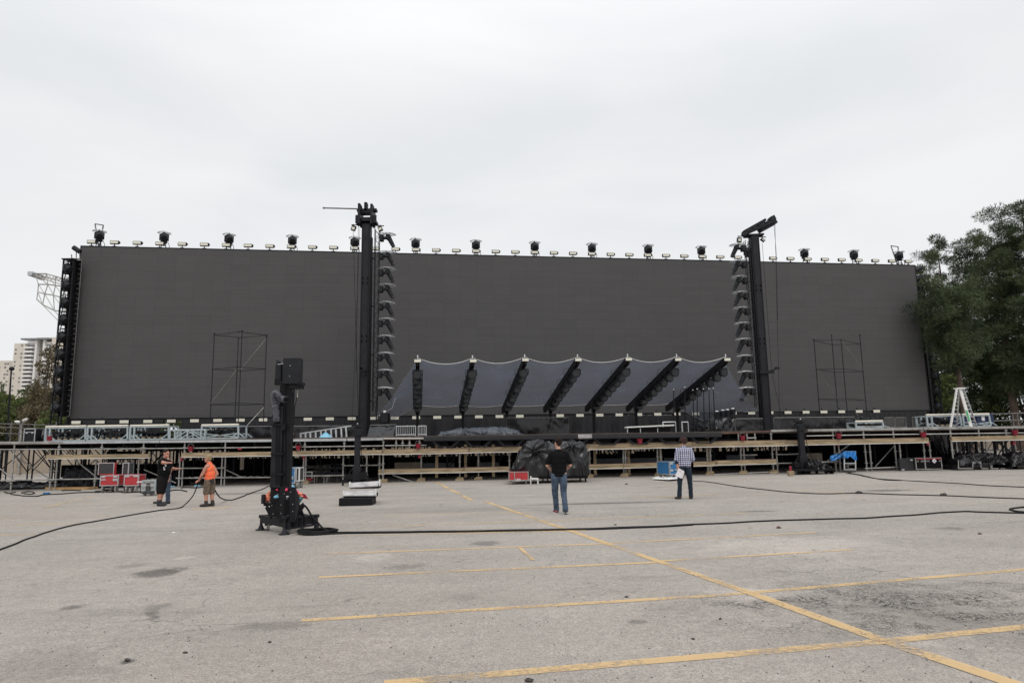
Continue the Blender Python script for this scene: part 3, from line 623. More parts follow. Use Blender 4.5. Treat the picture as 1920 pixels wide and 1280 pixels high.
# drapes under the screen
def pleat(u0, u1, fw, z0, z1, amp=.06, per=.45, n=None):
    n = n or int((u1-u0)/.075); rows = []
    for zz, am in ((z1, .6), ((z0+z1)/2, .9), (z0, 1.2)):
        rows.append([S(u0+(u1-u0)*i/n, fw+amp*am*math.sin(2*math.pi*(u0+(u1-u0)*i/n)/per+math.sin(i*.13)*1.3), zz) for i in range(n+1)])
    return MB().sheet(rows)
t = thing('stage_curtain', 'long pleated black curtain hanging below the screen', 'curtain', (XA.x, XA.y, 2.0))
g0 = Su(302, 790, .3); g1 = Su(340, 790, .3)
pleat(0, g0, .3, DECK, z0a-.1).build('drape', K['drape'], t, world=True); pleat(g1, SLEN*.76, .3, DECK, z0a-.12).build('drape', K['drape'], t, world=True)
pleat(SLEN*.76, SLEN-.5, .3, DECK, z0b-.1).build('drape', K['drape'], t, world=True)

# ================================================================== STAGE
st = thing('stage_deck', 'long raised stage deck running the whole width in front of the screen', 'stage', (0, 32, DECK))
# deck slab, from the front line back to the screen
f0 = FR(-120, 826); f1 = FR(2060, 801)
def deckbox(a, b, back, z0, z1):
    mb = MB(); q = [a, b, b+fback*0, a]; A_ = Vector((a.x, a.y, 0)); B_ = Vector((b.x, b.y, 0))
    bk = lambda p: Vector((p.x, 0, 0)) + Vector((0, SC(960+1280*p.x/max(p.y*1.35, 1), 700, 0.15).y, 0))
    A2 = Vector((A_.x-.0, wl(A_.x)-60.5+46.4, 0)); B2 = Vector((B_.x, wl(B_.x)-60.5+46.4, 0))
    if back: A2 = A_+fback*back; B2 = B_+fback*back
    vs = [A_+Vector((0,0,z0)), B_+Vector((0,0,z0)), B2+Vector((0,0,z0)), A2+Vector((0,0,z0)), A_+Vector((0,0,z1)), B_+Vector((0,0,z1)), B2+Vector((0,0,z1)), A2+Vector((0,0,z1))]
    return mb.add(vs, [(0,3,2,1),(4,5,6,7),(0,1,5,4),(1,2,6,5),(2,3,7,6),(3,0,4,7)])
deckbox(f0, f1, 0, DECK-.12, DECK).build('deck', K['deck'], st, world=True)
def fbar(x0, y0, x1, y1, w_, h_, fw=0.0):      # beam lying on the front line between two photo points
    a = FR(x0, y0, -fw); b = FR(x1, y1, -fw); return MB().bar(a, b, w_, h_)
fbar(-60, 830, 120, 829.5, .1, .12, .06).build('edge_trim', K['galv'], st, world=True)
for (a, b) in (((120, 829.5), (300, 827.5)), ((301, 827.5), (530, 825.5)), ((530, 825.3), (650, 824)), ((652, 824), (718, 822.5))):
    fbar(*a, *b, .1, .11, .06).build('edge_trim', K['alu'], st, world=True)
fbar(719, 823, 800, 822.5, .08, .07, .06).build('edge_trim', K['woodd'], st, world=True)
fbar(719, 821.7, 803, 821.5, .1, .04, .08).build('edge_trim', K['white'], st, world=True)
fbar(1350, 812.5, 1445, 808, .08, .05, .06).build('edge_trim', K['woodd'], st, world=True)
for (a, b) in (((1445, 807.5), (1505, 806)), ((1514, 806.5), (1730, 803)), ((1731, 803), (1990, 799.5))):
    fbar(*a, *b, .1, .10, .06).build('edge_trim', K['galv'], st, world=True)
# dark central runway edge with haunched steel ribs
fbar(795, 822.5, 985, 820, .2, .2, .25).build('runway_edge', K['deckb'], st, world=True)
fbar(985, 820, 1352, 814.5, .2, .22, .25).build('runway_edge', K['deckb'], st, world=True)
MB().bar(FR(800, 826, -.37), FR(1352, 818, -.37), .03, .04).build('runway_lip', K['black2'], st, world=True)
fbar(1084, 818.5, 1110, 818, .02, .22, .37).build('white_patch', K['stepw'], st, world=True)
rb = MB()
for i in range(9):
    xc = 836 + i*60.5; yb = 824-(xc-836)*.0155
    a = FR(xc-27, yb, -.2); c = FR(xc+27, yb, -.2); d = FR(xc+12, yb+13, -.2); e = FR(xc-12, yb+13, -.2)
    for (p, q) in ((a, e), (c, d)): rb.bar(p, q, .12, .1)
    rb.bar(e, d, .10, .05)
rb.build('haunch_rib', K['black2'], st, world=True)
ww = MB()
for x in range(800, 1352, 61): ww.bar(FR(x-8, 830, .3), FR(x+40, 829, .3), .04, .36)
ww.build('web_plate', K['black'], st, world=True)

# --- front scaffold, split in three runs
def run(label, loc): return thing('scaffold', label, 'scaffolding', loc)
sc_l = run('steel tube scaffold under the left part of the stage', (-15, 32.6, 0)); sc_c = run('steel tube scaffold under the central part of the stage', (3, 31.9, 0)); sc_r = run('steel tube scaffold under the right part of the stage', (17, 31.3, 0))
def which(x): return sc_l if x < 715 else (sc_c if x < 1500 else sc_r)
cl = MB()
def post(x, y0, y1, back=0.0, m='galv', r=.038):
    a = FR(x, y0, back); b = FR(x, y1, back); t = which(x)
    zb = gz(a.x)+.02 if y1 > 865 else b.z
    xb = a.x
    mb = MB().tube((a.x, a.y, zb), (a.x, a.y, a.z), r, n=8)
    for zz in [zb+.35+k*.5 for k in range(5)]:
        if zz < a.z-.1: mb.tube((a.x, a.y, zz-.02), (a.x, a.y, zz+.02), r*2.0, n=8)
    if y1 > 865: mb.box((a.x, a.y, zb), (.15, .15, .02))
    mb.build('standard', K[m], t, world=True)
for q in ((28, 829, 918), (112, 829, 852), (192, 829, 852), (270, 828, 852), (347, 828, 852), (423, 827, 852), (572, 825, 848), (646, 824, 845), (719, 822, 907), (743, 824, 845), (755, 824, 845), (768, 824, 845), (787, 823, 845),
          (1384, 812, 829), (1400, 811, 829), (1415, 811, 829), (1445, 808, 828), (1503, 806, 826), (1561, 806, 824), (1618, 805, 823), (1674, 804, 822), (1728, 803, 823), (1834, 802, 820), (1781, 803, 884), (1885, 801, 821)):
    post(*q, back=0.0)
for q in ((98, 858, 912), (108, 858, 912), (181, 858, 908), (261, 858, 900), (338, 856, 910), (344, 856, 910), (417, 856, 910), (423, 856, 910), (570, 854, 908), (574, 854, 908), (644, 853, 908), (688, 852, 906), (712, 852, 906),
          (790, 850, 904), (862, 849, 903), (897, 849, 903), (955, 848, 870), (1105, 845, 901), (1168, 842, 899), (1172, 842, 899), (1232, 840, 895), (1238, 840, 895), (1325, 838, 893), (1331, 838, 893), (1388, 837, 892), (1394, 837, 892),
          (1447, 835, 891), (1455, 835, 891), (1564, 834, 887), (1572, 834, 887), (1621, 832, 885), (1630, 832, 885), (1677, 831, 884), (1686, 831, 884), (1731, 830, 884), (1742, 829, 884), (1793, 828, 884), (1848, 827, 884), (1902, 825, 884)):
    post(*q, back=.45)
for (x0, y0, x1, y1, bk) in ((-60, 842.5, 180, 841.5, 0), (180, 841.5, 345, 840, 0), (345, 840, 575, 837.5, 0), (575, 837.5, 719, 835.5, 0), (722, 835, 800, 834.5, 0), (-60, 901, 195, 897, 0), (330, 896, 460, 895, .45), (460, 895, 520, 894.5, .45), (337, 877.5, 423, 877, .45),
     (570, 892, 645, 891, .45), (645, 872.5, 719, 871.5, .45), (1400, 821, 1418, 820.5, 0), (1512, 817, 1620, 815, 0), (1620, 815, 1740, 813.5, 0), (1740, 813.5, 1960, 810.5, 0), (1333, 889.5, 1455, 884, .45), (1388, 853, 1420, 852.5, .45), (1455, 852, 1508, 850.5, .45),
     (1455, 868.5, 1572, 865.5, .45), (1572, 864, 1505, 866, .8), (1622, 878, 1690, 875, .45), (1690, 874, 1790, 872, .45)):
    MB().tube(FR(x0, y0, bk-.07), FR(x1, y1, bk-.07), .03, n=8).build('ledger', K['galv'], which((x0+x1)/2), world=True)
for (x0, y0, x1, y1, bk) in ((0, 878, 26, 899, .1), (113, 840, 186, 898, .6), (736, 890, 785, 907, .3), (28, 855, 100, 902, 1.2), (270, 880, 330, 905, 1.0), (1594, 832, 1548, 866, .8), (1676, 836, 1640, 876, 1.2), (423, 880, 455, 895, 1.0)):
    MB().tube(FR(x0, y0, bk), FR(x1, y1, bk), .028, n=8).build('diagonal_brace', K['galv'], which((x0+x1)/2), world=True)
for (x0, y0, x1, y1, h_, bk) in ((88, 856.5, 281, 854.5, .16, -.1), (341, 853, 530, 850.5, .17, -.1), (525, 850, 719, 847.5, .17, -.1), (716, 847.5, 882, 844.5, .19, -.1), (878, 844, 1105, 840, .19, -.1), (1100, 838, 1300, 833.5, .2, -.1), (1296, 833.5, 1475, 830.3, .2, -.1), (1471, 830.5, 1740, 825, .18, -.1), (1783, 823, 1990, 819, .17, -.1),
     (710, 884, 872, 881.5, .17, .2), (868, 881, 955, 879, .17, .2), (1102, 875, 1170, 873.5, .17, .2), (1168, 873.5, 1250, 871, .17, .2), (1300, 870, 1345, 868.5, .16, .2), (1340, 868, 1455, 865, .17, .2)):
    h_ *= 1.28; p = MB().bar(FR(x0, y0, bk), FR(x1, y1, bk), .14, h_); pt = p.build('timber_beam', K['wood'], which((x0+x1)/2), world=True)
    a = FR(x0, y0, bk-.075); b_ = FR(x1, y1, bk-.075); up = Vector((0, 0, h_/2-.012))
    MB().bar(a-up, b_-up, .02, .024).build('bottom_strip', K['white'], pt, world=True)
    if y0 > 826 and x0 > 700: MB().bar(a+up*1.05+fback*.02, b_+up*1.05+fback*.02, .02, .06).build('top_strip', K['woodd'], pt, world=True)
for x in (819, 873, 925, 1115, 1178, 1238, 1327):
    a = FR(x, 850, .8); MB().box((a.x, a.y, .98), (.13, .13, 1.75)).build('timber_post', K['wood'], sc_c, world=True)
    if x not in (1327, 1238): q = FR(x, 835+(0 if x < 1000 else -5), .1); MB().box((q.x, q.y, q.z), (.14, .12, .1)).build('packing_block', K['wood'], sc_c, world=True)
for i, x in enumerate((572, 688, 719, 790, 862, 897, 1105, 1170, 1331, 1393, 1450, 1235)):
    a = FR(x, 900, .42 if x not in (719,) else 0); MB().box((a.x, a.y, gz(a.x)+.05), (.38, .26, .09)).box((a.x+.03, a.y, gz(a.x)+.13), (.3, .2, .06)).build('sole_plate', K['wood'], which(x), world=True)
for (x, y, m) in ((570, 856, 'redp'), (787, 854, 'redp'), (1393, 824+11, 'redp'), (1571, 832, 'redp'), (1739, 830, 'redp'), (341, 860, 'redp'), (1900, 829, 'redp'), (450, 841, 'redp'), (1660, 829, 'redp')):
    a = FR(x, y, -.05 if x != 341 else .3); MB().box((a.x, a.y, a.z), (.16, .12, .09) if x in (450, 1660) else (.1, .1, .2)).build('warning_tape', K[m], which(x), world=True)

# inner structure below the deck
inn = thing('understage_framework', 'dense dark forest of props and braces under the stage', 'scaffolding', (0, 38, 0))
np_ = 0; ib = MB()
for r_ in range(7):
    for i in range(40):
        x = -30+i*1.55+rnd.uniform(-.3, .3)+r_*.25; y = (35.5+r_*1.7) - .04*x + max(0, r_-4)*.14*x*.4
        if np_ < 100 and r_ < 4 and i % 2 == 0:
            MB().tube((x, y, gz(x)), (x, y, DECK-.12), rnd.choice((.03, .045, .06)), n=6).build('prop', K['black2'], inn, world=True); np_ += 1
        else: ib.tube((x, y, gz(x)), (x, y, DECK-.12), rnd.choice((.03, .045, .07)), n=5)
        if rnd.random() < .8:
            s = rnd.choice((-1, 1)); ib.tube((x, y, rnd.uniform(.2, .7)), (x+s*rnd.uniform(.9, 1.7), y, DECK-.2), .028, n=5)
        if rnd.random() < .5: ib.tube((x, y, DECK-.35), (x+1.6, y, DECK-.35), .03, n=5)
for i in range(150):
    x = -21.5+i*.335+rnd.uniform(-.12, .12); y = 42.6+.03*x+rnd.uniform(-.5, .5); ib.tube((x, y, .2), (x+rnd.uniform(-.06, .06), y, DECK-.12), rnd.uniform(.03, .085), n=5)
o = ib.build('cross_bracing', K['black2'], inn, world=True, kind='stuff')
jo = MB()
for k in range(40): x = -30+k*1.6; jo.box((x, 38.5-.04*x, DECK-.22), (.08, 12, .18))
jo.build('joists', K['deckb'], inn, world=True)
# black sheets added to stand for the understage shade, then boards among the framework
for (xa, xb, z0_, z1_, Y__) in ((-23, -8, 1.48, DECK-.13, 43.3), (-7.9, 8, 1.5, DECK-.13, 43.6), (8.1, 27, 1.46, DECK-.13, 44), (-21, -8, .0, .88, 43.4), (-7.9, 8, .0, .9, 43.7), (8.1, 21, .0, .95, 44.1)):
    MB().box(((xa+xb)/2, Y__, (z0_+z1_)/2), (xb-xa, .05, z1_-z0_)).build('added_shade_sheet', K['tee'], inn, world=True)
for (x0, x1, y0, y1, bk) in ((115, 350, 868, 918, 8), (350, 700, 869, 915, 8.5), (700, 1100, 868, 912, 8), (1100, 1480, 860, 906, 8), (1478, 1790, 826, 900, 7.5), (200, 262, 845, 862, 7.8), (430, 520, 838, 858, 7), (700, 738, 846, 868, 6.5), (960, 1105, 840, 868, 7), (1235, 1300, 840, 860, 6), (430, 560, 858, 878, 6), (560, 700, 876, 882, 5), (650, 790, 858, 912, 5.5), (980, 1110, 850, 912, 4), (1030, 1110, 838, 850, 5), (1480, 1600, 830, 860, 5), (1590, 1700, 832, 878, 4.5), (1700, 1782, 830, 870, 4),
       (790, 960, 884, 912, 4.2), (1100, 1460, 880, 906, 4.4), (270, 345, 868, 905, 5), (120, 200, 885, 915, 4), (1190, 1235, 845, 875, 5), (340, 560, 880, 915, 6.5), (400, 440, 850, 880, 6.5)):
    a = FR(x0, y1, bk); b = FR(x1, y0, bk); MB().box(((a.x+b.x)/2, (a.y+b.y)/2, (max(a.z, .05)+b.z)/2), (b.x-a.x, .05, b.z-max(a.z, .05))).build('added_shade_sheet', K['tee'], inn, world=True)  # more black sheets added in place of deep shade below the deck
for (x0, x1, y0, y1, bk) in ((790, 852, 867, 878, 3.5), (893, 936, 866, 876, 3.4), (1118, 1230, 858, 868, 3.4), (1245, 1330, 857, 867, 3.6), (1362, 1415, 852, 864, 3.4)):
    a = FR(x0, y1, bk); b = FR(x1, y0, bk); MB().box(((a.x+b.x)/2, (a.y+b.y)/2, (a.z+b.z)/2), (b.x-a.x, .05, b.z-a.z)).build('grey_board', K['tarpg'], inn, world=True)
for (x0, x1, y0, y1, bk) in ((740, 790, 866, 880, 3.3), (575, 620, 872, 895, 6.3), (1512, 1541, 849, 866, 2.4), (450, 458, 855, 880, 2)):
    a = FR(x0, y1, bk); b = FR(x1, y0, bk); MB().box(((a.x+b.x)/2, (a.y+b.y)/2, (a.z+b.z)/2), (b.x-a.x, .05, b.z-a.z)).build('pale_board', K['ply'], inn, world=True)

# ================================================================== CARTS AND GOODS ON THE DECK
def cart(label, x0, x1, ytop, ybot, bk=1.0, roll=True, legs=(.0, .12, 1.0), load=True, name='equipment_cart'):
    a = FR(x0, ybot, bk); b = FR(x1, ybot, bk); W = (b-a).length; H = FR(x0, ytop, bk).z-DECK; loc = (a.x, a.y, DECK)
    t = thing(name, label, 'cart', loc, math.atan2(fdir.y, fdir.x), 'pale steel frame carts on the stage'); D = .9; f = MB()
    for y in (0, D):
        f.bar((0, y, .05), (W, y, .05), .07, .07); f.bar((0, y, H), (W, y, H), .06, .05)
        for u in legs: f.bar((u*W if u else .035, y, .09), (u*W-.035 if u == 1 else max(u*W, .035), y, H-.03), .07, .07)
        f.bar((W-.05, y, .45*H), (W-.35, y, .08), .045); f.bar((legs[1]*W if len(legs) > 1 else .05, y, .45*H), (legs[1]*W+.28, y, .08), .045)
        if len(legs) > 1: f.bar((.05, y, .1), (legs[1]*W, y, .45*H), .04); f.bar((.05, y, .45*H), (legs[1]*W, y, .1), .04)
    for u in (0.035, W-.035): f.bar((u, .036, H), (u, D-.036, H), .06, .05); f.bar((u, .036, .05), (u, D-.036, .05), .06)
    f.build('frame', K['cart'], t)
    if roll: MB().tube((.02, .0, H+.055), (W-.02, 0, H+.06), .045, n=10).build('top_roll', K['cream'], t)
    if load:
        r = random.Random(int(x0)); lo = MB(); w2 = MB(); q = MB()
        lo.box((W/2, .45, .16), (W*.85, .6, .08)); lo.box((W/2, .5, H*.62), (W*.8, .5, .10))
        for k in range(9):
            u = .12*W + .8*W*k/9; lo.ball((u, .4+r.uniform(-.1, .2), .3+r.uniform(0, .22)), (r.uniform(.06, .13), .12, r.uniform(.06, .14)), 8, 6)
            lo.bar((u, .4, H*.6), (u+r.uniform(-.15, .15), .4, H*.3), .05)
        for k in range(6): q.ball((W*r.uniform(.2, .9), .3, r.uniform(.3, H*.8)), .035, 6, 5)
        for k in range(5): w2.box((W*(.18+.15*k), .2, .13), (.14, .3, .07))
        lo.build('load', K['plastic'], t); w2.build('packing_block', K['wood'], t); q.build('clamps', K['alu'], t)
    return t
cart('pale blue steel frame cart nearest the left end of the deck', 83, 160, 802, 828)
cart('pale blue steel frame cart, second from the left on the deck', 162, 239, 801, 827)
cart('pale blue steel frame cart, third from the left, dark roll behind it', 242, 316, 800, 827)
cart('pale steel frame cart with cream top left of the dark tarpaulin fence', 376, 447, 799, 827, legs=(.0, 1.0))
cart('pale steel frame cart just right of the thin right scaffold tower', 1604, 1657, 792, 803.5, bk=1.2, legs=(.0, 1.0))
cart('pale steel frame cart left of the white step ladder', 1738, 1803, 780, 801, bk=1.0, roll=True, legs=(.0, .16, 1.0))
cart('pale steel frame cart behind the white step ladder with blue bins', 1806, 1858, 779, 801, bk=1.0, legs=(.0, 1.0), load=False)
def truss(label, x0, x1, ytop, ybot, bk):
    a = FR(x0, ybot, bk); b = FR(x1, ybot, bk); W = (b-a).length; H = FR(x0, ytop, bk).z-DECK
    t = thing('truss_section', label, 'truss', (a.x, a.y, DECK), math.atan2(fdir.y, fdir.x)); f = MB(); br = MB()
    for y in (0, .55):
        f.bar((0, y, .05), (W, y, .05), .07); f.bar((0, y, H), (W, y, H), .07)
        for u in (.03, .16, .5, .86, .97): f.bar((u*W, y, .09), (u*W, y, H-.04), .06)
        br.bar((.17*W, y-.01, .09), (.48*W, y-.01, H-.06), .045); br.bar((.83*W, y-.01, .09), (.52*W, y-.01, H-.06), .045); br.bar((.34*W, y-.01, .09), (.5*W, y-.01, H*.5), .045); br.bar((.98*W, y-.01, .09), (.6*W, y-.01, H-.06), .04)
    f.build('chords', K['cart'], t); br.build('diagonals', K['cart'], t)
truss('pale blue steel truss section with crossing diagonals between two carts', 316, 386, 806, 827, .9)
def fcase_deck():
    a = FR(44, 828, 1.3); t = thing('flight_case', 'black flight case with silver edges at the left end of the deck', 'case', (a.x, a.y, DECK)); W = .56
    MB().box((W/2, .3, .34), (W, .6, .62)).build('body', K['plastic'], t, bev=.01); e = MB()
    for u in (.01, W-.01):
        e.bar((u, -.012, .02), (u, -.012, .66), .04)
    e.bar((.03, -.012, .66), (W-.03, -.012, .66), .04, .035); e.bar((.03, -.012, .5), (W-.03, -.012, .5), .03); e.build('edging', K['alu'], t)
    [MB().box((x, -.02, .46), (.1, .02, .05)).build('catch', K['alu'], t) for x in (.14, .42)]
fcase_deck()
def fold(p, f, s): return noise.noise(Vector(p)*f + Vector((s, s*1.7, s*.3)))
def heap(name, label, cat, prof, zb, base, depth, m, seed=1, amp=.12, nu=90, nv=46, freq=1.6, skirt=0.0, world_prof=True, group=None, power=2.6, ties=(), tY=None):
    """a sheet thrown over goods: prof = [(x, ztop)] in metres (world x), draped front to back"""
    t = thing(name, label, cat, base, 0, group); bx, by, bz = base; xs = [p[0] for p in prof]; x0, x1 = xs[0], xs[-1]
    def zt(x):
        for i in range(len(prof)-1):
            if prof[i][0] <= x <= prof[i+1][0]:
                u = (x-prof[i][0])/(prof[i+1][0]-prof[i][0]); u = u*u*(3-2*u); return prof[i][1]*(1-u)+prof[i+1][1]*u
        return prof[-1][1]
    TT = [(AT(px_, py_, tY or by).x, AT(px_, py_, tY or by).z, kk, ta, tr_, i*.7) for i, (px_, py_, kk, ta, tr_) in enumerate(ties)]
    rows = []
    for j in range(nv+1):
        v = -1+2*j/nv; row = []
        for i in range(nu+1):
            u = i/nu; x = x0+(x1-x0)*u; h = zt(x)-zb; a = v*math.pi/2
            cy = math.copysign(abs(math.sin(a))**(2/power), a); cz = max(math.cos(a), 0)**(2/power)
            y = by+depth/2 + cy*depth/2; z = zb + h*cz
            p = Vector((x, y, z)); q = Vector((x*1.0, y*1.0, z*.55))
            an = 1.3*fold(q, .35, seed+50); c1 = x*math.cos(an)+z*.9*math.sin(an); c2 = -x*math.sin(an)*.35+z*.35*math.cos(an)
            w1 = Vector((c1+.25*fold(q, 1.2, seed+2), c2, y*.5)); w2 = Vector((c1*.5-c2*1.4, z*.6+c1*.3, y*.5))
            d = (1-min(1, abs(fold(w1, freq*1.25, seed))*2.6))**1.6; d2 = (1-min(1, abs(fold(w2, freq*2.0, seed+5))*2.4))**1.5; d3 = fold(q, freq*.45, seed+9)
            d4 = (1-min(1, abs(fold(w1+w2, freq*3.6, seed+15))*2.2))**1.4
            dis = amp*(.85*d + .5*d2 + .24*d4 - .55) + amp*1.0*d3
            for (tx_, tz_, kk, ta, tr_, ph) in TT:
                dx_ = x-tx_; dz_ = (z-tz_)+.25*(y-by)*(1 if cz > .8 else 0); rr_ = math.hypot(dx_, dz_); th = math.atan2(dz_, dx_) + .60*fold(Vector((x, z, ph)), 1.2, ph) + .08*fold(Vector((x, z, ph)), 4.5, ph)
                tw_ = abs(((th*kk/math.pi+ph) % 2.0)-1.0); dis += ta*(1.25*tw_**1.7-.36)*math.exp(-rr_/tr_)*min(1, rr_/.10) * (1 if v < .2 else 0)
            nrm = Vector((0, cy, cz*.6)); nrm.normalize() if nrm.length > 0 else None
            if cz > .03: p += nrm*dis; p.x += .6*amp*fold(q, freq*1.3, seed+20)
            else: p.y += dis
            row.append(p)
        rows.append(row)
    mb = MB(); mb.sheet(rows)
    n = len(mb.v); mb.f.append(tuple(j*(nu+1) for j in range(nv+1))); mb.f.append(tuple(j*(nu+1)+nu for j in range(nv, -1, -1)))
    o = mb.build('sheet', m, t, world=True); return t
def profpx(pts, Y): return [(AT(x, y, Y).x, AT(x, y, Y).z) for x, y in pts]
# grey tarpaulin over long goods on the runway
Yt = 34.5
heap('covered_goods', 'long low pile under a shiny grey tarpaulin on the runway', 'tarpaulin', profpx([(818, 817), (828, 809), (860, 804.5), (905, 800), (940, 801), (965, 805), (982, 815), (985, 819)], Yt), DECK, (-2, Yt-.4, DECK), 1.4, K['tarpg'], 3, .05, 180, 44, 2.2, ties=((835, 818, 6, .08, .5), (870, 806, 7, .07, .5), (905, 818, 8, .08, .5), (938, 803, 7, .07, .5), (965, 818, 8, .08, .5), (984, 812, 6, .08, .4)))
# dark tarpaulin fence on the deck
def tarpwall(label, x0, x1, y0, y1, back, cat='tarpaulin', seed=1, slope=0.0, m='tarp'):
    a = FR(x0, y0, back); b = FR(x1, y1, back); n = int(abs(b.x-a.x)/.12)+4; rows = []
    t = thing('tarpaulin_fence', label, cat, ((a.x+b.x)/2, (a.y+b.y)/2, DECK))
    for j in range(9):
        v = j/8; row = []
        for i in range(n+1):
            p = a.lerp(b, i/n); z = DECK + (p.z-DECK)*(1-v); q = Vector((p.x, z*.7, 0))
            row.append(Vector((p.x, p.y - slope*v + .09*fold(q, 1.6, seed) + .05*abs(fold(q+Vector((z*.8, 0, 0)), 3.5, seed+3)), z)))
        rows.append(row)
    MB().sheet(rows).build('sheet', K[m], t, world=True)
    MB().tube(a, b, .025).build('top_tube', K['tube'], t, world=True)
    f = MB()
    for k in range(int((b.x-a.x)/2)+2): p = a.lerp(b, k/(int((b.x-a.x)/2)+1)); f.tube((p.x, p.y+.12, DECK), (p.x, p.y+.12, p.z), .025)
    f.build('posts', K['tube'], t, world=True)
tarpwall('shiny black plastic fence on the deck behind the white railing', 449, 668, 799.5, 798, 3.0, seed=2)
tarpwall('black plastic fence on the deck right of the right light tower', 1452, 1602, 783, 781.5, 4.0, seed=7)
tarpwall('black plastic fence on the deck left of the right light tower', 1380, 1430, 785, 784.5, 3.5, seed=9)
tarpwall('leaning black sheet on the deck just right of the left light tower', 694, 742, 797, 796, 2.0, seed=12, slope=.7)
tarpwall('creased black plastic sheet hung before the curtain behind the grey tarpaulin', 950, 1066, 783.5, 782.5, 9.0, seed=31)
# sloping white railing
def slope_rail():
    t = thing('sloping_railing', 'white sloping railing with upright slats lying along the deck', 'railing', FR(565, 823, .5)); f = MB(); q = lambda x, y: FR(x, y, .5)
    MB().bar(q(563, 812.5), q(659, 798), .06, .05).build('top_rail', K['alu'], t, world=True); MB().bar(q(562, 823.5), q(652, 821.5), .06, .05).build('bottom_rail', K['alu'], t, world=True)
    for x, l in ((564, 0), (573, 0), (582, .3), (592, .4), (602, .6), (611, .8), (621, 1), (630, 1.2), (640, 1.5), (649, 2)):
        MB().bar(q(x+l*.6, 823), q(x-.3*l, 812.5-(x-563)*.151), .075, .03).build('slat', K['alu'], t, world=True)
slope_rail()
def bag():
    p = FR(607, 823.5, .2); t = thing('cloth_bundle', 'light blue cloth heap beside the sloping white railing', 'cloth', p); rows = []
    for j in range(9):
        r = .40*(j/8)**.8+.01; rows.append([Vector((p.x+r*math.cos(a*.3927)*(1+.15*math.sin(a*2.1)), p.y+.3+r*.7*math.sin(a*.3927), p.z+.34*(1-j/8)**1.1+.02*math.sin(a*3+j))) for a in range(17)])
    MB().sheet(rows).build('cloth', K['lblue'], t, world=True)
bag()
def barrier(label, x0, x1, y0, y1, bk, n, m='alu', name='crowd_barrier', r=.025):
    a = FR(x0, y1, bk); b = FR(x1, y1, bk); H = FR(x0, y0, bk).z; t = thing(name, label, 'barrier', (a.x, a.y, DECK)); f = MB(); up = MB()
    for z in (DECK+.08, H): f.tube((a.x, a.y, z), (b.x, b.y, z), r)
    for p in (a, b): f.tube((p.x, p.y, DECK), (p.x, p.y, H), r)
    f.build('frame', K[m], t, world=True)
    for k in range(1, n): p = a.lerp(b, k/n); up.tube((p.x, p.y, DECK+.08), (p.x, p.y, H), r*.55, n=6)
    up.build('uprights', K[m], t, world=True)
barrier('upright-barred metal barrier left of the first canopy post', 743, 779, 799, 824, 1.5, 10)
barrier('upright-barred metal barrier right of the first canopy post', 784, 799, 798.5, 824, 1.6, 5)
barrier('dark barred barrier on the deck between two right carts', 1660, 1678, 783, 800, 2.0, 9, 'tube'); barrier('dark barred barrier left of the ladder cart', 1680, 1700, 783, 800, 2.2, 9, 'tube'); barrier('dark barred barrier on the right, nearest the carts', 1712, 1735, 782, 800, 2.0, 9, 'tube')
def guardrail(label, pts, bk, rails):
    t = thing('guard_rail', label, 'railing', FR(pts[0], 820, bk)); 
    for x in pts:
        a = FR(x, rails[0]-3, bk); MB().tube((a.x, a.y, DECK), (a.x, a.y, a.z), .03).build('post', K['tube'], t, world=True)
    for y in rails: MB().tube(FR(pts[0], y, bk), FR(pts[-1], y+(pts[-1]-pts[0])*(.03 if pts[0] < 500 else -.03), bk), .025).build('rail', K['tube'], t, world=True)
guardrail('tube guard rail on the far left of the deck', [-30, 22, 38, 66, 106], 6.0, (793, 800, 811))
guardrail('tube guard rail at the far right of the deck', [1860, 1898, 1907, 1960], 2.5, (776, 789))
def blanket():
    heap('covered_goods', 'small dark covered pile beside the black case on the left deck', 'tarpaulin', profpx([(61, 826), (64, 812), (72, 806), (82, 805), (92, 812), (100, 826)], 34.8), DECK, (-24, 34.6, DECK), .7, K['tarp'], 5, .06, 30, 18, 2)
blanket()
# red buckets / lamps hung on the rail
def make_bucket():
    t = thing('red_bucket', '', 'bucket', (0, 0, 0), 0, 'red buckets along the front rail')
    MB().path([(0, 0, .03), (0, 0, .07), (0, 0, .24), (0, 0, .26)], [.08, .095, .125, .135], 14).build('pail', K['redp'], t)
    MB().path([(.13*math.cos(a), 0, .25+.13*math.sin(a)) for a in [i*math.pi/8 for i in range(9)]], .012, 5).build('handle', K['tube'], t); return t
bk_ = make_bucket()
for i, (x, y, bk, lab) in enumerate(((92.5, 827.5, -.18, 'red bucket on the deck edge in front of the leftmost cart'), (357, 847, -.2, 'red bucket on the rail right above the arm-pointing man'), (559, 845, -.2, 'red bucket on the rail right of the tall rolling mast'),
     (784, 842, -.2, 'red bucket on the rail below the first canopy post'), (1200, 833, -.3, 'red bucket on the timber beam under the long black table'), (1393, 827, -.2, 'red bucket between the short posts near the right light tower'),
     (1573, 823, -.2, 'red bucket on the rail above the blue tarpaulin cabinet'), (1732, 821, -.2, 'red bucket beside the torn black drape'), (1904, 817, -.2, 'red bucket nearest the right edge of the photo'), (545, 824, -.2, 'dark red bucket half behind the tall rolling mast'))):
    p = FR(x, y, bk); o = place(bk_, i > 0, p, rnd.uniform(-.3, .3), lab)

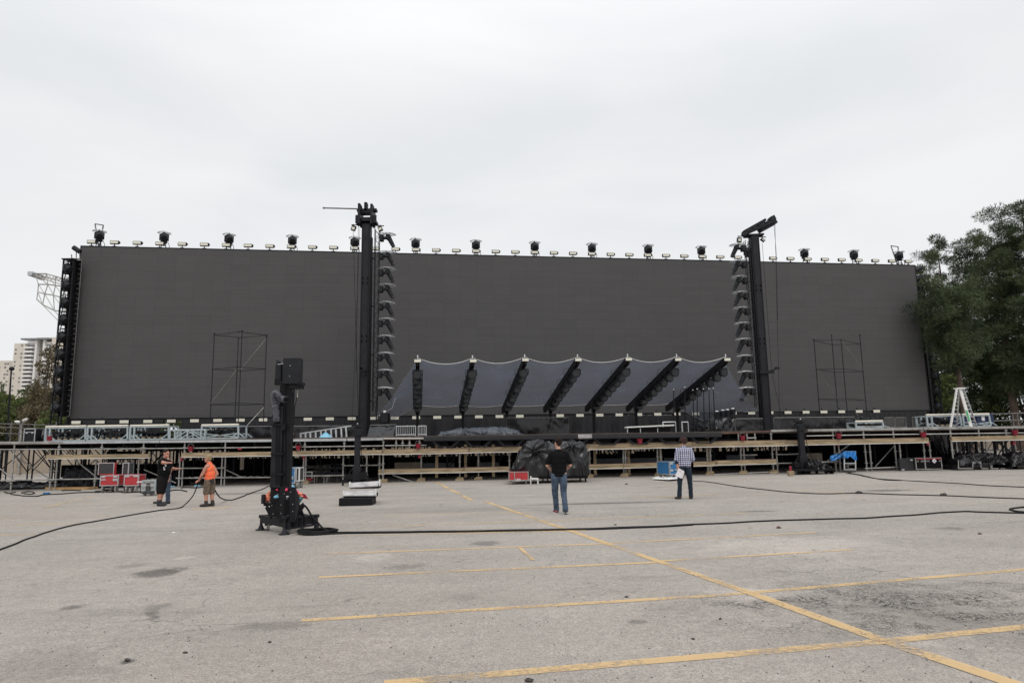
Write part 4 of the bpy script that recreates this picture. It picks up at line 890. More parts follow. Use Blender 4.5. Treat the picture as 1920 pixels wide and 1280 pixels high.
# step ladder
def step_ladder():
    q = lambda x, y, d=0: AT(x, y, 31.15+d*.6); t = thing('step_ladder', 'tall white and green step ladder standing open on the right of the deck', 'ladder', q(1806, 801))
    zf = DECK
    def foot(x, d): p = q(x, 801, d); return Vector((p.x, p.y, DECK))
    tl = q(1794, 728, .0); tr_ = q(1805, 729, .0)
    MB().bar(foot(1782, 0), tl, .10, .05).build('rail', K['white'], t, world=True); MB().bar(foot(1821, 0), q(1800, 728), .13, .05).build('rail', K['white'], t, world=True)
    MB().bar(foot(1794, 1.0), q(1798, 730, .3), .06, .04).build('rail', K['alu'], t, world=True); MB().bar(foot(1832, 1.0), q(1806, 729, .3), .07, .04).build('rail', K['alu'], t, world=True)
    MB().box(q(1799, 728, .15), (.34, .35, .06)).build('top_cap', K['white'], t, world=True)
    for k in range(9):
        u = (k+.7)/10; a = foot(1821, 0).lerp(q(1800, 728), u); b = foot(1832, 1.0).lerp(q(1806, 729, .3), u); MB().bar(a, b, .05, .03).build('rung', K['alu'], t, world=True)
        a = foot(1782, 0).lerp(tl, u); b = foot(1794, 1.0).lerp(q(1798, 730, .3), u); MB().bar(a, b, .04, .03).build('rung', K['alu'], t, world=True)
    p = foot(1821, 0).lerp(q(1800, 728), .3); MB().box((p.x-.02, p.y-.04, p.z), (.05, .03, .5), RY(-.16)).build('green_sticker', mat('green_label', (.05, .45, .18), .5), t, world=True)
step_ladder()
for i, x in enumerate((1843, 1797+3)):
    p = FR(x, 801, 1.3); t = thing('blue_bin', 'dark blue bin with white label ' + ('behind the ladder foot' if i else 'right of the ladder'), 'bin', (p.x, p.y, DECK)); MB().box((0, 0, .33), (.8, .5, .62)).build('body', mat('navy_plastic', (.01, .02, .07), .5), t, bev=.03); MB().box((-.12, -.26, .42), (.14, .01, .2)).build('label', K['paper'], t)
# long table with white top
def table():
    q = lambda x, y: FR(x, y, 1.6); a = q(1173, 812); t = thing('long_table', 'long black-skirted table with a white top on the runway', 'table', (a.x, a.y, DECK)); b = q(1262, 810)
    z0 = q(1173, 801).z; z1_ = q(1262, 797).z
    MB().bar((a.x, a.y, z0), (b.x, b.y, z1_), .8, .06).build('tabletop', K['white'], t, world=True)
    MB().bar((a.x+.1, a.y-.3, (z0+DECK)/2-.03), (b.x-.2, b.y-.3, (z1_+DECK)/2-.03), .05, z0-DECK-.06).build('skirt', K['tee'], t, world=True)
    for x in (1174, 1198, 1230): p = q(x, 805); MB().box((p.x, p.y-.38, DECK+.11), (.035, .04, .2)).build('leg', K['alu'], t, world=True)
table()
def frame_chair(label, x0, x1, y0, y1):
    q = lambda x, y: FR(x, y, 1.8); a = q(x0, y1); b = q(x1, y1); z = q(x0, y0).z; t = thing('equipment_stand', label, 'stand', (a.x, a.y, DECK)); f = MB()
    for p in (a, b): f.tube((p.x, p.y, DECK), (p.x, p.y, z), .022)
    f.tube((a.x, a.y, z), (b.x, b.y, z), .02); f.tube((a.x+.1, a.y+.3, DECK), (a.x+.1, a.y+.3, z*.98), .02); f.build('frame', K['alu'], t, world=True)
frame_chair('white upright tube frame right of the last canopy post', 1279, 1291, 791, 809); frame_chair('low white tube frame behind the long table', 1243, 1267, 791, 800)
for i, (x, xt, y) in enumerate(((1264, 1263, 730), (1285, 1284, 726), (1302, 1299, 731), (1308, 1307, 729), (1321, 1319, 729), (1332, 1329, 729), (1341, 1337.5, 728))):
    a = FR(x, 812, 3+.3*(i % 3)); b = FR(xt, y, 3+.3*(i % 3)); t = thing('antenna_pole', nth(i+1)+' thin black pole from the left in the cluster beside the last canopy post', 'pole', (a.x, a.y, DECK), 0, 'thin black poles beside the canopy')
    MB().tube((a.x, a.y, DECK), b, .035, .02).build('pole', K['black'], t, world=True); MB().ball(b, .028).ball(Vector((a.x, a.y, DECK)).lerp(b, .5), .022).build('tip', K['paper'], t, world=True)
    f = MB()
    for k in range(3): f.tube((a.x, a.y, DECK+.5), (a.x+.35*math.cos(k*2.1+.4), a.y+.35*math.sin(k*2.1+.4), DECK+.01), .014)
    f.build('tripod', K['black'], t, world=True)
heap('covered_goods', 'dark covered stack of instruments left of the right light tower', 'tarpaulin', profpx([(1306, 812), (1318, 797), (1330, 784), (1345, 776), (1375, 774), (1382, 790), (1386, 808)], 37), DECK, (14, 36.6, DECK), 1.4, K['tarp'], 41, .10, 60, 26, 2.0)
heap('covered_goods', 'low dark clutter of stands and cables left of the covered instruments', 'equipment', profpx([(1290, 812), (1296, 800), (1310, 795), (1322, 800), (1334, 812)], 36), DECK, (11, 35.6, DECK), .8, K['plastic'], 43, .13, 40, 20, 4.0)
for i, (x, y) in enumerate(((1344, 771), (1355, 769), (1364, 768), (1374, 766))):
    p = AT(x, y, 36.9); zb = AT(x, y+16, 36.9).z; t = thing('stage_lamp', nth(i+1)+' black lamp with white cap from the left on the covered stack', 'stage light', (p.x, 36.9, zb), 0, 'black lamps with white caps'); h = p.z-zb
    MB().tube((0, 0, 0), (0, 0, h-.04), .12, .16, 12).box((0, 0, .05), (.34, .26, .1)).build('body', K['plastic'], t); MB().ball((0, 0, h), (.09, .09, .04)).build('cap', K['paper'], t)
def small_speaker():
    p = AT(722, 774, 38); t = thing('speaker', 'small black loudspeaker on a stand right of the left light tower', 'speaker', (p.x, 38, DECK)); zb = AT(722, 793, 38).z-DECK; zt_ = p.z-DECK
    MB().box((0, 0, (zb+zt_)/2), (.46, .4, zt_-zb)).build('cabinet', K['tee'], t, bev=.02); MB().tube((0, 0, .0), (0, 0, zb), .03).build('stand', K['black'], t); MB().box((0, -.1, zt_+.08), (.12, .1, .12)).build('lamp', K['paper'], t)
    MB().box((0, -.205, (zb+zt_)/2), (.38, .01, zt_-zb-.08)).build('grille', K['plastic'], t)
small_speaker()

# ================================================================== THIN SCAFFOLD TOWERS ON THE DECK
def thin(label, corners, lv, Y, diag):
    """corners: photo points of four standards at the top ring (x, ytop, xbottom)"""
    t = thing('tube_tower', label, 'scaffolding', (AT(corners[0][0], 800, Y).x, Y, DECK), 0, 'open tube towers on the deck'); C4 = []
    for (x, y, xb, dy) in corners:
        a = AT(x, y, Y+dy); C4.append(a); MB().tube((a.x, a.y, DECK), a, .026, n=6).ball(a, .055, 6, 4).build('standard', K['black2'], t, world=True)
    for k, z in enumerate(lv):
        zz = AT(corners[0][0], z, Y).z; ring = [Vector((p.x, p.y, zz)) for p in C4]
        f = MB()
        for i in range(4): f.tube(ring[i], ring[(i+1) % 4], .020, n=6)
        for p in ring: f.ball(p, .05, 6, 4)
        f.build('ledger_ring', K['black2'], t, world=True)
    for (i, j, za, zb) in diag:
        a = C4[i]; b = C4[j]; MB().tube((a.x, a.y, AT(corners[0][0], za, Y).z if za else DECK), (b.x, b.y, AT(corners[0][0], zb, Y).z if zb else DECK), .018, n=6).build('diagonal', K['galv'], t, world=True)
    return t
thin('open tube tower in front of the left part of the screen', ((402, 625, 396, 0), (454, 620, 448, 1.0), (500, 630, 494, .3), (447, 634, 441, -1.0)), (628, 692, 758), 37.5, ((2, 1, 634, 690), (3, 0, 696, 756), (2, 3, 764, None)))
thin('open tube tower in front of the right part of the screen', ((1526, 636, 1536, 0), (1559, 628, 1570, 2.0), (1612, 628, 1622, 1.9), (1577, 637, 1587, -.1)), (638, 692, 748), 39.5, ((3, 2, 640, 686), (0, 1, 692, 742), (3, 2, 750, None)))

# ================================================================== LIGHT TOWERS
def mv_side():
    t = thing('moving_light', '', 'stage light', (0, 0, 0), 0)
    MB().box((.05, 0, 0), (.22, .42, .38)).build('base', K['plastic'], t, bev=.03)
    MB().bar((.14, 0, 0), (.46, 0, .02), .3, .13).box((.44, -.2, .06), (.2, .07, .3)).box((.44, .2, .06), (.2, .07, .3)).build('yoke', K['plastic'], t, bev=.02)
    h = MB().cap((.44, 0, .12), .155, (.72, 0, -.42), .13, 14).build('head', K['plastic'], t)
    MB().tube((.745, 0, -.47), (.79, 0, -.56), .12, n=14).build('lens', K['dlens'], h)
    rows = []
    for j in range(6):
        rr = .5*j/5+.001; rows.append([(.42+rr*math.cos(a*math.pi/8)*1.05, rr*math.sin(a*math.pi/8)*.9, .34-.10*(j/5)**2-.05*math.cos(a*math.pi/8)*rr) for a in range(17)])
    MB().sheet(rows).build('rain_hood', K['hood'], t, solid=.012)
    MB().bar((.1, 0, .12), (.3, 0, .32), .03).build('hood_bracket', K['black'], t)
    MB().bar((-.12, 0, .05), (-.02, 0, .05), .08).build('clamp', K['alu'], t); return t
mvs = mv_side(); MVU = [0]
def light_tower(side, xt, yt, xb, ys, label, Y):
    a = AT(xt, yt, Y); base = Vector((a.x, Y, DECK)); H = a.z-DECK; s = 1 if side == 'left' else -1
    xmid = (AT(xt, yt, Y).x + AT(xb, 800, Y).x)/2; base.x = xmid
    t = thing('light_tower', label, 'light tower', base)
    m_ = MB().box((0, 0, H/2), (.56, .5, H)); m_.build('mast', K['black2'], t, bev=.04)
    MB().box((-.2*s, -.262, H/2), (.03, .02, H-.4)).box((.2*s, -.262, H/2), (.05, .03, H-.4)).build('cable_rail', K['black'], t)
    MB().box((s*.31, .05, H/2-.3), (.06, .36, H-1.2)).build('side_rail', K['black'], t)
    for z in (H*.72, H*.45):
        for x in (-.16, .16):
            for k in range(2): MB().box((x, -.256, z+k*.3-.15), (.12, .02, .18)).build('slot', K['tee'], t)
    q = MB(); x0 = .52 if s > 0 else .34; ztop_ = H-.35
    for (x, y) in ((x0, -.14), (x0+.26, -.14), (x0, .14), (x0+.26, .14)): q.tube((s*x, y, 1.6), (s*x, y, ztop_), .024, n=6)
    z = 1.7; k = 0
    while z < ztop_-.3:
        for y in (-.14, .14): q.tube((s*x0, y, z), (s*(x0+.26), y, z+.3), .014, n=5) if k % 2 else q.tube((s*(x0+.26), y, z), (s*x0, y, z+.3), .014, n=5)
        z += .3; k += 1
    q.build('ladder_truss', K['black2'], t)
    br = MB()
    for z in (2.2, 5, 8, 11): br.bar((0, 0, min(z, H-1.5)), (s*x0, 0, min(z, H-1.5)), .08)
    br.build('standoff', K['black'], t)
    for j, (lx, y) in enumerate(ys):
        z = AT(lx, y, Y).z; side_x = s*(x0+.36)
        lab = nth(j+1)+' angled moving light from the top on the '+side+' light tower'
        o = place(mvs, MVU[0] > 0, (base.x+side_x, Y, z+.08), 0 if s > 0 else math.pi, lab); MVU[0] += 1; o['group'] = 'angled moving lights on the '+side+' light tower'
    return t, base, H
lt, lb_, lH = light_tower('left', 690, 419, 680, [(715, y) for y in (449, 483, 514, 545, 578, 609, 641, 673, 705, 738)], 'tall black mast carrying a column of lights, left of the canopy', 41)
rt, rb_, rH = light_tower('right', 1413, 441, 1437, [(1395, 468)]+[(1400, y) for y in (499, 529, 558, 587, 616, 646, 677, 707, 737)], 'tall black mast with lights and slanted top, right of the canopy', 43)
# left head (seen from the front)
h = MB(); q = lambda x, y: AT(x, y, 41)-lb_
def qb(mb, x0, y0, x1, y1, d0=-.3, d1=.3):
    a = q(x0, y0); b = q(x1, y1); mb.box(((a.x+b.x)/2, (d0+d1)/2, (a.z+b.z)/2), (abs(b.x-a.x), d1-d0, abs(a.z-b.z))); return mb
qb(h, 674, 392, 678, 423, -.5, .5); qb(h, 697, 392, 701, 423, -.5, .5); qb(h, 669, 407, 676, 422, -.4, -.32); qb(h, 701, 407, 708, 421, -.4, -.32); qb(h, 679, 410, 698, 421, -.3, .3); qb(h, 669, 417, 708, 421, -.3, .3)
qb(h, 670, 393, 707, 397, -.2, .2); qb(h, 679, 399, 697, 401.5, -.3, .3); h.build('head_frame', K['black2'], lt, bev=.008)
hh = MB(); qb(hh, 673, 384, 677, 395); qb(hh, 696, 385, 700, 395); qb(hh, 684, 381, 689, 399, -.2, .2); hh.bar(q(676, 386)+Vector((0, 0, 0)), q(680, 394), .1); hh.bar(q(697, 386), q(694, 394), .1); hh.build('winch_bracket', K['black'], lt)
MB().tube(q(607, 390), q(669, 391.5), .045, n=8).ball(q(607, 390), .07, 8, 6).build('lightning_arm', K['tube'], lt)
MB().bar(q(659, 421.5), q(720, 423.5), .05).build('cross_tube', K['black'], lt)
for (x, y, r_) in ((663, 428, .35), (713, 429, -.45)):
    p = AT(x, y, 40.9); t = thing('flood_light', 'small floodlight hanging under the top of the left light tower, '+('left' if x < 680 else 'right')+' side', 'floodlight', p); MB().box((0, 0, 0), (.26, .2, .3), RY(r_)).build('housing', K['black2'], t); MB().box((math.sin(-r_)*.1*0+.0, -.105, -.03), (.18, .02, .16), RY(r_)).build('lens', K['lens'], t); MB().bar((0, 0, .1), (0, 0, .26), .03).build('bracket', K['black'], t)
cl_ = MB().tube(q(662, 425), q(672, 790), .012, n=5).tube(q(672, 423), q(668, 700), .012, n=5).tube(q(672, 423)+Vector((.1,0,0)), q(660, 800), .01, n=5); cl_.build('steel_cable', K['black'], lt)
cm = MB(); p = q(683, 698)
for k in range(5): cm.box((p.x+rnd.uniform(-.15, .15), -.4, p.z+rnd.uniform(-.25, .25)), (.16, .12, .12))
cm.bar((p.x-.2, -.42, p.z-.1), (p.x+.25, -.42, p.z+.12), .05); cm.build('clamp_assembly', K['plastic'], lt)
MB().path([q(707, 745), q(705, 770), q(706, 790)], .04, 6).build('power_cable', K['rubber'], lt)
# right head: slanted platform rising to the right
q = lambda x, y, d=0: AT(x, y, 43+d)-rb_
h = MB()
for d in (-.35, .35):
    h.bar(q(1391, 441, d), q(1452, 414, d), .22, .2); 
h.bar(q(1393, 436, 0), q(1434, 413, 0), .5, .16); h.bar(q(1424, 432, 0), q(1453, 416, 0), .66, .3); h.bar(q(1396, 443, 0), q(1430, 441, 0), .6, .12); h.build('head_frame', K['black2'], rt, bev=.02)
k_ = MB()
for i in range(5): p = q(1400+i*11, 436-i*5.2, 0); k_.box(p, (.3, 1.0, .12), RY(-.42))
p = q(1447, 411); k_.box(p, (.3, .6, .3), RY(-.45)); k_.build('pulley_block', K['plastic'], rt)
MB().bar(q(1383, 443), q(1436, 444.5), .05).build('cross_tube', K['black'], rt)
for (x, y, r_) in ((1386, 450, .1), (1430, 450, -.9)):
    p = AT(x, y, 42.9); t = thing('flood_light', 'small floodlight hanging under the top of the right light tower, '+('left' if x < 1400 else 'right')+' side', 'floodlight', p); MB().box((0, 0, 0), (.28 if x < 1400 else .14, .2, .28), RY(r_)).build('housing', K['black2'], t); MB().box((0, -.105, -.02), (.18 if x < 1400 else .06, .02, .16), RY(r_)).build('lens', K['lens'], t); MB().bar((0, 0, .1), (0, 0, .26), .03).build('bracket', K['black'], t)
cl_ = MB()
for (a, b) in (((1451, 418), (1456, 480)), ((1453, 420), (1462, 795)), ((1456, 480), (1458, 600)), ((1429, 455), (1447, 700)), ((1447, 700), (1470, 800))): cl_.tube(q(*a), q(*b), .012, n=5)
cl_.build('steel_cable', K['black'], rt)
MB().bar(q(1436, 697, -.4), q(1460, 690, -.4), .06).box(q(1457, 690, -.4), (.25, .15, .15)).box(q(1438, 697, -.35), (.9, .12, .2)).build('camera_arm', K['plastic'], rt)

# ================================================================== CANOPY
BT = [(783, 770), (864, 770), (943, 770), (1021, 768.5), (1099, 767.5), (1176, 767), (1250, 766.5)]
TP = [(783, 679), (886, 679), (984, 677), (1083, 677), (1177, 676), (1269, 676), (1361, 676)]
PX = [783, 867, 951, 1035, 1116, 1195, 1272]
tails = [SC(x, y, 3.0) for x, y in BT]; tips = [SC(x, y, 3.0+9.0) for x, y in TP]
bdir = sum(((b-a) for a, b in zip(tails, tips)), Vector())/7
drum_used = [0]
def make_drum():
    t = thing('drum_light', '', 'stage light', (0, 0, 0)); MB().tube((0, .12, 0), (0, -.14, 0), .2, .24, 16).build('drum', K['plastic'], t); MB().tube((0, -.145, 0), (0, -.165, 0), .185, n=16).build('lens', K['dlens'], t)
    MB().box((-.25, 0, .08), (.04, .1, .26)).box((.25, 0, .08), (.04, .1, .26)).box((0, 0, .24), (.5, .1, .05)).bar((0, 0, .25), (0, 0, .4), .05).build('yoke', K['black'], t); return t
drum = make_drum()
for i in range(7):
    A_, B_ = tails[i], tips[i]; d = B_-A_
    t = thing('canopy_boom', nth(i+1)+' slanting black boom from the left under the stage canopy', 'boom', (A_.x, A_.y, DECK), 0, 'slanting black booms under the canopy')
    MB().bar(A_, B_, .20, .34).build('upper_beam', K['black'], t, world=True)
    up = Vector((0, 0, -1)); pp = A_ + d*.22; low = PL(PX[i], 758, tails[0]+sfwd*2.0, tails[6]+sfwd*2.0); low = A_ + d*.2 + Vector((0, 0, -.62))
    MB().bar(low, A_+d*.52+Vector((0, 0, -.12)), .18, .22).build('lower_strut', K['black'], t, world=True)
    MB().box(A_+d*.2+Vector((0, 0, -.35)), (.24, .4, .6)).build('knuckle', K['black2'], t, world=True)
    MB().bar((low.x, low.y, DECK), (low.x, low.y, low.z+.1), .15, .15, up=(0, 1, 0)).build('post', K['black'], t, world=True)
    MB().box((low.x, low.y, DECK+.02), (.5, .5, .04)).build('base_plate', K['black2'], t, world=True)
    MB().tube(B_+Vector((0, 0, .15)), B_+Vector((.0, 0, .32)), .02).ball(B_+Vector((0, 0, .33)), .04, 6, 4).build('tip_pin', K['paper'], t, world=True)
    cb = MB(); 
    for kk in range(3): cb.path([A_+d*(.3+.2*kk)+Vector((-.12, 0, .2)), A_+d*(.36+.2*kk)+Vector((-.25, 0, .3)), A_+d*(.42+.2*kk)+Vector((-.12, 0, .2))], .018, 5)
    cb.build('cable', K['rubber'], t, world=True)
    for j in range(8):
        u = .97-.68*j/7-.02; p = A_+d*u+Vector((0, 0, -.52))
        o = place(drum, drum_used[0] > 0, p, STH+rnd.uniform(-.15, .15), nth(j+1)+' round light from the top under the '+nth(i+1)+' canopy boom from the left'); drum_used[0] += 1; o['group'] = 'round lights under the canopy booms'
    fx, fy = [(783, 676.5), (887, 676.5), (985, 674.5), (1084, 674.5), (1178.5, 673.5), (1271, 674), (1363, 674)][i]; p = SC(fx, fy, 12.15)
    tt = thing('flood_light', 'cream floodlight at the tip of the '+nth(i+1)+' canopy boom from the left', 'floodlight', p, STH, 'cream floodlights at the boom tips')
    MB().box((0, .02, 0), (.40, .14, .20)).build('housing', K['black2'], tt, bev=.015); MB().box((0, -.06, 0), (.35, .02, .15)).build('lens', K['lens'], tt); MB().bar((0, 0, -.25), (0, 0, -.1), .04).build('bracket', K['black'], tt)
# roof mesh
rows = []; NV = 20; NUp = 12
for j in range(NV+1):
    v = .06 + .95*j/NV; row = []
    for i in range(6):
        for k in range(NUp + (1 if i == 5 else 0)):
            w_ = k/NUp; a = tails[i].lerp(tips[i], v); b = tails[i+1].lerp(tips[i+1], v); p = a.lerp(b, w_); s4 = 4*w_*(1-w_)
            sc_ = s4*(j/NV)**6; p = p - bdir*.03*sc_ + Vector((0, 0, .2 - .25*s4*(.4+.5*(j/NV)))); p.z += .02*fold((p.x, p.y, 0), .8, 4); row.append(p)
    rows.append(row)
can = thing('stage_canopy', 'translucent blue-grey mesh roof scalloped between slanting booms above the runway', 'canopy', (tails[3].x, tails[3].y-4, 3.5))
MB().sheet(rows).build('roof_panel', K['net'], can, world=True)
MB().path(rows[-1], .015, 6).build('front_rope', K['white'], can, world=True); MB().path(rows[0], .018, 6).build('rear_rope', K['galv'], can, world=True)
def wing(edge_in, outer, ropes):
    g_ = []; n = len(edge_in)
    for j in range(n):
        row = []
        for k in range(11):
            w_ = k/10; p = edge_in[j].lerp(outer[j], w_); p = p + Vector((0, 0, .08*fold((p.x, p.y, p.z), .9, 8))); row.append(p)
        g_.append(row)
    MB().sheet(g_).build('side_wing', K['net'], can, world=True)
    MB().path([r[-1] for r in g_], .012, 5).build('wing_rope', K['galv'], can, world=True)
    MB().path(g_[0], .012, 5).build('wing_rope', K['galv'], can, world=True)
nw = 14
ei = [r[0] for r in rows]; ei = [ei[int(round(j*(len(ei)-1)/nw))] for j in range(nw+1)]
def qbz(pts, n):
    out_ = []
    for j in range(n+1):
        t_ = j/n*(len(pts)-1); k = min(int(t_), len(pts)-2); out_.append(pts[k].lerp(pts[k+1], t_-k))
    return out_
lw = qbz([SC(738, 784, 4.0), SC(703, 783, 5.5), SC(735, 745, 7.5), SC(755, 712, 9.5), SC(776, 682, 11.8)], nw); wing(ei, lw, 0)
ei = [r[-1] for r in rows]; ei = [ei[int(round(j*(len(ei)-1)/nw))] for j in range(nw+1)]
rw = qbz([SC(1326, 792, 4.0), SC(1352, 768, 4.5), SC(1428, 774, 5.5), SC(1395, 742, 8), SC(1375, 708, 10), SC(1362, 680, 11.9)], nw); wing(ei, rw, 0)
MB().path([SC(703, 783, 5.5), SC(735, 765, 5.2), SC(742, 745, 5)], .015, 5).build('guy_rope', K['white'], can, world=True)

# ================================================================== SIDE LIGHT TOWERS (ends of the screen)
def side_tower(side, xs_, ys_, Y, label, n):
    (xt, xb) = xs_; zt = AT(xt, ys_[0], Y).z; zb = AT(xb, ys_[1], Y).z; x = (AT(xt, ys_[0], Y).x+AT(xb, ys_[1], Y).x)/2; s = 1 if side == 'left' else -1
    t = thing('side_light_rack', label, 'light rack', (x, Y, DECK))
    H0, H1 = zb-DECK, zt-DECK; f = MB()
    for (a, b) in ((-.33, -.3), (.33, -.3), (-.33, .4), (.33, .4)): f.bar((a, b, 0), (a, b, H1), .08)
    z = H0
    while z < H1:
        for b in (-.3, .4): f.bar((-.33, b, z), (.33, b, z), .04)
        f.bar((.33, -.3, z), (.33, .4, z+.5), .03); z += .55
    f.build('frame', K['black'], t)
    MB().box((0, .46, (H0+H1)/2), (.68, .03, H1-H0)).build('backing', K['tee'], t); MB().box((.30*s, -.2, (H0+H1)/2), (.10, .2, H1-H0)).build('spine', K['black'], t)
    r_ = MB(); z = H0
    while z < H1+.3: r_.tube((.33*s, .2, z), (.52*s, .2, z), .02, n=5); z += .33
    r_.tube((.52*s, .2, H0), (.52*s, .2, H1+.3), .025, n=6); r_.build('ladder', K['tube'], t)
    MB().box((0, 0, H1+.03), (.8, .9, .06)).build('top_plate', K['black2'], t)
    dk = None
    for j in range(n):
        z = zt - (j+.75)*(zt-zb)/n
        o = dup(ml, (x-.12*s, Y-.15, z-.5), .25*s, nth(j+1)+' moving light from the top in the rack at the '+side+' end of the screen', rot=(0, 0, .9*s)); o['group'] = 'moving lights in the %s rack' % side
        for c in kids(o):
            if c.name.startswith('rain_hood'): bpy.data.objects.remove(c)
side_tower('left', (131, 115), (489, 780), 43.2, 'tall black rack of moving lights at the left end of the screen', 9)
side_tower('right', (1731, 1753), (522, 775), 54.5, 'tall black rack of moving lights at the right end of the screen', 9)
t = thing('access_railing', 'small railing and rolled cover on top of the left light rack', 'railing', AT(140, 489, 43.2)); f = MB(); q = lambda x, y: AT(x, y, 43.2)
for a, b in (((143, 489), (143, 472)), ((150, 489), (149, 472)), ((135, 489), (134, 477)), ((133, 485), (150, 485)), ((134, 491), (152, 487))): f.tube(q(*a), q(*b), .03)
f.build('rails', K['tube'], t, world=True); MB().tube(q(138, 464), q(150, 472), .16, n=12).build('rolled_cover', K['black2'], t, world=True)
t = thing('rolled_cover', 'dark rolled cover sticking out at the top right corner of the screen', 'roll', AT(1720, 505, 53)); MB().tube(AT(1717, 507, 53), AT(1727, 502, 53), .16, n=12).build('roll', K['black2'], t, world=True)
MB().box(AT(1730, 520, 54), (.9, .7, .3)).build('bracket', K['black2'], t, world=True)

# outrigger lattice behind the left end
def outrigger():
    Y = 52; q = lambda x, y, d=0: AT(x, y, Y+d); t = thing('lattice_outrigger', 'pale steel lattice arm sticking out left behind the screen', 'scaffolding', q(118, 560)); f = MB(); g_ = MB()
    for d in (0, 1.2):
        top = [(66, 513), (86, 513), (104, 518), (122, 523), (150, 530)]; L2 = [(72, 533), (90, 533), (104, 535), (122, 537), (150, 540)]; L3 = [(71, 547), (84, 551), (100, 553), (122, 560), (150, 566)]; L4 = [(69, 561), (80, 571), (102, 582), (122, 584), (150, 590)]
        for Lx in (top, L2, L3, L4):
            for a, b in zip(Lx, Lx[1:]): f.tube(q(*a, d), q(*b, d), .05, n=6)
        for k in range(4):
            for La, Lb in ((top, L2), (L2, L3), (L3, L4)):
                f.tube(q(*La[k], d), q(*Lb[k], d), .035, n=5); f.tube(q(*La[k], d), q(*Lb[k+1], d), .03, n=5)
        for a, b in (((80, 571), (116, 608)), ((102, 582), (120, 602)), ((68, 519), (122, 535)), ((82, 527), (90, 533)), ((68, 518), (86, 520)), ((86, 520), (122, 530))): f.tube(q(*a, d), q(*b, d), .035, n=5)
    for k in range(9):
        x = 68+k*6.5; y = 513+k*1.3; f.tube(q(x, y), q(x+3, y+6), .03, n=5); f.tube(q(x+3, y+6), q(x+6.5, y+1), .03, n=5); f.tube(q(x, y), q(x, y, 1.2), .03, n=5)
    f.build('lattice', K['galv'], t, world=True); MB().box(q(69, 517, .6), (.35, 1.6, .32)).build('end_box', K['alu'], t, world=True)
outrigger()

# ================================================================== GROUND GOODS
def W2(x, y, Y): return AT(x, y, Y)
def flight(name_label, x0, x1, y0, y1, ywheel, Y, rz, depth, m, lid=None, edge='alu', marks=(), cat='flight case', casters=True):
    """body front face between photo points at distance Y; local x right, y back"""
    a = AT(x0, y1, Y); b = AT(x1, y1, Y); zt = AT(x0, y0, Y).z; zb = a.z; g0 = gz(a.x); Wd = (b.x-a.x)/math.cos(rz); H = zt-zb
    t = thing('flight_case', name_label, cat, (a.x, Y, g0), rz); zo = zb-g0
    MB().box((Wd/2, depth/2, zo+H/2), (Wd, depth, H)).build('body', K[m], t, bev=.008)
    e = MB(); ew = .035; zz0, zz1 = zo, zo+H
    for y in (-.006, depth+.006):
        for x in (ew/2-.006, Wd-ew/2+.006): e.box((x, y, (zz0+zz1)/2), (ew, .016, H))
        for z in (zz0+ew/2, zz1-ew/2): e.box((Wd/2, y, z), (Wd-2*ew+.02, .014, ew))
    for x in (-.006, Wd+.006):
        for z in (zz0+ew/2, zz1-ew/2): e.box((x, depth/2, z), (.014, depth, ew))
        for y in (ew/2+.012, depth-ew/2-.012): e.box((x, y, (zz0+zz1)/2), (.012, ew, H-2*ew))
    e.build('edging', K[edge], t)
    for (u, v, w_, h_) in marks: MB().box((u*Wd, -.012, zo+v*H), (w_, .03, h_)).build('catch', K['alu'], t)
    if casters:
        for x in (.1, Wd-.1):
            for y in (.1, depth-.1): MB().tube((x-.025, y, zo/2), (x+.025, y, zo/2), max(zo/2, .03), n=12).box((x, y, zo-.02), (.09, .09, .035)).build('caster', K['caster'], t)
    if lid:
        lx0, lx1, ly0, lean = lid; A_ = AT(lx0, y0, Y+depth).x - a.x; B_ = AT(lx1, y0, Y+depth).x - a.x; hz = AT(lx0, ly0, Y+depth).z-zt
        l_ = MB().box(((A_+B_)/2, depth-.06, zz1+hz/2), (B_-A_, .22, hz)); lo = l_.build('lid', K[m], t)
        MB().box(((A_+B_)/2, depth-.175, zz1+hz/2), (B_-A_-.08, .01, hz-.08)).build('lid_lining', K['lidg'], lo)
        q = MB()
        for x in (A_+.015, B_-.015): q.box((x, depth-.18, zz1+hz/2), (.03, .03, hz))
        q.box(((A_+B_)/2, depth-.18, zz1+hz-.015), (B_-A_-.06, .03, .03)); q.build('lid_edging', K[edge], lo)
    return t
flight('large red flight case with its lid standing open behind it', 187, 219, 891, 911, 0, 29.8, .12, 1.1, 'red', (194, 222, 867, 0), marks=((.18, .85, .14, .06), (.82, .85, .14, .06), (.18, .6, .2, .05), (.84, .58, .2, .1)))
flight('smaller closed red flight case beside the open red one', 232, 257, 890, 911, 0, 29.5, .15, .8, 'red', None, marks=((.18, .88, .2, .07), (.82, .88, .2, .07)))
flight('grey flight case lid standing upright behind the smaller red case', 229, 240, 867, 890, 0, 31.0, .1, .5, 'lidg', casters=False)
t = flight('pale grey equipment case on casters beside the arm-pointing man', 265, 290, 900, 920, 0, 27.0, .05, .7, 'galv', None, 'cart', marks=((.2, .6, .16, .07), (.8, .6, .16, .07), (.2, .45, .16, .05), (.8, .45, .16, .05)))
MB().box((.26, -.02, .28), (.18, .02, .2)).box((.27, -.015, .12), (.42, .02, .1)).box((.27, -.012, .46), (.42, .02, .06)).build('front_panel', K['lidg'], t); MB().box((.1, .3, .53), (.7, .4, .03)).build('cover_sheet', K['paper'], t)
flight('tall blue flight case standing behind the rolling mast', 541, 553, 876, 906, 0, 29.5, 0, .8, 'blue', None, marks=((.5, .35, .12, .12), (.2, .7, .08, .08)))
t = flight('tall open case with a white frame right of the tall blue case', 554.5, 561, 876, 902, 0, 29.6, 0, .6, 'lidg', None, 'white')
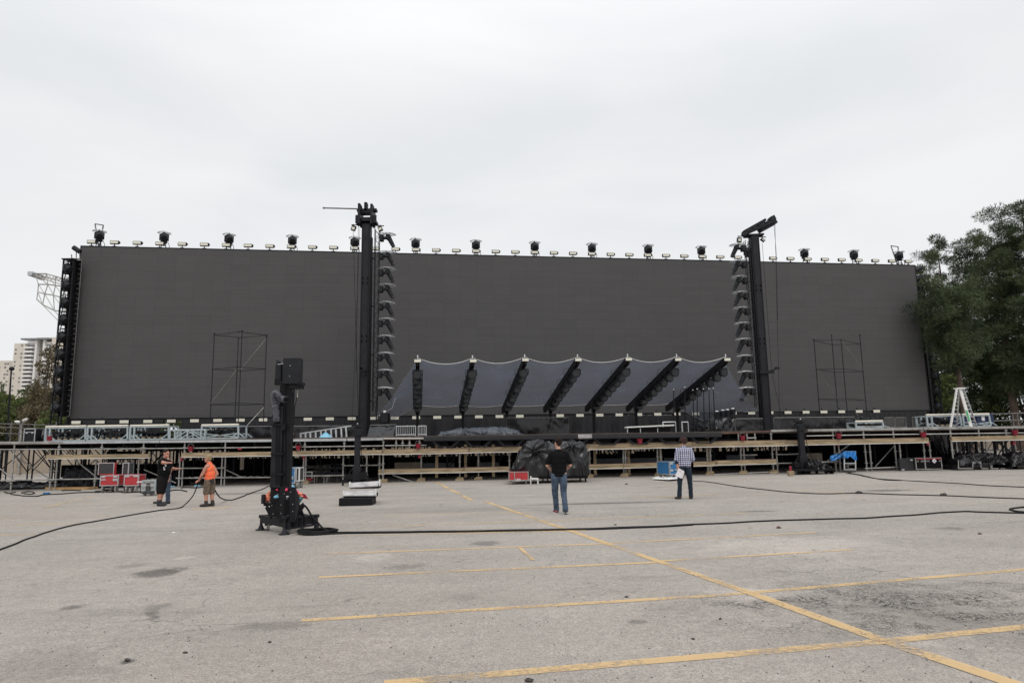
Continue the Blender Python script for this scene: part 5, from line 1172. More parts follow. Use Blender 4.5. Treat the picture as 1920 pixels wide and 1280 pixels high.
flight('low white-framed case with a red cloth inside under the scaffold', 565, 585, 884, 903, 0, 33.5, 0, .6, 'lidg', None, 'white'); 
t = thing('red_cloth', 'red cloth lying in the low white-framed case', 'cloth', AT(578, 899, 33.3)); MB().ball((0, 0, 0), (.22, .08, .09), 12, 8).build('cloth', K['redp'], t)
flight('blue flight case with silver edges beside the man in the checked shirt', 1256, 1273, 865, 890, 0, 29.8, .42, .9, 'blue', None, marks=((.2, .85, .16, .07), (.2, .35, .16, .09), (.75, .38, .12, .06)))
t = flight('black flight case with a red stripe and white diamond sign on the right', 1718, 1767, 858, 880, 0, 31.2, .0, .7, 'tee', None, 'galv', marks=())
MB().box((.60, -.02, .62-.1), (1.15, .02, .05)).build('red_stripe', K['redp'], t); MB().box((.41, -.02, .36), (.05, .03, .56)).build('edging', K['galv'], t)
MB().box((.83, -.028, .42), (.15, .012, .15), RY(math.pi/4)).build('diamond_sign', K['paper'], t)
MB().bar((.81, -.037, .38), (.83, -.037, .46), .012).bar((.83, -.037, .46), (.85, -.037, .38), .012).build('diamond_mark', K['tee'], t)
[MB().box((x, -.02, .42), (w_, .02, .085)).build('catch', K['tube'], t) for x, w_ in ((.09, .09), (.30, .14), (.54, .16), (1.1, .12))]
t = flight('low red flight case on wheels under the black plastic heap', 954, 991, 884, 901, 0, 28.4, 0, .8, 'red', None, 'galv')
def letters(t, txt, x, z, s, m, y=-.02):
    pat = {'L': ['1.', '1.', '1.', '11'], 'E': ['111', '11.', '1..', '111'], 'D': ['11.', '1.1', '1.1', '11.'], '[': ['1', '1', '1', '1']}
    mb = MB(); cx = x
    for ch in txt:
        P_ = pat[ch]
        for r_, row in enumerate(P_):
            for c_, v in enumerate(row):
                if v == '1': mb.box((cx+c_*s, y, z+(3-r_)*s), (s*.98, .01, s*.98))
        cx += (len(P_[0])+.7)*s
    mb.build('lettering', K[m], t)
letters(t, 'LED', .29, .16, .022, 'paper'); MB().box((.24, -.02, .33), (.03, .02, .4)).build('edging', K['galv'], t)
# white stool / stand
def stool():
    t = thing('white_stand', 'small white wooden stand in front of the black plastic heap', 'stand', G(994, 907)); q = lambda x, y: AT(x, y, 28.3); f = MB()
    a = t.location; zg = gz(a.x)
    for (x, yt) in ((995, 892), (1008.5, 896)):
        p = q(x, yt); MB().box((p.x, p.y, (p.z+zg)/2), (.045, .05, p.z-zg)).build('leg', K['white'], t, world=True)
        MB().box((p.x, p.y+.35, (p.z+zg)/2), (.045, .05, p.z-zg)).build('leg', K['white'], t, world=True)
    MB().bar(q(996, 896.5), q(1008, 897), .4, .05).build('seat', K['white'], t, world=True)
stool()
heap('covered_goods', 'big heap under creased black plastic behind the man in the black T-shirt', 'tarpaulin', profpx([(956, 886), (962, 868), (976, 843), (990, 828), (1006, 825.5), (1028, 830), (1040, 833), (1060, 829), (1080, 828), (1097, 832), (1102, 845), (1103, 898)], 29.0), .30, (2, 28.6, gz(2)), 1.9, K['tarp'], 77, .06, 260, 130, .8, power=5, tY=28.8, ties=((1003, 847, 8, .085, 1.3), (1072, 836, 7, .08, .8), (1101, 830, 7, .10, .9), (966, 886, 8, .10, .9), (1040, 900, 8, .11, .9), (1090, 896, 8, .08, .6), (1022, 824, 6, .09, .7)))
t = thing('wheeled_dolly', 'dark wheeled dolly carrying the big black plastic heap', 'dolly', (2.4, 29, gz(2))); p0 = AT(1012, 897, 28.8); p1 = AT(1102, 897, 28.8)
MB().box(((p0.x+p1.x)/2, 29.3, .24), (p1.x-p0.x, 1.2, .1)).build('platform', K['black'], t, world=True)
for x in (1018, 1027, 1088, 1098):
    p = AT(x, 900, 28.8); MB().tube((p.x-.03, p.y, gz(p.x)+.09), (p.x+.03, p.y, gz(p.x)+.09), .09, n=12).build('wheel', K['rubber'], t, world=True)
# white sheet on the ground
def flat_sheet():
    c = G(1250, 897); t = thing('plastic_sheet', 'white crumpled sheet lying on the ground in front of the blue case', 'sheet', c); pts = [(1222, 899), (1240, 894), (1262, 893.5), (1275, 896), (1272, 901), (1254, 902)]
    P_ = [G(*p) for p in pts]; ctr = sum(P_, Vector())/6; rows = []
    for j in range(6):
        rows.append([ctr.lerp(P_[i % 6], j/5+.001) + Vector((0, 0, .03+.05*abs(math.sin(i*2.3+j)))) for i in range(7)])
    MB().sheet(rows).build('sheet', K['white'], t, world=True)
flat_sheet()
# steps / stacked units on the ground
def step_unit():
    Y = G(665, 948).y; q = lambda x, y, d: AT(x, y, Y+d); b = q(635, 948, 0); t = thing('portable_steps', 'black base with two white ramp panels stacked like steps on the asphalt', 'steps', (b.x, Y, gz(b.x)), .03)
    s = (AT(700, 940, Y)-AT(600, 940, Y)).x/100; z0 = 0
    MB().box((31*s, .35, 7.5*s), (62*s, .7, 15*s-.02)).build('base_box', K['black'], t, bev=.01)
    for (x, y, z, w_, rz_) in ((34, .55, .33, 60, .0), (38, .95, .56, 56, -.045)):
        MB().box((x*s, y+.1, z-.07), (w_*s*.97, .55, .10)).build('step_base', K['tee'], t)
        MB().box((x*s, y-.2, z+.0), (w_*s, .30, .035), RY(rz_) @ RX(.42)).build('step_panel', K['stepw'], t, bev=.004)
    for (x, y, z) in ((4, .35, .36), (65, .35, .40), (10, .75, .60), (68, .75, .66)): MB().box((x*s, y, z-.05), (.035, .07, .2)).build('hinge_post', K['white'], t)
step_unit()
# folding chairs under the stage
def chairs():
    t = thing('folding_chair', '', 'chair', (0, 0, 0), 0, 'dark chairs stored under the stage'); 
    MB().box((0, 0, .45), (.42, .42, .05)).build('seat', K['plastic'], t); MB().path([(-.2, .2, .45), (-.19, .24, .72), (-.1, .26, .86), (.1, .26, .86), (.19, .24, .72), (.2, .2, .45)], .03, 8).box((0, .24, .68), (.3, .03, .12)).build('backrest', K['plastic'], t)
    for x in (-.19, .19):
        for y in (-.19, .19): MB().tube((x, y, 0), (x, y, .44), .014).build('leg', K['tube'], t)
    for i, x in enumerate((596, 605, 622, 631, 640)):
        p = FR(x, 906, 1.2); place(t, i > 0, (p.x, p.y, gz(p.x)), rnd.uniform(-.5, .5), nth(i+1)+' dark chair from the left in the row stored under the stage')
chairs()
# work table under stage
for i, (xa, xb) in enumerate(((588, 606), (612, 642))):
    a = FR(xa, 908, .6); b = FR(xb, 908, .6); t = thing('trestle_table', 'dark low trestle table under the stage, '+('left' if not i else 'right')+' of two', 'table', (a.x, a.y, gz(a.x))); Wd = b.x-a.x
    MB().box((Wd/2, .3, .42), (Wd+.1, .5, .04)).build('tabletop', K['black2'], t)
    for x in (.0, Wd):
        for y in (.1, .5): MB().tube((x, y, 0), (x, y, .4), .02).build('leg', K['galv'], t)
# loose dark equipment under the left stage
for i, (prof, lab) in enumerate((([(113, 912), (117, 890), (124, 878), (150, 874), (182, 878), (190, 892), (192, 912)], 'pile of black lighting gear under the left part of the stage'), ([(324, 905), (328, 872), (335, 866), (341, 874), (344, 905)], 'round-topped dark red and blue bag behind the two standing men'),
      ([(205, 905), (212, 880), (236, 876), (250, 884), (262, 905)], 'dark gear behind the red cases'))):
    heap('equipment_pile', lab, 'equipment', profpx(prof, 34), gz(-20), ((-20+3*i), 33.8, gz(-20)), 1.0, K['plastic'], 50+i, .12, 60, 24, 4.0)
heap('crumpled_sheet', 'black plastic sheeting lying along the foot of the left scaffold', 'tarpaulin', profpx([(-60, 912), (-30, 900), (10, 904), (40, 901), (80, 905), (110, 900), (160, 902), (200, 898), (240, 912)], 34.6), gz(-22), (-22, 34.2, gz(-22)), .9, K['tarp'], 93, .07, 140, 24, 2.0)
# timber on ground
def timber_stack():
    t = thing('timber_stack', 'stack of fresh yellow planks on the ground left of the red cases', 'timber', G(140, 915))
    for k, (xa, xb, y, d) in enumerate(((96, 185, 913, 0), (88, 180, 916.5, -.3), (110, 186, 909.5, .2), (92, 170, 917.5, -.55))):
        a = G(xa, y); b = G(xb, y-.6); a.z = gz(a.x)+.05+(.10 if k == 2 else 0); b.z = gz(b.x)+.05+(.10 if k == 2 else 0)
        MB().bar(a, b, .22, .09).build('plank', K['lumber'], t, world=True)
timber_stack()
# big black sheets on goods, right
heap('covered_goods', 'long row of goods under creased black plastic at the right foot of the stage', 'tarpaulin', profpx([(1795, 882), (1800, 862), (1812, 853), (1840, 850), (1868, 852), (1885, 857), (1900, 866), (1905, 882)], 30.6), .42, (21, 30.5, .2), 1.4, K['tarp'], 88, .07, 220, 70, 1.2, power=3.6, tY=30.6, ties=((1815, 854, 6, .12, .5), (1845, 862, 7, .12, .5), (1870, 855, 6, .12, .5), (1892, 868, 6, .12, .4), (1830, 878, 7, .1, .4), (1862, 879, 7, .1, .4)))
heap('covered_goods', 'second pile under black plastic cut off by the right edge of the photo', 'tarpaulin', profpx([(1896, 882), (1900, 858), (1908, 851), (1930, 848), (1980, 850), (2010, 882)], 30.2), .35, (24, 30.1, .2), 1.4, K['tarp'], 89, .12, 80, 30, 1.9, power=3.6)
t = thing('trolley_frame', 'low silver trolley frame under the long black plastic row', 'trolley', G(1800, 882)); q = lambda x, y: AT(x, y, 30.5); f = MB()
for (a, b) in (((1797, 878), (1822, 878)), ((1797, 862), (1797, 878)), ((1824, 867), (1839, 867)), ((1824, 867), (1824, 880)), ((1839, 867), (1839, 880)), ((1840, 878), (1857, 878)), ((1860, 878), (1885, 878)), ((1860, 872), (1860, 879)), ((1858, 872), (1858, 879))): f.tube(q(*a), q(*b), .02)
f.build('frame', K['galv'], t, world=True)
for x in (1826, 1838, 1855, 1874): p = q(x, 881); MB().tube((p.x-.02, p.y, gz(p.x)+.06), (p.x+.02, p.y, gz(p.x)+.06), .06, n=10).build('caster', K['rubber'], t, world=True)
t = thing('dark_panel', 'tall dark grey board leaning left of the red-striped case', 'board', G(1702, 884)); p = [AT(x, y, 31.3) for x, y in ((1688, 883), (1715, 883), (1711, 859), (1686, 859))]; m_ = MB()
m_.add([v for v in p]+[v+Vector((0, .12, 0)) for v in p], [(0, 1, 2, 3), (7, 6, 5, 4), (0, 4, 5, 1), (1, 5, 6, 2), (2, 6, 7, 3), (3, 7, 4, 0)]).build('board', K['deckb'], t, world=True)
MB().box(AT(1693, 880, 31.2), (.12, .03, .06)).box(AT(1709, 862, 31.2), (.12, .03, .05)).build('metal_fitting', K['alu'], t, world=True)
def tri_drape():
    q = lambda x, y, b=.3: FR(x, y, b); t = thing('torn_drape', 'black drape gathered into a point hanging from the rail above the striped case', 'drape', q(1760, 815)); rows = []
    for j in range(14):
        v = j/13; L_ = q(1738+v*32, 813+v*42); Rr = q(1779+v*1.5, 813+v*70); rows.append([L_.lerp(Rr, i/16) + Vector((0, .10*math.sin(i*1.3+v*2)*(.4+v), 0)) for i in range(17)])
    MB().sheet(rows).build('cloth', K['tarp'], t, world=True)
tri_drape()
def blue_cab():
    Y = 31.0; q = lambda x, y, d=0: AT(x, y, Y+d); t = thing('tool_cabinet', 'open metal-framed cabinet draped with bright blue tarpaulin at the right', 'cabinet', G(1592, 882)); f = MB()
    for x in (1583, 1604):
        for d in (0, .6): f.bar(q(x, 880, d), q(x-.5, 846, d), .05)
    for y in (880, 868, 846):
        for d in (0, .6): f.bar(q(1583, y, d), q(1604, y, d), .04)
        f.bar(q(1583, y), q(1583, y, .6), .04); f.bar(q(1604, y), q(1604, y, .6), .04)
    f.build('frame', K['alu'], t, world=True); MB().box(q(1593, 872, .3), (.4, .4, .22)).box(q(1594, 876, .3), (.3, .4, .2)).build('shelf_goods', K['tube'], t, world=True)
    rows = []
    for j in range(10):
        row = []
        for i in range(15):
            u = i/14; v = j/9; x = 1582+23.5*u; y = 845.5 + v*(10+5*u+2.5*math.sin(u*9)); p = q(x, y, -.06); p.y += .05*math.sin(i*1.9+v*3)-.03*v; row.append(p)
        rows.append(row)
    tp = [[q(1582+23.5*i/14, 845.5, -.06+.75*k) for i in range(15)] for k in (1, 0)]
    MB().sheet(tp).build('tarpaulin_top', K['bluet'], t, world=True); MB().sheet(rows).build('tarpaulin_front', K['bluet'], t, world=True)
    rows = [[q(1557+25*i/8, 847+j*2.6+(8-i)*.9*(1 if j else 1), .5) + Vector((0, .04*math.sin(i+j*2), 0)) for i in range(9)] for j in range(5)]
    MB().sheet(rows).build('tarpaulin_flap', K['bluet'], t, world=True)
blue_cab()
heap('crumpled_sheet', 'crumpled dark grey plastic on a low dolly beside the small right mast', 'tarpaulin', profpx([(1514, 888), (1519, 872), (1530, 866), (1545, 864), (1554, 872), (1562, 888)], 30.4), .35, (14, 30.2, .14), 1.0, K['tarp'], 91, .13, 60, 26, 2.8)
t = thing('low_dolly', 'low dark dolly with short legs under the crumpled grey plastic', 'dolly', G(1540, 890)); a = AT(1490, 884, 30.2); b = AT(1564, 886, 30.2)
MB().box(((a.x+b.x)/2, 30.6, .32), (b.x-a.x, 1.0, .06)).build('platform', K['black'], t, world=True)
for x in (1497, 1520, 1549, 1563): p = AT(x, 889, 30.2); MB().box((p.x, 30.25, gz(p.x)+.12), (.06, .06, .26)).build('leg', K['black'], t, world=True)
t = thing('wooden_box', 'small wooden block with red canister left of the small right mast', 'box', G(1483, 892)); p = G(1483, 892); MB().box((0, 0, .11), (.22, .2, .2)).build('block', K['wood'], t); MB().tube((0, 0, .21), (0, 0, .42), .05, n=12).build('canister', K['redp'], t)

# --------------------------------------------------- small masts in front of the stage
def small_mast(label, x, ytop, Y, blades):
    b = AT(x, 905, Y); H = AT(x, ytop, Y).z-gz(b.x); t = thing('rolling_mast', label, 'mast', (b.x, Y, gz(b.x)), rnd.uniform(-.1, .1)); 
    MB().box((0, 0, .62+(H-.62)/2), (.24, .24, H-.62)).box((.0, 0, .4), (.34, .34, .8)).build('mast', K['black2'], t, bev=.015)
    h = MB().box((0, -.05, H-.03), (.5, .3, .07)); 
    for k in range(4): h.box(((-.2+.13*k), -.1, H-.2-.1*(k % 3)), (.1, .2, .1))
    h.box((0, -.13, H-.3), (.34, .1, .3)).build('head', K['plastic'], t)
    MB().ball((0, -.1, H+.06), .035).box((.02, -.14, H-.32), (.05, .02, .05)).build('fittings', K['alu'], t)
    c = MB()
    for s in (-1, 1):
        c.bar((s*.65, 0, .2), (0, 0, .2), .1, .12); c.bar((0, s*.5, .2), (0, 0, .2), .1, .12); c.bar((s*.55, 0, .25), (s*.1, 0, .85), .05); 
    c.box((.28, -.1, .42), (.3, .3, .3)).box((-.3, 0, .38), (.25, .3, .22)); c.build('base', K['black'], t)
    for (px, py) in ((.6, 0), (-.6, 0), (0, -.5), (0, .5)): MB().tube((px-.03, py, .08), (px+.03, py, .08), .08, n=12).build('wheel', K['rubber'], t)
    w_ = MB().path([(.13, -.13, H-.4), (.2, -.15, H*.5), (.4, -.2, .5), (.5, -.2, .1)], .015, 5); w_.build('cable', K['rubber'], t)
small_mast('slim black rolling mast in front of the left light tower foot', 669, 797, 30.6, 0)
small_mast('slim black rolling mast in front of the stage right of the right light tower', 1508, 788, 31.0, 0)

# --------------------------------------------------- big rolling mast in the foreground
def big_mast():
    b = G(538, 1001); Yb = b.y; t = thing('rolling_mast', 'tall black two-column rolling mast with duct and boxes, nearest the camera', 'mast', b); s = (AT(600, 990, Yb)-AT(500, 990, Yb)).x/100
    q = lambda x, y, d=0.0: AT(x, y, Yb+d)
    def lbox(x0, y0, x1, y1, d0, d1, mb=None):
        a = q(x0, y0, (d0+d1)/2); c = q(x1, y1, (d0+d1)/2); return (mb or MB()).box(((a.x+c.x)/2, Yb+(d0+d1)/2, (a.z+c.z)/2), (abs(c.x-a.x), d1-d0, abs(a.z-c.z)))
    # chassis: two pallet-pocket beams and cross beams set at an angle
    ch = MB(); zc = q(540, 980).z
    P0 = q(538, 981, .0); PR = q(591, 974, .62); PLf = q(492, 972, .75); PB = PR+PLf-P0
    for (a, c) in ((P0, PLf), (PR, PB)): ch.bar(a, c, .09, .16)
    for (a, c) in ((PLf, PB),): ch.bar(a, c, .09, .15)
    ch.bar(P0.lerp(PLf, .45), PR.lerp(PB, .45), .12, .1)
    ch.build('chassis_frame', K['black'], t, world=True, bev=.008)
    fp = MB(); d = (PR-P0).normalized(); up = Vector((0, 0, 1))
    for z in (-.10, .10): fp.bar(P0+up*z, PR+up*z, .12, .03)
    for u in (0.02, .27, .45, .56, .98): fp.bar(P0.lerp(PR, u)+up*-.09, P0.lerp(PR, u)+up*.09, .12, .05)
    fp.bar(P0.lerp(PR, .02)+Vector((0, .08, 0)), P0.lerp(PR, .98)+Vector((0, .08, 0)), .02, .16)
    fp.build('fork_pocket', K['black2'], t, world=True, bev=.006)
    jx = [(q(490, 973, .8), q(488, 997, .8)), (q(594, 972, .65), q(594, 995, .65)), (q(534, 975, -.06), q(533, 1002, -.06))]
    for a, c in jx:
        g0 = gz(a.x); MB().tube((a.x, a.y, g0+.03), (a.x, a.y, a.z+.06), .028, n=10).tube((a.x, a.y, a.z+.03), (a.x, a.y, a.z+.09), .055, n=12).build('outrigger_jack', K['black2'], t, world=True)
        MB().tube((a.x, a.y, g0+.004), (a.x, a.y, g0+.02), .11, n=16).path([(a.x, a.y, g0+.02), (a.x, a.y, g0+.13)], [.07, .025], 12).build('foot_plate', K['black2'], t, world=True)
    for (x, y, dd, r_) in ((503, 988, .72, .3), (537, 992, .12, .9), (567, 988, .5, .2), (548, 986, 1.1, .5)):
        p = q(x, y, dd); g0 = gz(p.x); rr = .095; rot = RZ(r_); ax = rot @ Vector((.03, 0, 0))
        wh = MB().tube(Vector((p.x, p.y, g0+rr))-ax, Vector((p.x, p.y, g0+rr))+ax, rr, n=20).build('wheel', K['caster'], t, world=True)
        MB().tube(Vector((p.x, p.y, g0+rr))-ax*1.2, Vector((p.x, p.y, g0+rr))+ax*1.2, rr*.45, n=12).build('hub', K['black2'], wh, world=True) if False else None
        mk = MB()
        for sgn in (-1, 1): c0 = Vector((p.x, p.y, g0+rr))+ax*sgn*1.6; mk.bar(c0, c0+Vector((0, .03, .12)), .05, .012)
        mk.box((p.x, p.y+.03, g0+rr+.13), (.1, .1, .02)); mk.build('caster_fork', K['black2'], t, world=True)
    # lower body plates
    lbox(509, 914, 526, 968, .18, .30).build('left_plate', K['black'], t, world=True, bev=.006)
    lbox(526, 913, 553, 978, -.02, .06).build('front_plate', K['black'], t, world=True, bev=.006)
    MB().prism([(q(552, 913).x, q(552, 913).z), (q(560, 930).x, q(560, 930).z), (q(561, 950).x, q(561, 950).z), (q(553, 976).x, q(553, 976).z)], Yb-.01, Yb+.05).build('side_gusset', K['black2'], t, world=True)
    lbox(528, 915, 546, 960, .3, .42).build('rear_plate', K['black'], t, world=True)
    gs = MB()
    def tri(pts, d0, d1): MB().prism([(q(x, y, d0).x, q(x, y, d0).z) for x, y in pts], Yb+d0, Yb+d1).build('gusset_plate', K['black'], t, world=True)
    tri([(496, 944), (501, 944), (502, 950), (509, 951), (509, 973), (507, 970)], .2, .24); tri([(516, 951), (526, 951), (526, 975)], .1, .14)
    tri([(560, 948), (568, 942), (570, 948), (560, 962), (553, 974), (554, 958)], .05, .09)
    for (a, c) in ((q(562, 953, .3), q(571, 974, .3)), (q(570, 946, .3), q(552, 972, .3)), (q(500, 950, .5), q(512, 974, .5)), (q(495, 945, .2), q(516, 945, .2))): MB().bar(a, c, .06).build('brace_bar', K['black'], t, world=True)
    MB().box(q(494, 935, .15), (.05, .12, .18)).bar(q(494, 943, .15), q(510, 943, .15), .03).build('side_bracket', K['black2'], t, world=True)
    # two columns
    lbox(513.5, 762, 528, 914, .12, .28).build('front_column', K['black2'], t, world=True, bev=.012)
    lbox(527.5, 715, 544.5, 914, .16, .34).build('rear_column', K['black'], t, world=True, bev=.012)
    sl = MB()
    for x in (517.5, 521, 524.5): sl.bar(q(x, 770, .115), q(x, 908, .115), .012, .012)
    sl.bar(q(530, 745, .155), q(530, 908, .155), .02, .012); sl.bar(q(536, 725, .155), q(536, 908, .155), .015, .012); sl.build('column_groove', K['tee'], t, world=True)
    cb = MB()
    for y in (796, 850, 888): lbox(511, y-1.5, 534, y+2, .09, .32, cb)
    lbox(530, 794, 535, 806, .05, .14, cb); cb.build('column_collar', K['black'], t, world=True)
    # corrugated duct rising and curling over
    pts = [q(519, 790, .1), q(518, 765, .08), q(515.5, 752, .06), q(513, 744, .04), q(514.5, 738, .02), q(519, 737, .0), q(523, 742, -.02), q(526.5, 747.5, -.04), q(531, 748, -.07), q(536, 748.5, -.14)]
    sm_ = []
    for i in range(len(pts)-1):
        for k in range(5): sm_.append(pts[i].lerp(pts[i+1], k/5))
    sm_.append(pts[-1])
    for _ in range(3): sm_ = [sm_[0]]+[(sm_[i-1]+sm_[i]*2+sm_[i+1])/4 for i in range(1, len(sm_)-1)]+[sm_[-1]]
    r_l = [.066+.008*math.sin(i*2.2) for i in range(len(sm_))]
    du = MB().path(sm_, r_l, 14).build('ventilation_duct', K['duct'], t, world=True)
    e = sm_[-1]; dd = (sm_[-1]-sm_[-3]).normalized(); MB().tube(e, e+dd*.012, .052, n=14).build('duct_mouth', K['tee'], t, world=True)
    # boxes at the top
    lbox(534.5, 672, 564, 720, .06, .30).build('top_box', K['plastic'], t, world=True, bev=.008)
    MB().prism([(q(519, 674, .25).x, q(519, 674, .25).z), (q(527, 678, .25).x, q(527, 678, .25).z), (q(527, 716, .25).x, q(527, 716, .25).z), (q(518, 723, .25).x, q(518, 723, .25).z)], Yb+.22, Yb+.27).build('rear_panel', K['plastic'], t, world=True)
    lbox(519, 684, 535, 712, .28, .45).build('rear_box', K['plastic'], t, world=True, bev=.006); lbox(518, 711, 529, 722, .2, .4).build('lower_box', K['black'], t, world=True)
    lbox(546, 719, 567, 729, .1, .35).build('head_bracket', K['black'], t, world=True, bev=.006); lbox(562, 717, 569, 722, .05, .3).build('head_stop', K['black'], t, world=True)
    MB().tube(q(521, 683, .18), q(534, 681, .1), .008).ball(q(544, 685.5, .055), .012).ball(q(543, 705, .055), .009).ball(q(520, 775, .11), .008).build('bolts', K['alu'], t, world=True)
    MB().path([q(548, 731, .2), q(550, 748, .2), q(552, 765, .2), q(552, 792, .2), q(549, 800, .2)], .008, 6).path([q(558, 731, .2), q(556, 748, .2), q(552.5, 765, .2), q(552, 780, .2)], .008, 6).build('hanging_wire', K['rubber'], t, world=True)
    MB().tube(q(548, 730, .2), q(548, 735, .2), .014).tube(q(558, 730, .2), q(557.5, 745, .2), .014).build('plug', K['caster'], t, world=True)
    bl = MB()
    for (x, y) in ((520, 917), (512, 963), (527, 962), (510, 947), (527, 946), (549, 945), (539, 930), (533, 925), (545, 922), (549, 958), (540, 966), (521, 926), (538, 934)): bl.box(q(x, y, -.03 if x > 526 else .17), (.013, .012, .013))
    bl.build('bolt_heads', K['alu'], t, world=True)
    MB().prism([(q(533, 937, -.03).x, q(533, 937, -.03).z), (q(542, 937, -.03).x, q(542, 937, -.03).z), (q(542, 974, -.03).x, q(542, 974, -.03).z), (q(533, 974, -.03).x, q(533, 974, -.03).z)], Yb-.03, Yb-.02).build('recess', K['tee'], t, world=True)
    lbox(537, 929.5, 541, 931, -.05, -.02).build('label_plate', K['paper'], t, world=True)
    st_ = MB()
    for (x, y, w_) in ((519, 918, .05), (537, 918, .03), (519, 931, .05)): lbox(x-2, y-3, x+2, y+4, -.0 if x > 526 else .15, .0+.012 if x > 526 else .17, st_)
    # the openings in the plates show the coloured bundle behind
    return t, q, Yb
bm, qm, Ym = big_mast()
def bundle(label, m, blobs, seed):
    t = thing('plastic_bundle', label, 'bag', qm(blobs[0][0], blobs[0][1], blobs[0][2])); mb = MB(); r = random.Random(seed); rows = []
    for (x, y, d, rx, rz_) in blobs:
        c = qm(x, y, d); n0 = len(mb.v); mb.ball(c, (rx, .09, rz_), 16, 12)
        for i in range(n0, len(mb.v)):
            v = Vector(mb.v[i]); q_ = (v-c); v = c + q_*(1+.55*fold(v, 9, seed)-.35*abs(fold(v, 17, seed+2))); mb.v[i] = tuple(v)
    o = mb.build('plastic', m, t, world=True); return t
bundle('orange plastic bundle strapped to the left side of the big rolling mast', K['peach'], [(503, 932, .3, .075, .10), (506, 925, .32, .05, .05), (499.5, 938, .3, .03, .07)], 1)
bundle('small light blue plastic bag on top of the big mast base', K['lblue'], [(546, 912, .45, .05, .04), (551, 916, .45, .055, .04), (545, 915, .42, .04, .03), (518, 931, .14, .04, .03)], 2)
bundle('pink plastic bundle on the right side of the big mast base', K['pink'], [(553, 921, .3, .075, .055), (558, 926, .3, .05, .05), (537, 918, -.045, .025, .035), (520, 918, .16, .03, .035)], 3)
bundle('orange-red plastic sheet poking out right of the big mast base', K['peach'], [(562, 926, .3, .06, .035), (566, 929, .32, .055, .03)], 4)
t = thing('red_flag', 'pointed red plastic flap at the right side of the big mast base', 'flap', qm(570, 930, .3)); MB().prism([(qm(565, 925, .3).x, qm(565, 925, .3).z), (qm(572, 926, .3).x, qm(572, 926, .3).z), (qm(578, 935, .3).x, qm(578, 935, .3).z), (qm(567, 933, .3).x, qm(567, 933, .3).z)], Ym+.28, Ym+.31).build('flap', K['redp'], t, world=True)
bundle('teal crumpled cloth below the pink bundle on the big mast', mat('teal_cloth', (.05, .22, .26), .6, 0, .4, 14, .5, 20), [(563, 934, .3, .05, .035), (561, 939, .3, .03, .03)], 5)

# ================================================================== CABLES
def smooth(pts, k=8):
    out_ = []; n = len(pts)
    for i in range(n-1):
        p0 = pts[max(i-1, 0)]; p1 = pts[i]; p2 = pts[i+1]; p3 = pts[min(i+2, n-1)]
        for j in range(k):
            t = j/k; out_.append(.5*((2*p1)+(p2-p0)*t+(2*p0-5*p1+4*p2-p3)*t*t+(3*p1-p0-3*p2+p3)*t**3))
    out_.append(pts[-1]); return out_
def cable(label, px, r, hang=None, m='rubber', wob=.02, name='cable'):
    pts = [(G(*p[:2]) if len(p) == 2 else AT(p[0], p[1], p[2])) for p in px]
    for p, s in zip(pts, px):
        if len(s) == 2: p.z = gz(p.x)+r*.9
    sm_ = smooth(pts); L0 = sm_[0]; out_ = []
    for i, p in enumerate(sm_):
        q = p.copy(); q.x += wob*fold((p.x, p.y, 0), 1.4, 3); q.y += wob*fold((p.x, p.y, 2), 1.4, 9); q.z = max(q.z, gz(q.x)+r*.8) ; out_.append(q)
    t = thing(name, label, 'cable', out_[len(out_)//2]); MB().path(out_, r, 7).build('cable', K[m], t, world=True); return t
cable('thick black cable running right across the asphalt from the big rolling mast', [(612, 1001), (640, 999), (760, 997.5), (900, 996), (1000, 994), (1130, 991), (1300, 984), (1480, 976), (1640, 971), (1790, 960), (1850, 961), (1990, 964)], .016, wob=.08)
cable('twin cable lying beside the thick cable left of the two walking men', [(600, 1003), (660, 1000.5), (780, 998.6), (900, 997.2), (1010, 995), (1150, 991.8), (1300, 985)], .016, wob=.05)
cable('cable loop at the right edge of the photo', [(1985, 948), (1930, 951), (1900, 954), (1896, 957), (1920, 961), (1990, 962)], .02)
cable('black cable lying left from the orange-vested man to the photo edge', [(-40, 1042), (0, 1031), (60, 1008), (120, 989), (200, 974), (270, 962), (300, 957), (333, 953.5), (348, 945, 21.5), (362, 928, 21.4), (371, 904, 21.3)], .017, wob=.03)
cable('black cable sagging right from the orange-vested man to the ground', [(399, 912, 21.5), (404, 922, 21.7), (412, 932, 21.9), (425, 938), (435, 938), (452, 932), (470, 925), (490, 918), (505, 911)], .02, wob=.03)
cable('black cable crossing from the blue case to the right edge', [(1300, 902), (1330, 904), (1380, 912), (1440, 919), (1480, 923), (1540, 926), (1610, 925), (1700, 928), (1780, 930), (1850, 933), (1990, 938)], .015, wob=.06)
cable('black cable running from the blue tarpaulin cabinet to the right edge', [(1585, 887), (1612, 891), (1640, 897), (1680, 900), (1730, 903), (1800, 907), (1860, 911), (1990, 916)], .015, wob=.06)
cable('doubled cable beside the blue tarpaulin cabinet', [(1590, 886.5), (1620, 892), (1636, 896), (1660, 900), (1690, 901)], .018, wob=.05)
cable('black cable dropping from the big mast to its coil on the ground', [(566, 944, Ym+.3), (575, 951, Ym+.25), (585, 967, Ym+.2), (594, 977, Ym+.15), (606, 990, Ym+.1), (622, 999), (632, 1001)], .02, wob=0)
def coil():
    c = G(592, 1001.5); t = thing('cable_coil', 'coil of black cable on the asphalt beside the big rolling mast', 'cable', c)
    for k in range(4):
        pts = [(c.x+(.36+.012*k)*math.cos(a*.2618+k), c.y+.13+(.30-.01*k)*math.sin(a*.2618+k), gz(c.x)+.02+.016*k+.006*math.sin(a+k)) for a in range(25)]; MB().path(pts, .019, 7).build('loop', K['rubber'], t, world=True)
coil()
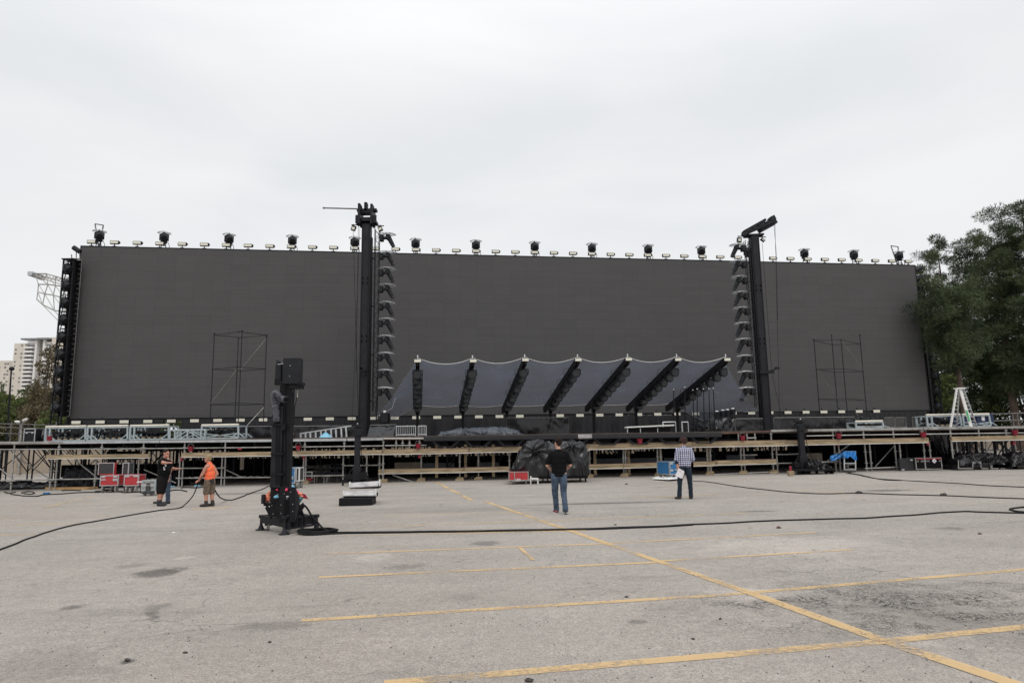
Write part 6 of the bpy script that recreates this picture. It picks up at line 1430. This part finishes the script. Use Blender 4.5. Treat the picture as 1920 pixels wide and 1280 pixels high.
for i, (pts, lab) in enumerate((([(20, 927), (60, 931), (84, 928), (120, 926), (150, 924), (186, 923)], 'black cable on the ground in front of the timber stack'), ([(9, 923), (20, 925), (30, 923)], 'short black cable at the far left under the stage'), ([(40, 925), (50, 922), (65, 924), (58, 927), (44, 926)], 'small loose cable loop left of the timber stack'),
     ([(195, 921), (205, 923), (220, 921), (232, 924), (262, 923), (275, 925)], 'black cable beneath the red flight cases'), ([(116, 920), (130, 919.5), (150, 920)], 'short black cable stub before the timber stack'), ([(318, 921), (330, 919), (345, 920), (352, 922)], 'short cable behind the two standing men'), ([(340, 915), (352, 914), (366, 915), (378, 914), (392, 914)], 'cable at the foot of the scaffold by the orange vest'))):
    cable(lab, pts, .024, wob=.15)
for i, (x, y, lab) in enumerate(((86, 926, 'blue connector on the cable before the timber stack'), (183, 923, 'dark connector box on the ground left of the red cases'), (320, 913, 'light blue connector under the scaffold near the two men'), (369, 912, 'light blue connector near the orange-vested man'), (200, 920, 'small black connector under the red case'))):
    p = G(x, y); t = thing('cable_connector', lab, 'connector', p); MB().box((0, 0, .04), (.22, .10, .07), RZ(i)).box((.12, .02, .035), (.1, .06, .05)).build('plug', K['lblue'] if i in (2, 3) else (K['blue'] if i == 0 else K['black']), t, bev=.01)
# litter
st_rng = random.Random(3)
for i, (x, y, r_, lab) in enumerate(((1462, 990, .05, 'brown stone on the asphalt behind the thick cable'), (1611, 925, .09, 'dark lump on the cable at the right'), (1770, 929, .08, 'second dark lump on the cable at the right'), (1350, 1160, .02, 'dark pebble right of the middle of the car park'),
      (1175, 1113+6, .02, 'tiny dark pebble in front of the second yellow line'), (505, 1204, .015, 'small black pebble low in the middle'), (347, 1224, .018, 'small black pebble low on the left'), (240, 1239, .03, 'dark clod low on the left'), (994, 1277, .03, 'dark clod at the bottom edge'), (1154, 984, .03, 'dark chip on the thick cable'),
      (1175, 908, .05, 'orange-brown chip left of the blue case'), (1300, 1198, .014, 'black pebble between the yellow lines'), (1838, 1001, .03, 'small reddish stone at the right'), (325, 999, .03, 'tiny white scrap left of the big rolling mast'), (700, 905, .04, 'white scrap beside the portable steps'))):
    p = G(x, y); t = thing('stone' if 'scrap' not in lab else 'paper_scrap', lab, 'stone' if 'scrap' not in lab else 'litter', p); mb = MB(); mb.ball((0, 0, r_*.3), (r_, r_*.7, r_*.45), 9, 6); mb.v = [tuple(Vector(v)*(1+.9*fold(Vector(v)*3, 9, i))) for v in mb.v]
    mb.build('stone' if 'scrap' not in lab else 'scrap', K['paper'] if 'scrap' in lab else (K['woodd'] if 'brown' in lab or 'red' in lab else K['boot']), t)
pebs = MB()
for i in range(750):
    x = st_rng.uniform(-20, 1940); y = 930+350*st_rng.random()**1.3; p = G(x, y); r_ = st_rng.uniform(.003, .008); pebs.ball((p.x, p.y, gz(p.x)+r_*.4), (r_, r_*.8, r_*.6), 5, 4)
tag(pebs.build('gravel', K['boot'], loc=(0, 0, 0), smooth=False), 'scattered dark grit on the asphalt', 'gravel', kind='stuff')

# ================================================================== PEOPLE
def bake(mb, name, m, parent, voxel, smooth_it=3, disp=0.0, dfreq=9.0, seed=0):
    me = bpy.data.meshes.new(name+'_tmp'); me.from_pydata(mb.v, [], mb.f); me.update(); ob = bpy.data.objects.new(name+'_tmp', me); C.objects.link(ob)
    bm_ = bmesh.new(); bm_.from_mesh(me); bmesh.ops.recalc_face_normals(bm_, faces=bm_.faces); bm_.to_mesh(me); bm_.free()
    r = ob.modifiers.new('r', 'REMESH'); r.mode = 'VOXEL'; r.voxel_size = voxel; r.use_smooth_shade = True
    if smooth_it: s = ob.modifiers.new('s', 'SMOOTH'); s.iterations = smooth_it; s.factor = .5
    dg = bpy.context.evaluated_depsgraph_get(); dg.update(); nm = bpy.data.meshes.new_from_object(ob.evaluated_get(dg)); nm.name = name
    bpy.data.objects.remove(ob); 
    if disp:
        for v in nm.vertices:
            n_ = Vector((v.co.x, v.co.y, v.co.z)); f = abs(fold((n_.x*1.2, n_.y*1.2, n_.z*.8), dfreq, seed)); f2 = fold(n_, dfreq*.45, seed+3); v.co += v.normal*disp*(.35-f*1.4+f2*.8)
    nm.polygons.foreach_set('use_smooth', [True]*len(nm.polygons)); nm.materials.clear(); nm.materials.append(m); nm.update()
    o = bpy.data.objects.new(name, nm); C.objects.link(o); o.parent = parent; return o
def hand(mb, wrist, pdir, n, curl=.5, s=1.0):
    """palm then five fingers; pdir: direction of the hand, n: palm normal"""
    wrist = Vector(wrist); d = Vector(pdir).normalized(); n = Vector(n).normalized(); n = (n-d*n.dot(d)).normalized(); side = d.cross(n)
    pc = wrist+d*.085*s
    mb.cap(wrist, .026*s, pc, .022*s, 10); mb.cap(wrist+side*.02*s, .018*s, pc+side*.028*s, .015*s, 8); mb.cap(wrist-side*.02*s, .018*s, pc-side*.028*s, .015*s, 8)
    for k, (o, l) in enumerate(((-.036, .062), (-.012, .078), (.012, .082), (.035, .074))):
        a = pc+side*o*s; b = a+(d*math.cos(curl*.5)+n*math.sin(curl*.5))*l*.5*s; c = b+(d*math.cos(curl*1.3)+n*math.sin(curl*1.3))*l*.5*s
        mb.cap(a, .0105*s, b, .0095*s, 7); mb.cap(b, .0095*s, c, .008*s, 7)
    a = wrist+side*.03*s+d*.03*s; b = a+(side*.8+d*.5+n*.3).normalized()*.045*s; c = b+(d*.9+n*.35).normalized()*.035*s
    mb.cap(a, .013*s, b, .012*s, 7); mb.cap(b, .012*s, c, .009*s, 7)
def headm(mb, c, face, s=1.0, neck=None, chin=1.0):
    """head ellipsoid with jaw, nose, brow, ears. face = unit direction"""
    c = Vector(c); f = Vector(face).normalized(); sd = f.cross(Vector((0, 0, 1))).normalized(); rot = Matrix((sd, f, Vector((0, 0, 1)))).transposed()
    T = lambda x, y, z: c + sd*(x*s) + f*(y*s) + Vector((0, 0, z*s))
    mb.ball(T(0, -.008, .035), (.076*s, .095*s, .092*s), 18, 12, rot); mb.ball(T(0, .02, -.045), (.060*s, .068*s, .070*s), 16, 10, rot)
    mb.cap(T(0, .088, .015), .010*s, T(0, .108, -.018), .014*s, 8); mb.ball(T(0, .075, -.052), (.030*s, .022*s, .012*s), 10, 6, rot); mb.ball(T(0, .072, -.085), (.026*s*chin, .024*s, .022*s), 10, 6, rot)
    mb.cap(T(-.035, .082, .035), .011*s, T(.035, .082, .035), .011*s, 8)
    for k in (-1, 1): mb.ball(T(k*.078, -.005, -.005), (.012*s, .022*s, .032*s), 8, 8, rot)
    return T, rot
def eyes(parent, T, s):
    for k in (-1, 1): MB().ball(T(k*.030, .084, .014), .011*s, 8, 6).build('eye', K['tee'], parent)
def hairm(parent, T, rot, s, m, kind='short'):
    mb = MB()
    if kind == 'short': mb.ball(T(0, -.022, .052), (.082*s, .096*s, .090*s), 18, 12, rot); mb.ball(T(0, -.06, -.01), (.066*s, .045*s, .055*s), 12, 8, rot)
    elif kind == 'crop': mb.ball(T(0, -.018, .058), (.079*s, .093*s, .080*s), 18, 12, rot)
    else:
        mb.ball(T(0, -.02, .05), (.105*s, .115*s, .100*s), 18, 12, rot); r = random.Random(4)
        for k in range(60):
            a = r.uniform(0, 6.28); b = r.uniform(-.75, 1.4); mb.ball(T(.095*math.cos(a)*math.cos(b), -.03+.095*math.sin(a)*math.cos(b)*(1 if math.sin(a) < 0.3 else .6), .03+.10*math.sin(b)), .026*s, 7, 5)
    return bake(mb, 'hair', m, parent, .010, 1, .012 if kind == 'curly' else .006, 30, 2)

def person_from(label, base, s, parts):
    t = thing('person', label, 'person', base); return t
def limb(mb, pts, rs, n=12):
    for i in range(len(pts)-1): mb.cap(pts[i], rs[i], pts[i+1], rs[i+1], n)
def shoe(t, heel, toe, m, h=.09, w_=.045, name='shoe', sole=None):
    heel = Vector(heel); toe = Vector(toe); mb = MB(); mb.cap(heel+Vector((0, 0, w_)), w_, toe+Vector((0, 0, w_*.75)), w_*.78, 12); mb.cap(heel+Vector((0, 0, w_)), w_*1.02, heel+Vector((0, 0, h))+(toe-heel)*.12, w_*1.1, 12)
    o = bake(mb, name, m, t, .009, 1)
    if sole is not None: MB().bar(heel+Vector((0, 0, .010))-(toe-heel)*.14, toe+Vector((0, 0, .010))+(toe-heel)*.1, w_*1.9, .02).build('sole', sole, o)
    return o

# man seen from behind, black T-shirt, walking towards the stage
def man_black():
    b = G(1050, 963); t = thing('person', 'man seen from behind in black T-shirt and blue jeans walking towards the stage', 'person', b, -.03); mb = MB()
    hips = {1: Vector((.095, 0, .93)), -1: Vector((-.095, 0, .93))}
    kn = {-1: Vector((-.105, .10, .50)), 1: Vector((.10, .02, .50))}; an = {-1: Vector((-.075, .16, .10)), 1: Vector((.125, -.16, .12))}
    for k in (-1, 1): limb(mb, [hips[k], kn[k], an[k]], [.09, .056, .042]); mb.cap(an[k]+Vector((0, 0, -.06)), .035, an[k]+Vector((0, .12, -.07)), .03)
    mb.cap((0, 0, .95), .10, (0, 0, 1.30), .10, 14); mb.cap((-.15, 0, 1.39), .05, (.15, 0, 1.39), .05, 12); mb.cap((0, .0, 1.42), .062, (0, .02, 1.54), .055, 12)
    for k in (-1, 1):
        sh = Vector((k*.19, 0, 1.40)); el = Vector((k*.275, .02, 1.13)); wr = Vector((k*.20, .22, 1.03)); limb(mb, [sh, el, wr], [.055, .043, .030]); hand(mb, wr, (-k*.5, .8, .1), (-k*.5, -.2, -.3), .9)
    T, rot = headm(mb, (-.01, .03, 1.645), (-.55, .85, -.18))
    body = bake(mb, 'body', K['skin'], t, .0105, 3)
    eyes(t, T, 1); hairm(t, T, rot, 1.04, K['hair'], 'short')
    s = MB()
    for (z, rx, ry, h) in ((1.33, .205, .12, .13), (1.22, .195, .125, .15), (1.10, .180, .12, .15), (.99, .175, .12, .14), (.90, .178, .125, .05)): s.ball((0, -.005, z), (rx, ry, h), 18, 10)
    s.cap((-.085, 0, .90), .095, (-.085, 0, 1.2), .10, 12); s.cap((.085, 0, .90), .095, (.085, 0, 1.2), .10, 12)
    s.cap((-.16, 0, 1.415), .062, (.16, 0, 1.415), .062, 12); s.cap((0, 0, 1.42), .085, (0, .005, 1.455), .078, 14); s.ball((0, 0, .90), (.175, .125, .07), 18, 8)
    for k in (-1, 1): limb(s, [(k*.175, 0, 1.40), (k*.262, .015, 1.20)], [.072, .068])
    bake(s, 'shirt', K['tee'], t, .013, 3, .008, 7, 5)
    j = MB(); j.ball((0, 0, .90), (.155, .115, .10), 16, 10)
    for k in (-1, 1): limb(j, [hips[k]-Vector((0, 0, .04)), kn[k], an[k]+Vector((0, 0, .02))], [.104, .076, .064]); j.cap(an[k]+Vector((0, 0, .03)), .068, an[k]+Vector((0, .02, -.04)), .066)
    bake(j, 'jeans', K['jeans'], t, .012, 2, .008, 10, 8)
    shoe(t, (-.08, .14, 0), (-.13, .30, .0), K['shoer'], sole=K['white']); shoe(t, (.125, -.18, .035), (.145, -.02, .005), K['bootg'], sole=K['white'])
man_black()

def man_check():
    b = G(1287, 935); t = thing('person', 'man seen from behind in blue checked shirt and dark jeans holding papers', 'person', b, 0); mb = MB(); z = .96
    hips = {1: Vector((.09, 0, .92)), -1: Vector((-.085, 0, .92))}; kn = {-1: Vector((-.155, .03, .50)), 1: Vector((.12, -.02, .50))}; an = {-1: Vector((-.19, .0, .10)), 1: Vector((.125, -.03, .10))}
    for k in (-1, 1): limb(mb, [hips[k], kn[k], an[k]], [.088, .054, .042]); mb.cap(an[k]+Vector((0, 0, -.06)), .035, an[k]+Vector((-.02, .1, -.07)), .03)
    mb.cap((0, 0, .95), .10, (0, 0, 1.28), .10, 14); mb.cap((-.14, 0, 1.37), .05, (.14, 0, 1.37), .05, 12); mb.cap((0, 0, 1.4), .06, (0, .01, 1.52), .053, 12)
    sh = Vector((-.18, 0, 1.37)); el = Vector((-.235, -.02, 1.09)); wr = Vector((-.20, -.03, .83)); limb(mb, [sh, el, wr], [.053, .042, .029]); hand(mb, wr, (.05, 0, -1), (.6, .3, 0), .7)
    sh = Vector((.18, 0, 1.37)); el = Vector((.24, -.03, 1.10)); wr = Vector((.15, .18, 1.0)); limb(mb, [sh, el, wr], [.053, .042, .029]); hand(mb, wr, (-.6, .6, 0), (0, -.2, -.5), .9)
    T, rot = headm(mb, (0, .02, 1.60), (.1, .97, .05)); bake(mb, 'body', K['skin'], t, .0105, 3); eyes(t, T, 1); hairm(t, T, rot, 1.0, K['hairc'], 'curly')
    s = MB(); s.ball((0, 0, 1.32), (.205, .125, .14), 18, 10); s.ball((0, 0, 1.15), (.19, .125, .20), 18, 10); s.ball((0, 0, .98), (.19, .13, .16), 18, 10); s.cap((-.15, 0, 1.39), .06, (.15, 0, 1.39), .06); s.cap((0, 0, 1.40), .08, (0, 0, 1.45), .068, 14)
    limb(s, [(-.175, 0, 1.375), (-.235, -.02, 1.09), (-.23, -.025, 1.03)], [.075, .058, .055]); limb(s, [(.175, 0, 1.375), (.24, -.03, 1.10), (.20, .06, 1.05)], [.075, .060, .054])
    bake(s, 'shirt', K['check'], t, .013, 3, .007, 7, 6); MB().cap((-.235, -.025, 1.05), .058, (-.232, -.025, 1.02), .056).build('cuff', K['jeansd'], t)
    j = MB(); j.ball((0, 0, .90), (.155, .115, .10), 16, 10)
    for k in (-1, 1): limb(j, [hips[k]-Vector((0, 0, .04)), kn[k], an[k]+Vector((0, 0, .04))], [.096, .070, .058]); j.cap(an[k]+Vector((0, 0, .06)), .062, an[k]+Vector((0, .0, -.01)), .064)
    bake(j, 'jeans', K['jeansd'], t, .012, 2, .009, 10, 9)
    shoe(t, (-.18, -.02, 0), (-.29, .04, 0), K['boot']); shoe(t, (.12, -.04, 0), (.18, .09, 0), K['bootg'])
    p = thing('paper_sheets', 'white folded papers held in the left hand of the checked-shirt man', 'paper', Vector(b)+Vector((-.17, -.07, .72))); MB().box((0, 0, 0), (.17, .02, .23), RY(.5)).box((.03, .012, -.03), (.16, .01, .2), RY(.35)).build('sheets', K['paper'], p)
man_check()

def man_orange():
    b = G(391, 949); t = thing('person', 'fair-haired man in orange vest and khaki shorts holding a cable', 'person', b, 0); mb = MB(); sc = .91
    V_ = lambda x, y, z: Vector((x, y, z))*sc
    hips = {-1: V_(-.02, -.09, .90), 1: V_(.03, .09, .90)}; kn = {-1: V_(-.06, -.09, .48), 1: V_(.05, .08, .48)}; an = {-1: V_(-.045, -.10, .09), 1: V_(.10, .06, .09)}
    for k in (-1, 1): limb(mb, [hips[k], kn[k], kn[k].lerp(an[k], .3), an[k]], [.088, .056, .060, .040]); mb.cap(an[k]+V_(0, 0, -.05), .035, an[k]+V_(-.08, 0, -.06), .03)
    mb.cap(V_(0, 0, .95), .10, V_(-.02, 0, 1.22), .10, 14); mb.cap(V_(-.03, -.15, 1.33), .07, V_(-.03, .15, 1.33), .07); mb.cap(V_(-.04, 0, 1.36), .065, V_(-.07, 0, 1.48), .055)
    limb(mb, [V_(-.05, -.19, 1.31), V_(-.17, -.24, 1.04), V_(-.31, -.12, .86)], [.058, .046, .031]); hand(mb, V_(-.31, -.12, .86), (-.8, .1, -.25), (0, .3, -.6), 1.0)
    limb(mb, [V_(.0, .19, 1.31), V_(.15, .20, 1.06), V_(.06, .10, .90)], [.058, .048, .032]); hand(mb, V_(.06, .10, .90), (-.6, -.4, -.3), (-.3, -.3, -.5), 1.0)
    T, rot = headm(mb, V_(-.085, -.02, 1.575), (-.96, -.22, -.08), .97); bake(mb, 'body', K['skinr'], t, .0105, 3); eyes(t, T, .97); hairm(t, T, rot, 1.0, K['hairb'], 'short')
    s = MB(); s.ball(V_(-.02, 0, 1.22), (.135, .19, .15), 18, 10); s.ball(V_(0, 0, 1.05), (.14, .185, .18), 18, 10); s.cap(V_(-.03, -.125, 1.345), .055, V_(-.03, .125, 1.345), .055); s.ball(V_(-.01, 0, .93), (.15, .18, .11), 16, 8); s.ball(V_(-.02, -.08, .84), (.085, .07, .10), 12, 8)
    s.cap(V_(-.035, 0, 1.37), .085, V_(-.04, 0, 1.40), .075, 12)
    bake(s, 'vest', K['orange'], t, .013, 2, .010, 8, 7)
    j = MB(); j.ball(V_(0, 0, .86), (.13, .16, .10), 16, 10)
    for k in (-1, 1): limb(j, [hips[k]-V_(0, 0, .05), kn[k]+V_(0, 0, .04)], [.108, .092]); j.cap(kn[k]+V_(0, 0, .05), .093, kn[k]-V_(0, 0, .02), .090)
    bake(j, 'shorts', K['camo'], t, .012, 2, .010, 10, 9); MB().box(V_(.10, -.07, .84), (.10, .08, .14)).ball(V_(.08, -.15, .87), .03).build('tool_pouch', K['bootg'], t, bev=.01)
    for k in (-1, 1): MB().tube(an[k]+V_(0, 0, .05), an[k]+V_(0, 0, .09), .050, n=12).build('sock', K['cream'], t); shoe(t, an[k]-V_(-.02, 0, .09), an[k]+V_(-.17, 0, -.09), K['boot'], h=.15, w_=.052, name='boot')
man_orange()

def man_point():
    b = G(303, 948); t = thing('person', 'dark-haired man in black T-shirt and long shorts pointing with an outstretched arm', 'person', b, 0); mb = MB(); sc = .98
    V_ = lambda x, y, z: Vector((x, y, z))*sc
    hips = {-1: V_(-.02, -.10, .92), 1: V_(-.02, .10, .92)}; kn = {-1: V_(-.03, -.11, .50), 1: V_(-.05, .08, .50)}; an = {-1: V_(-.02, -.12, .10), 1: V_(-.11, .10, .10)}
    for k in (-1, 1): limb(mb, [hips[k], kn[k], kn[k].lerp(an[k], .3), an[k]], [.10, .064, .070, .046]); mb.cap(an[k]+V_(0, 0, -.06), .036, an[k]+V_(.09, 0, -.07), .03)
    mb.cap(V_(0, 0, .98), .12, V_(-.02, 0, 1.28), .12, 14); mb.cap(V_(-.03, -.17, 1.40), .075, V_(-.03, .17, 1.40), .075); mb.cap(V_(-.0, 0, 1.43), .072, V_(.03, 0, 1.55), .064)
    limb(mb, [V_(-.02, -.21, 1.40), V_(.14, -.30, 1.37), V_(.26, -.34, 1.36)], [.066, .052, .036]); hand(mb, V_(.26, -.34, 1.36), (.95, .0, .10), (0, .2, -.9), .35, 1.05)
    limb(mb, [V_(-.02, .20, 1.38), V_(.18, .22, 1.16), V_(.36, .12, 1.16)], [.066, .052, .036]); hand(mb, V_(.36, .12, 1.16), (1, .0, .05), (0, -.1, -1), .2, 1.05)
    T, rot = headm(mb, V_(.07, -.03, 1.645), (.93, -.33, -.12), 1.06, chin=1.3); bake(mb, 'body', K['skinr'], t, .0105, 3); eyes(t, T, 1.06); hairm(t, T, rot, 1.08, K['hair'], 'crop')
    s = MB(); s.ball(V_(-.02, 0, 1.30), (.17, .22, .17), 18, 10); s.ball(V_(.02, 0, 1.08), (.195, .215, .22), 18, 10); s.ball(V_(.0, 0, .93), (.175, .20, .12), 18, 10); s.cap(V_(-.03, -.16, 1.42), .068, V_(-.03, .16, 1.42), .068); s.cap(V_(-.01, 0, 1.44), .09, V_(0, 0, 1.47), .082, 14)
    limb(s, [V_(-.02, -.20, 1.40), V_(.03, -.25, 1.385)], [.086, .080]); limb(s, [V_(-.02, .19, 1.38), V_(.12, .21, 1.22)], [.086, .078])
    sh = bake(s, 'shirt', K['tee'], t, .013, 2, .009, 7, 5)
    pr = MB(); r = random.Random(8)
    for k in range(12): pr.ball(V_(.13+r.uniform(-.045, .045), -.185-r.uniform(0, .008), 1.22+r.uniform(-.10, .10)), (r.uniform(.010, .022), .008, r.uniform(.012, .026)), 8, 5)
    pr.build('shirt_print', K['paper'], t)
    j = MB(); j.ball(V_(0, 0, .88), (.165, .185, .12), 16, 10)
    for k in (-1, 1): limb(j, [hips[k]-V_(0, 0, .05), kn[k]+V_(0, 0, .0)], [.13, .105]); j.cap(kn[k]+V_(0, 0, .02), .106, kn[k]-V_(0, 0, .05), .103)
    bake(j, 'shorts', K['shorts'], t, .012, 2, .010, 9, 9)
    for k in (-1, 1): MB().tube(an[k]+V_(0, 0, .0), an[k]+V_(0, 0, .10), .055, n=12).build('sock', K['bootg'], t); shoe(t, an[k]-V_(.02, 0, .10), an[k]+V_(.18, -.03 if k < 0 else 0, -.10), K['bootg'], h=.15, w_=.056, name='boot')
man_point()

def man_jeans():
    b = G(311, 944); t = thing('person', 'man in blue jeans almost hidden behind the pointing man, arm hanging down', 'person', b, 0); mb = MB(); sc = .98
    V_ = lambda x, y, z: Vector((x, y, z))*sc
    hips = {-1: V_(.04, -.08, .92), 1: V_(-.02, .10, .92)}; kn = {-1: V_(.07, -.06, .50), 1: V_(-.18, .10, .52)}; an = {-1: V_(.08, -.04, .10), 1: V_(-.30, .12, .10)}
    for k in (-1, 1): limb(mb, [hips[k], kn[k], an[k]], [.095, .058, .044]); mb.cap(an[k]+V_(0, 0, -.05), .035, an[k]+V_(-.08, 0, -.06), .03)
    mb.cap(V_(0, 0, .98), .10, V_(0, 0, 1.28), .10, 14); mb.cap(V_(0, -.15, 1.38), .07, V_(0, .15, 1.38), .07); mb.cap(V_(-.02, 0, 1.40), .065, V_(-.04, 0, 1.50), .056)
    limb(mb, [V_(.10, -.16, 1.36), V_(.19, -.20, 1.10), V_(.15, -.22, .86)], [.056, .046, .031]); hand(mb, V_(.15, -.22, .86), (-.05, 0, -1), (-.6, .2, 0), .6, 1.05)
    limb(mb, [V_(-.08, .18, 1.36), V_(-.10, .22, 1.10), V_(-.02, .15, .90)], [.056, .046, .031]); hand(mb, V_(-.02, .15, .90), (.3, 0, -1), (-.6, .2, 0), .6, 1.05)
    T, rot = headm(mb, V_(-.10, .06, 1.56), (-.9, .2, -.1), .98); bake(mb, 'body', K['skin'], t, .0105, 3); eyes(t, T, 1); hairm(t, T, rot, 1.0, K['hair'], 'short')
    s = MB(); s.ball(V_(0, 0, 1.28), (.15, .18, .17), 18, 10); s.ball(V_(0, 0, 1.08), (.145, .175, .22), 18, 10); s.cap(V_(0, -.13, 1.39), .06, V_(0, .13, 1.39), .06); limb(s, [V_(.08, -.15, 1.36), V_(.165, -.19, 1.19)], [.078, .072]); limb(s, [V_(-.06, .17, 1.36), V_(-.09, .20, 1.2)], [.078, .072])
    bake(s, 'shirt', K['tee'], t, .013, 2, .008, 7, 5)
    j = MB(); j.ball(V_(0, 0, .90), (.13, .155, .10), 16, 10)
    for k in (-1, 1): limb(j, [hips[k]-V_(0, 0, .04), kn[k], an[k]+V_(0, 0, .0)], [.10, .078, .068])
    bake(j, 'jeans', K['jeans'], t, .012, 2, .008, 10, 8)
    MB().tube(V_(.153, -.22, .885), V_(.15, -.22, .90), .036, n=12).build('wristband', K['peach'], t)
    for k in (-1, 1): shoe(t, an[k]-V_(-.04, 0, .10), an[k]+V_(-.16, 0, -.10), K['bootg'])
man_jeans()

# render settings
scn.render.engine = 'CYCLES'
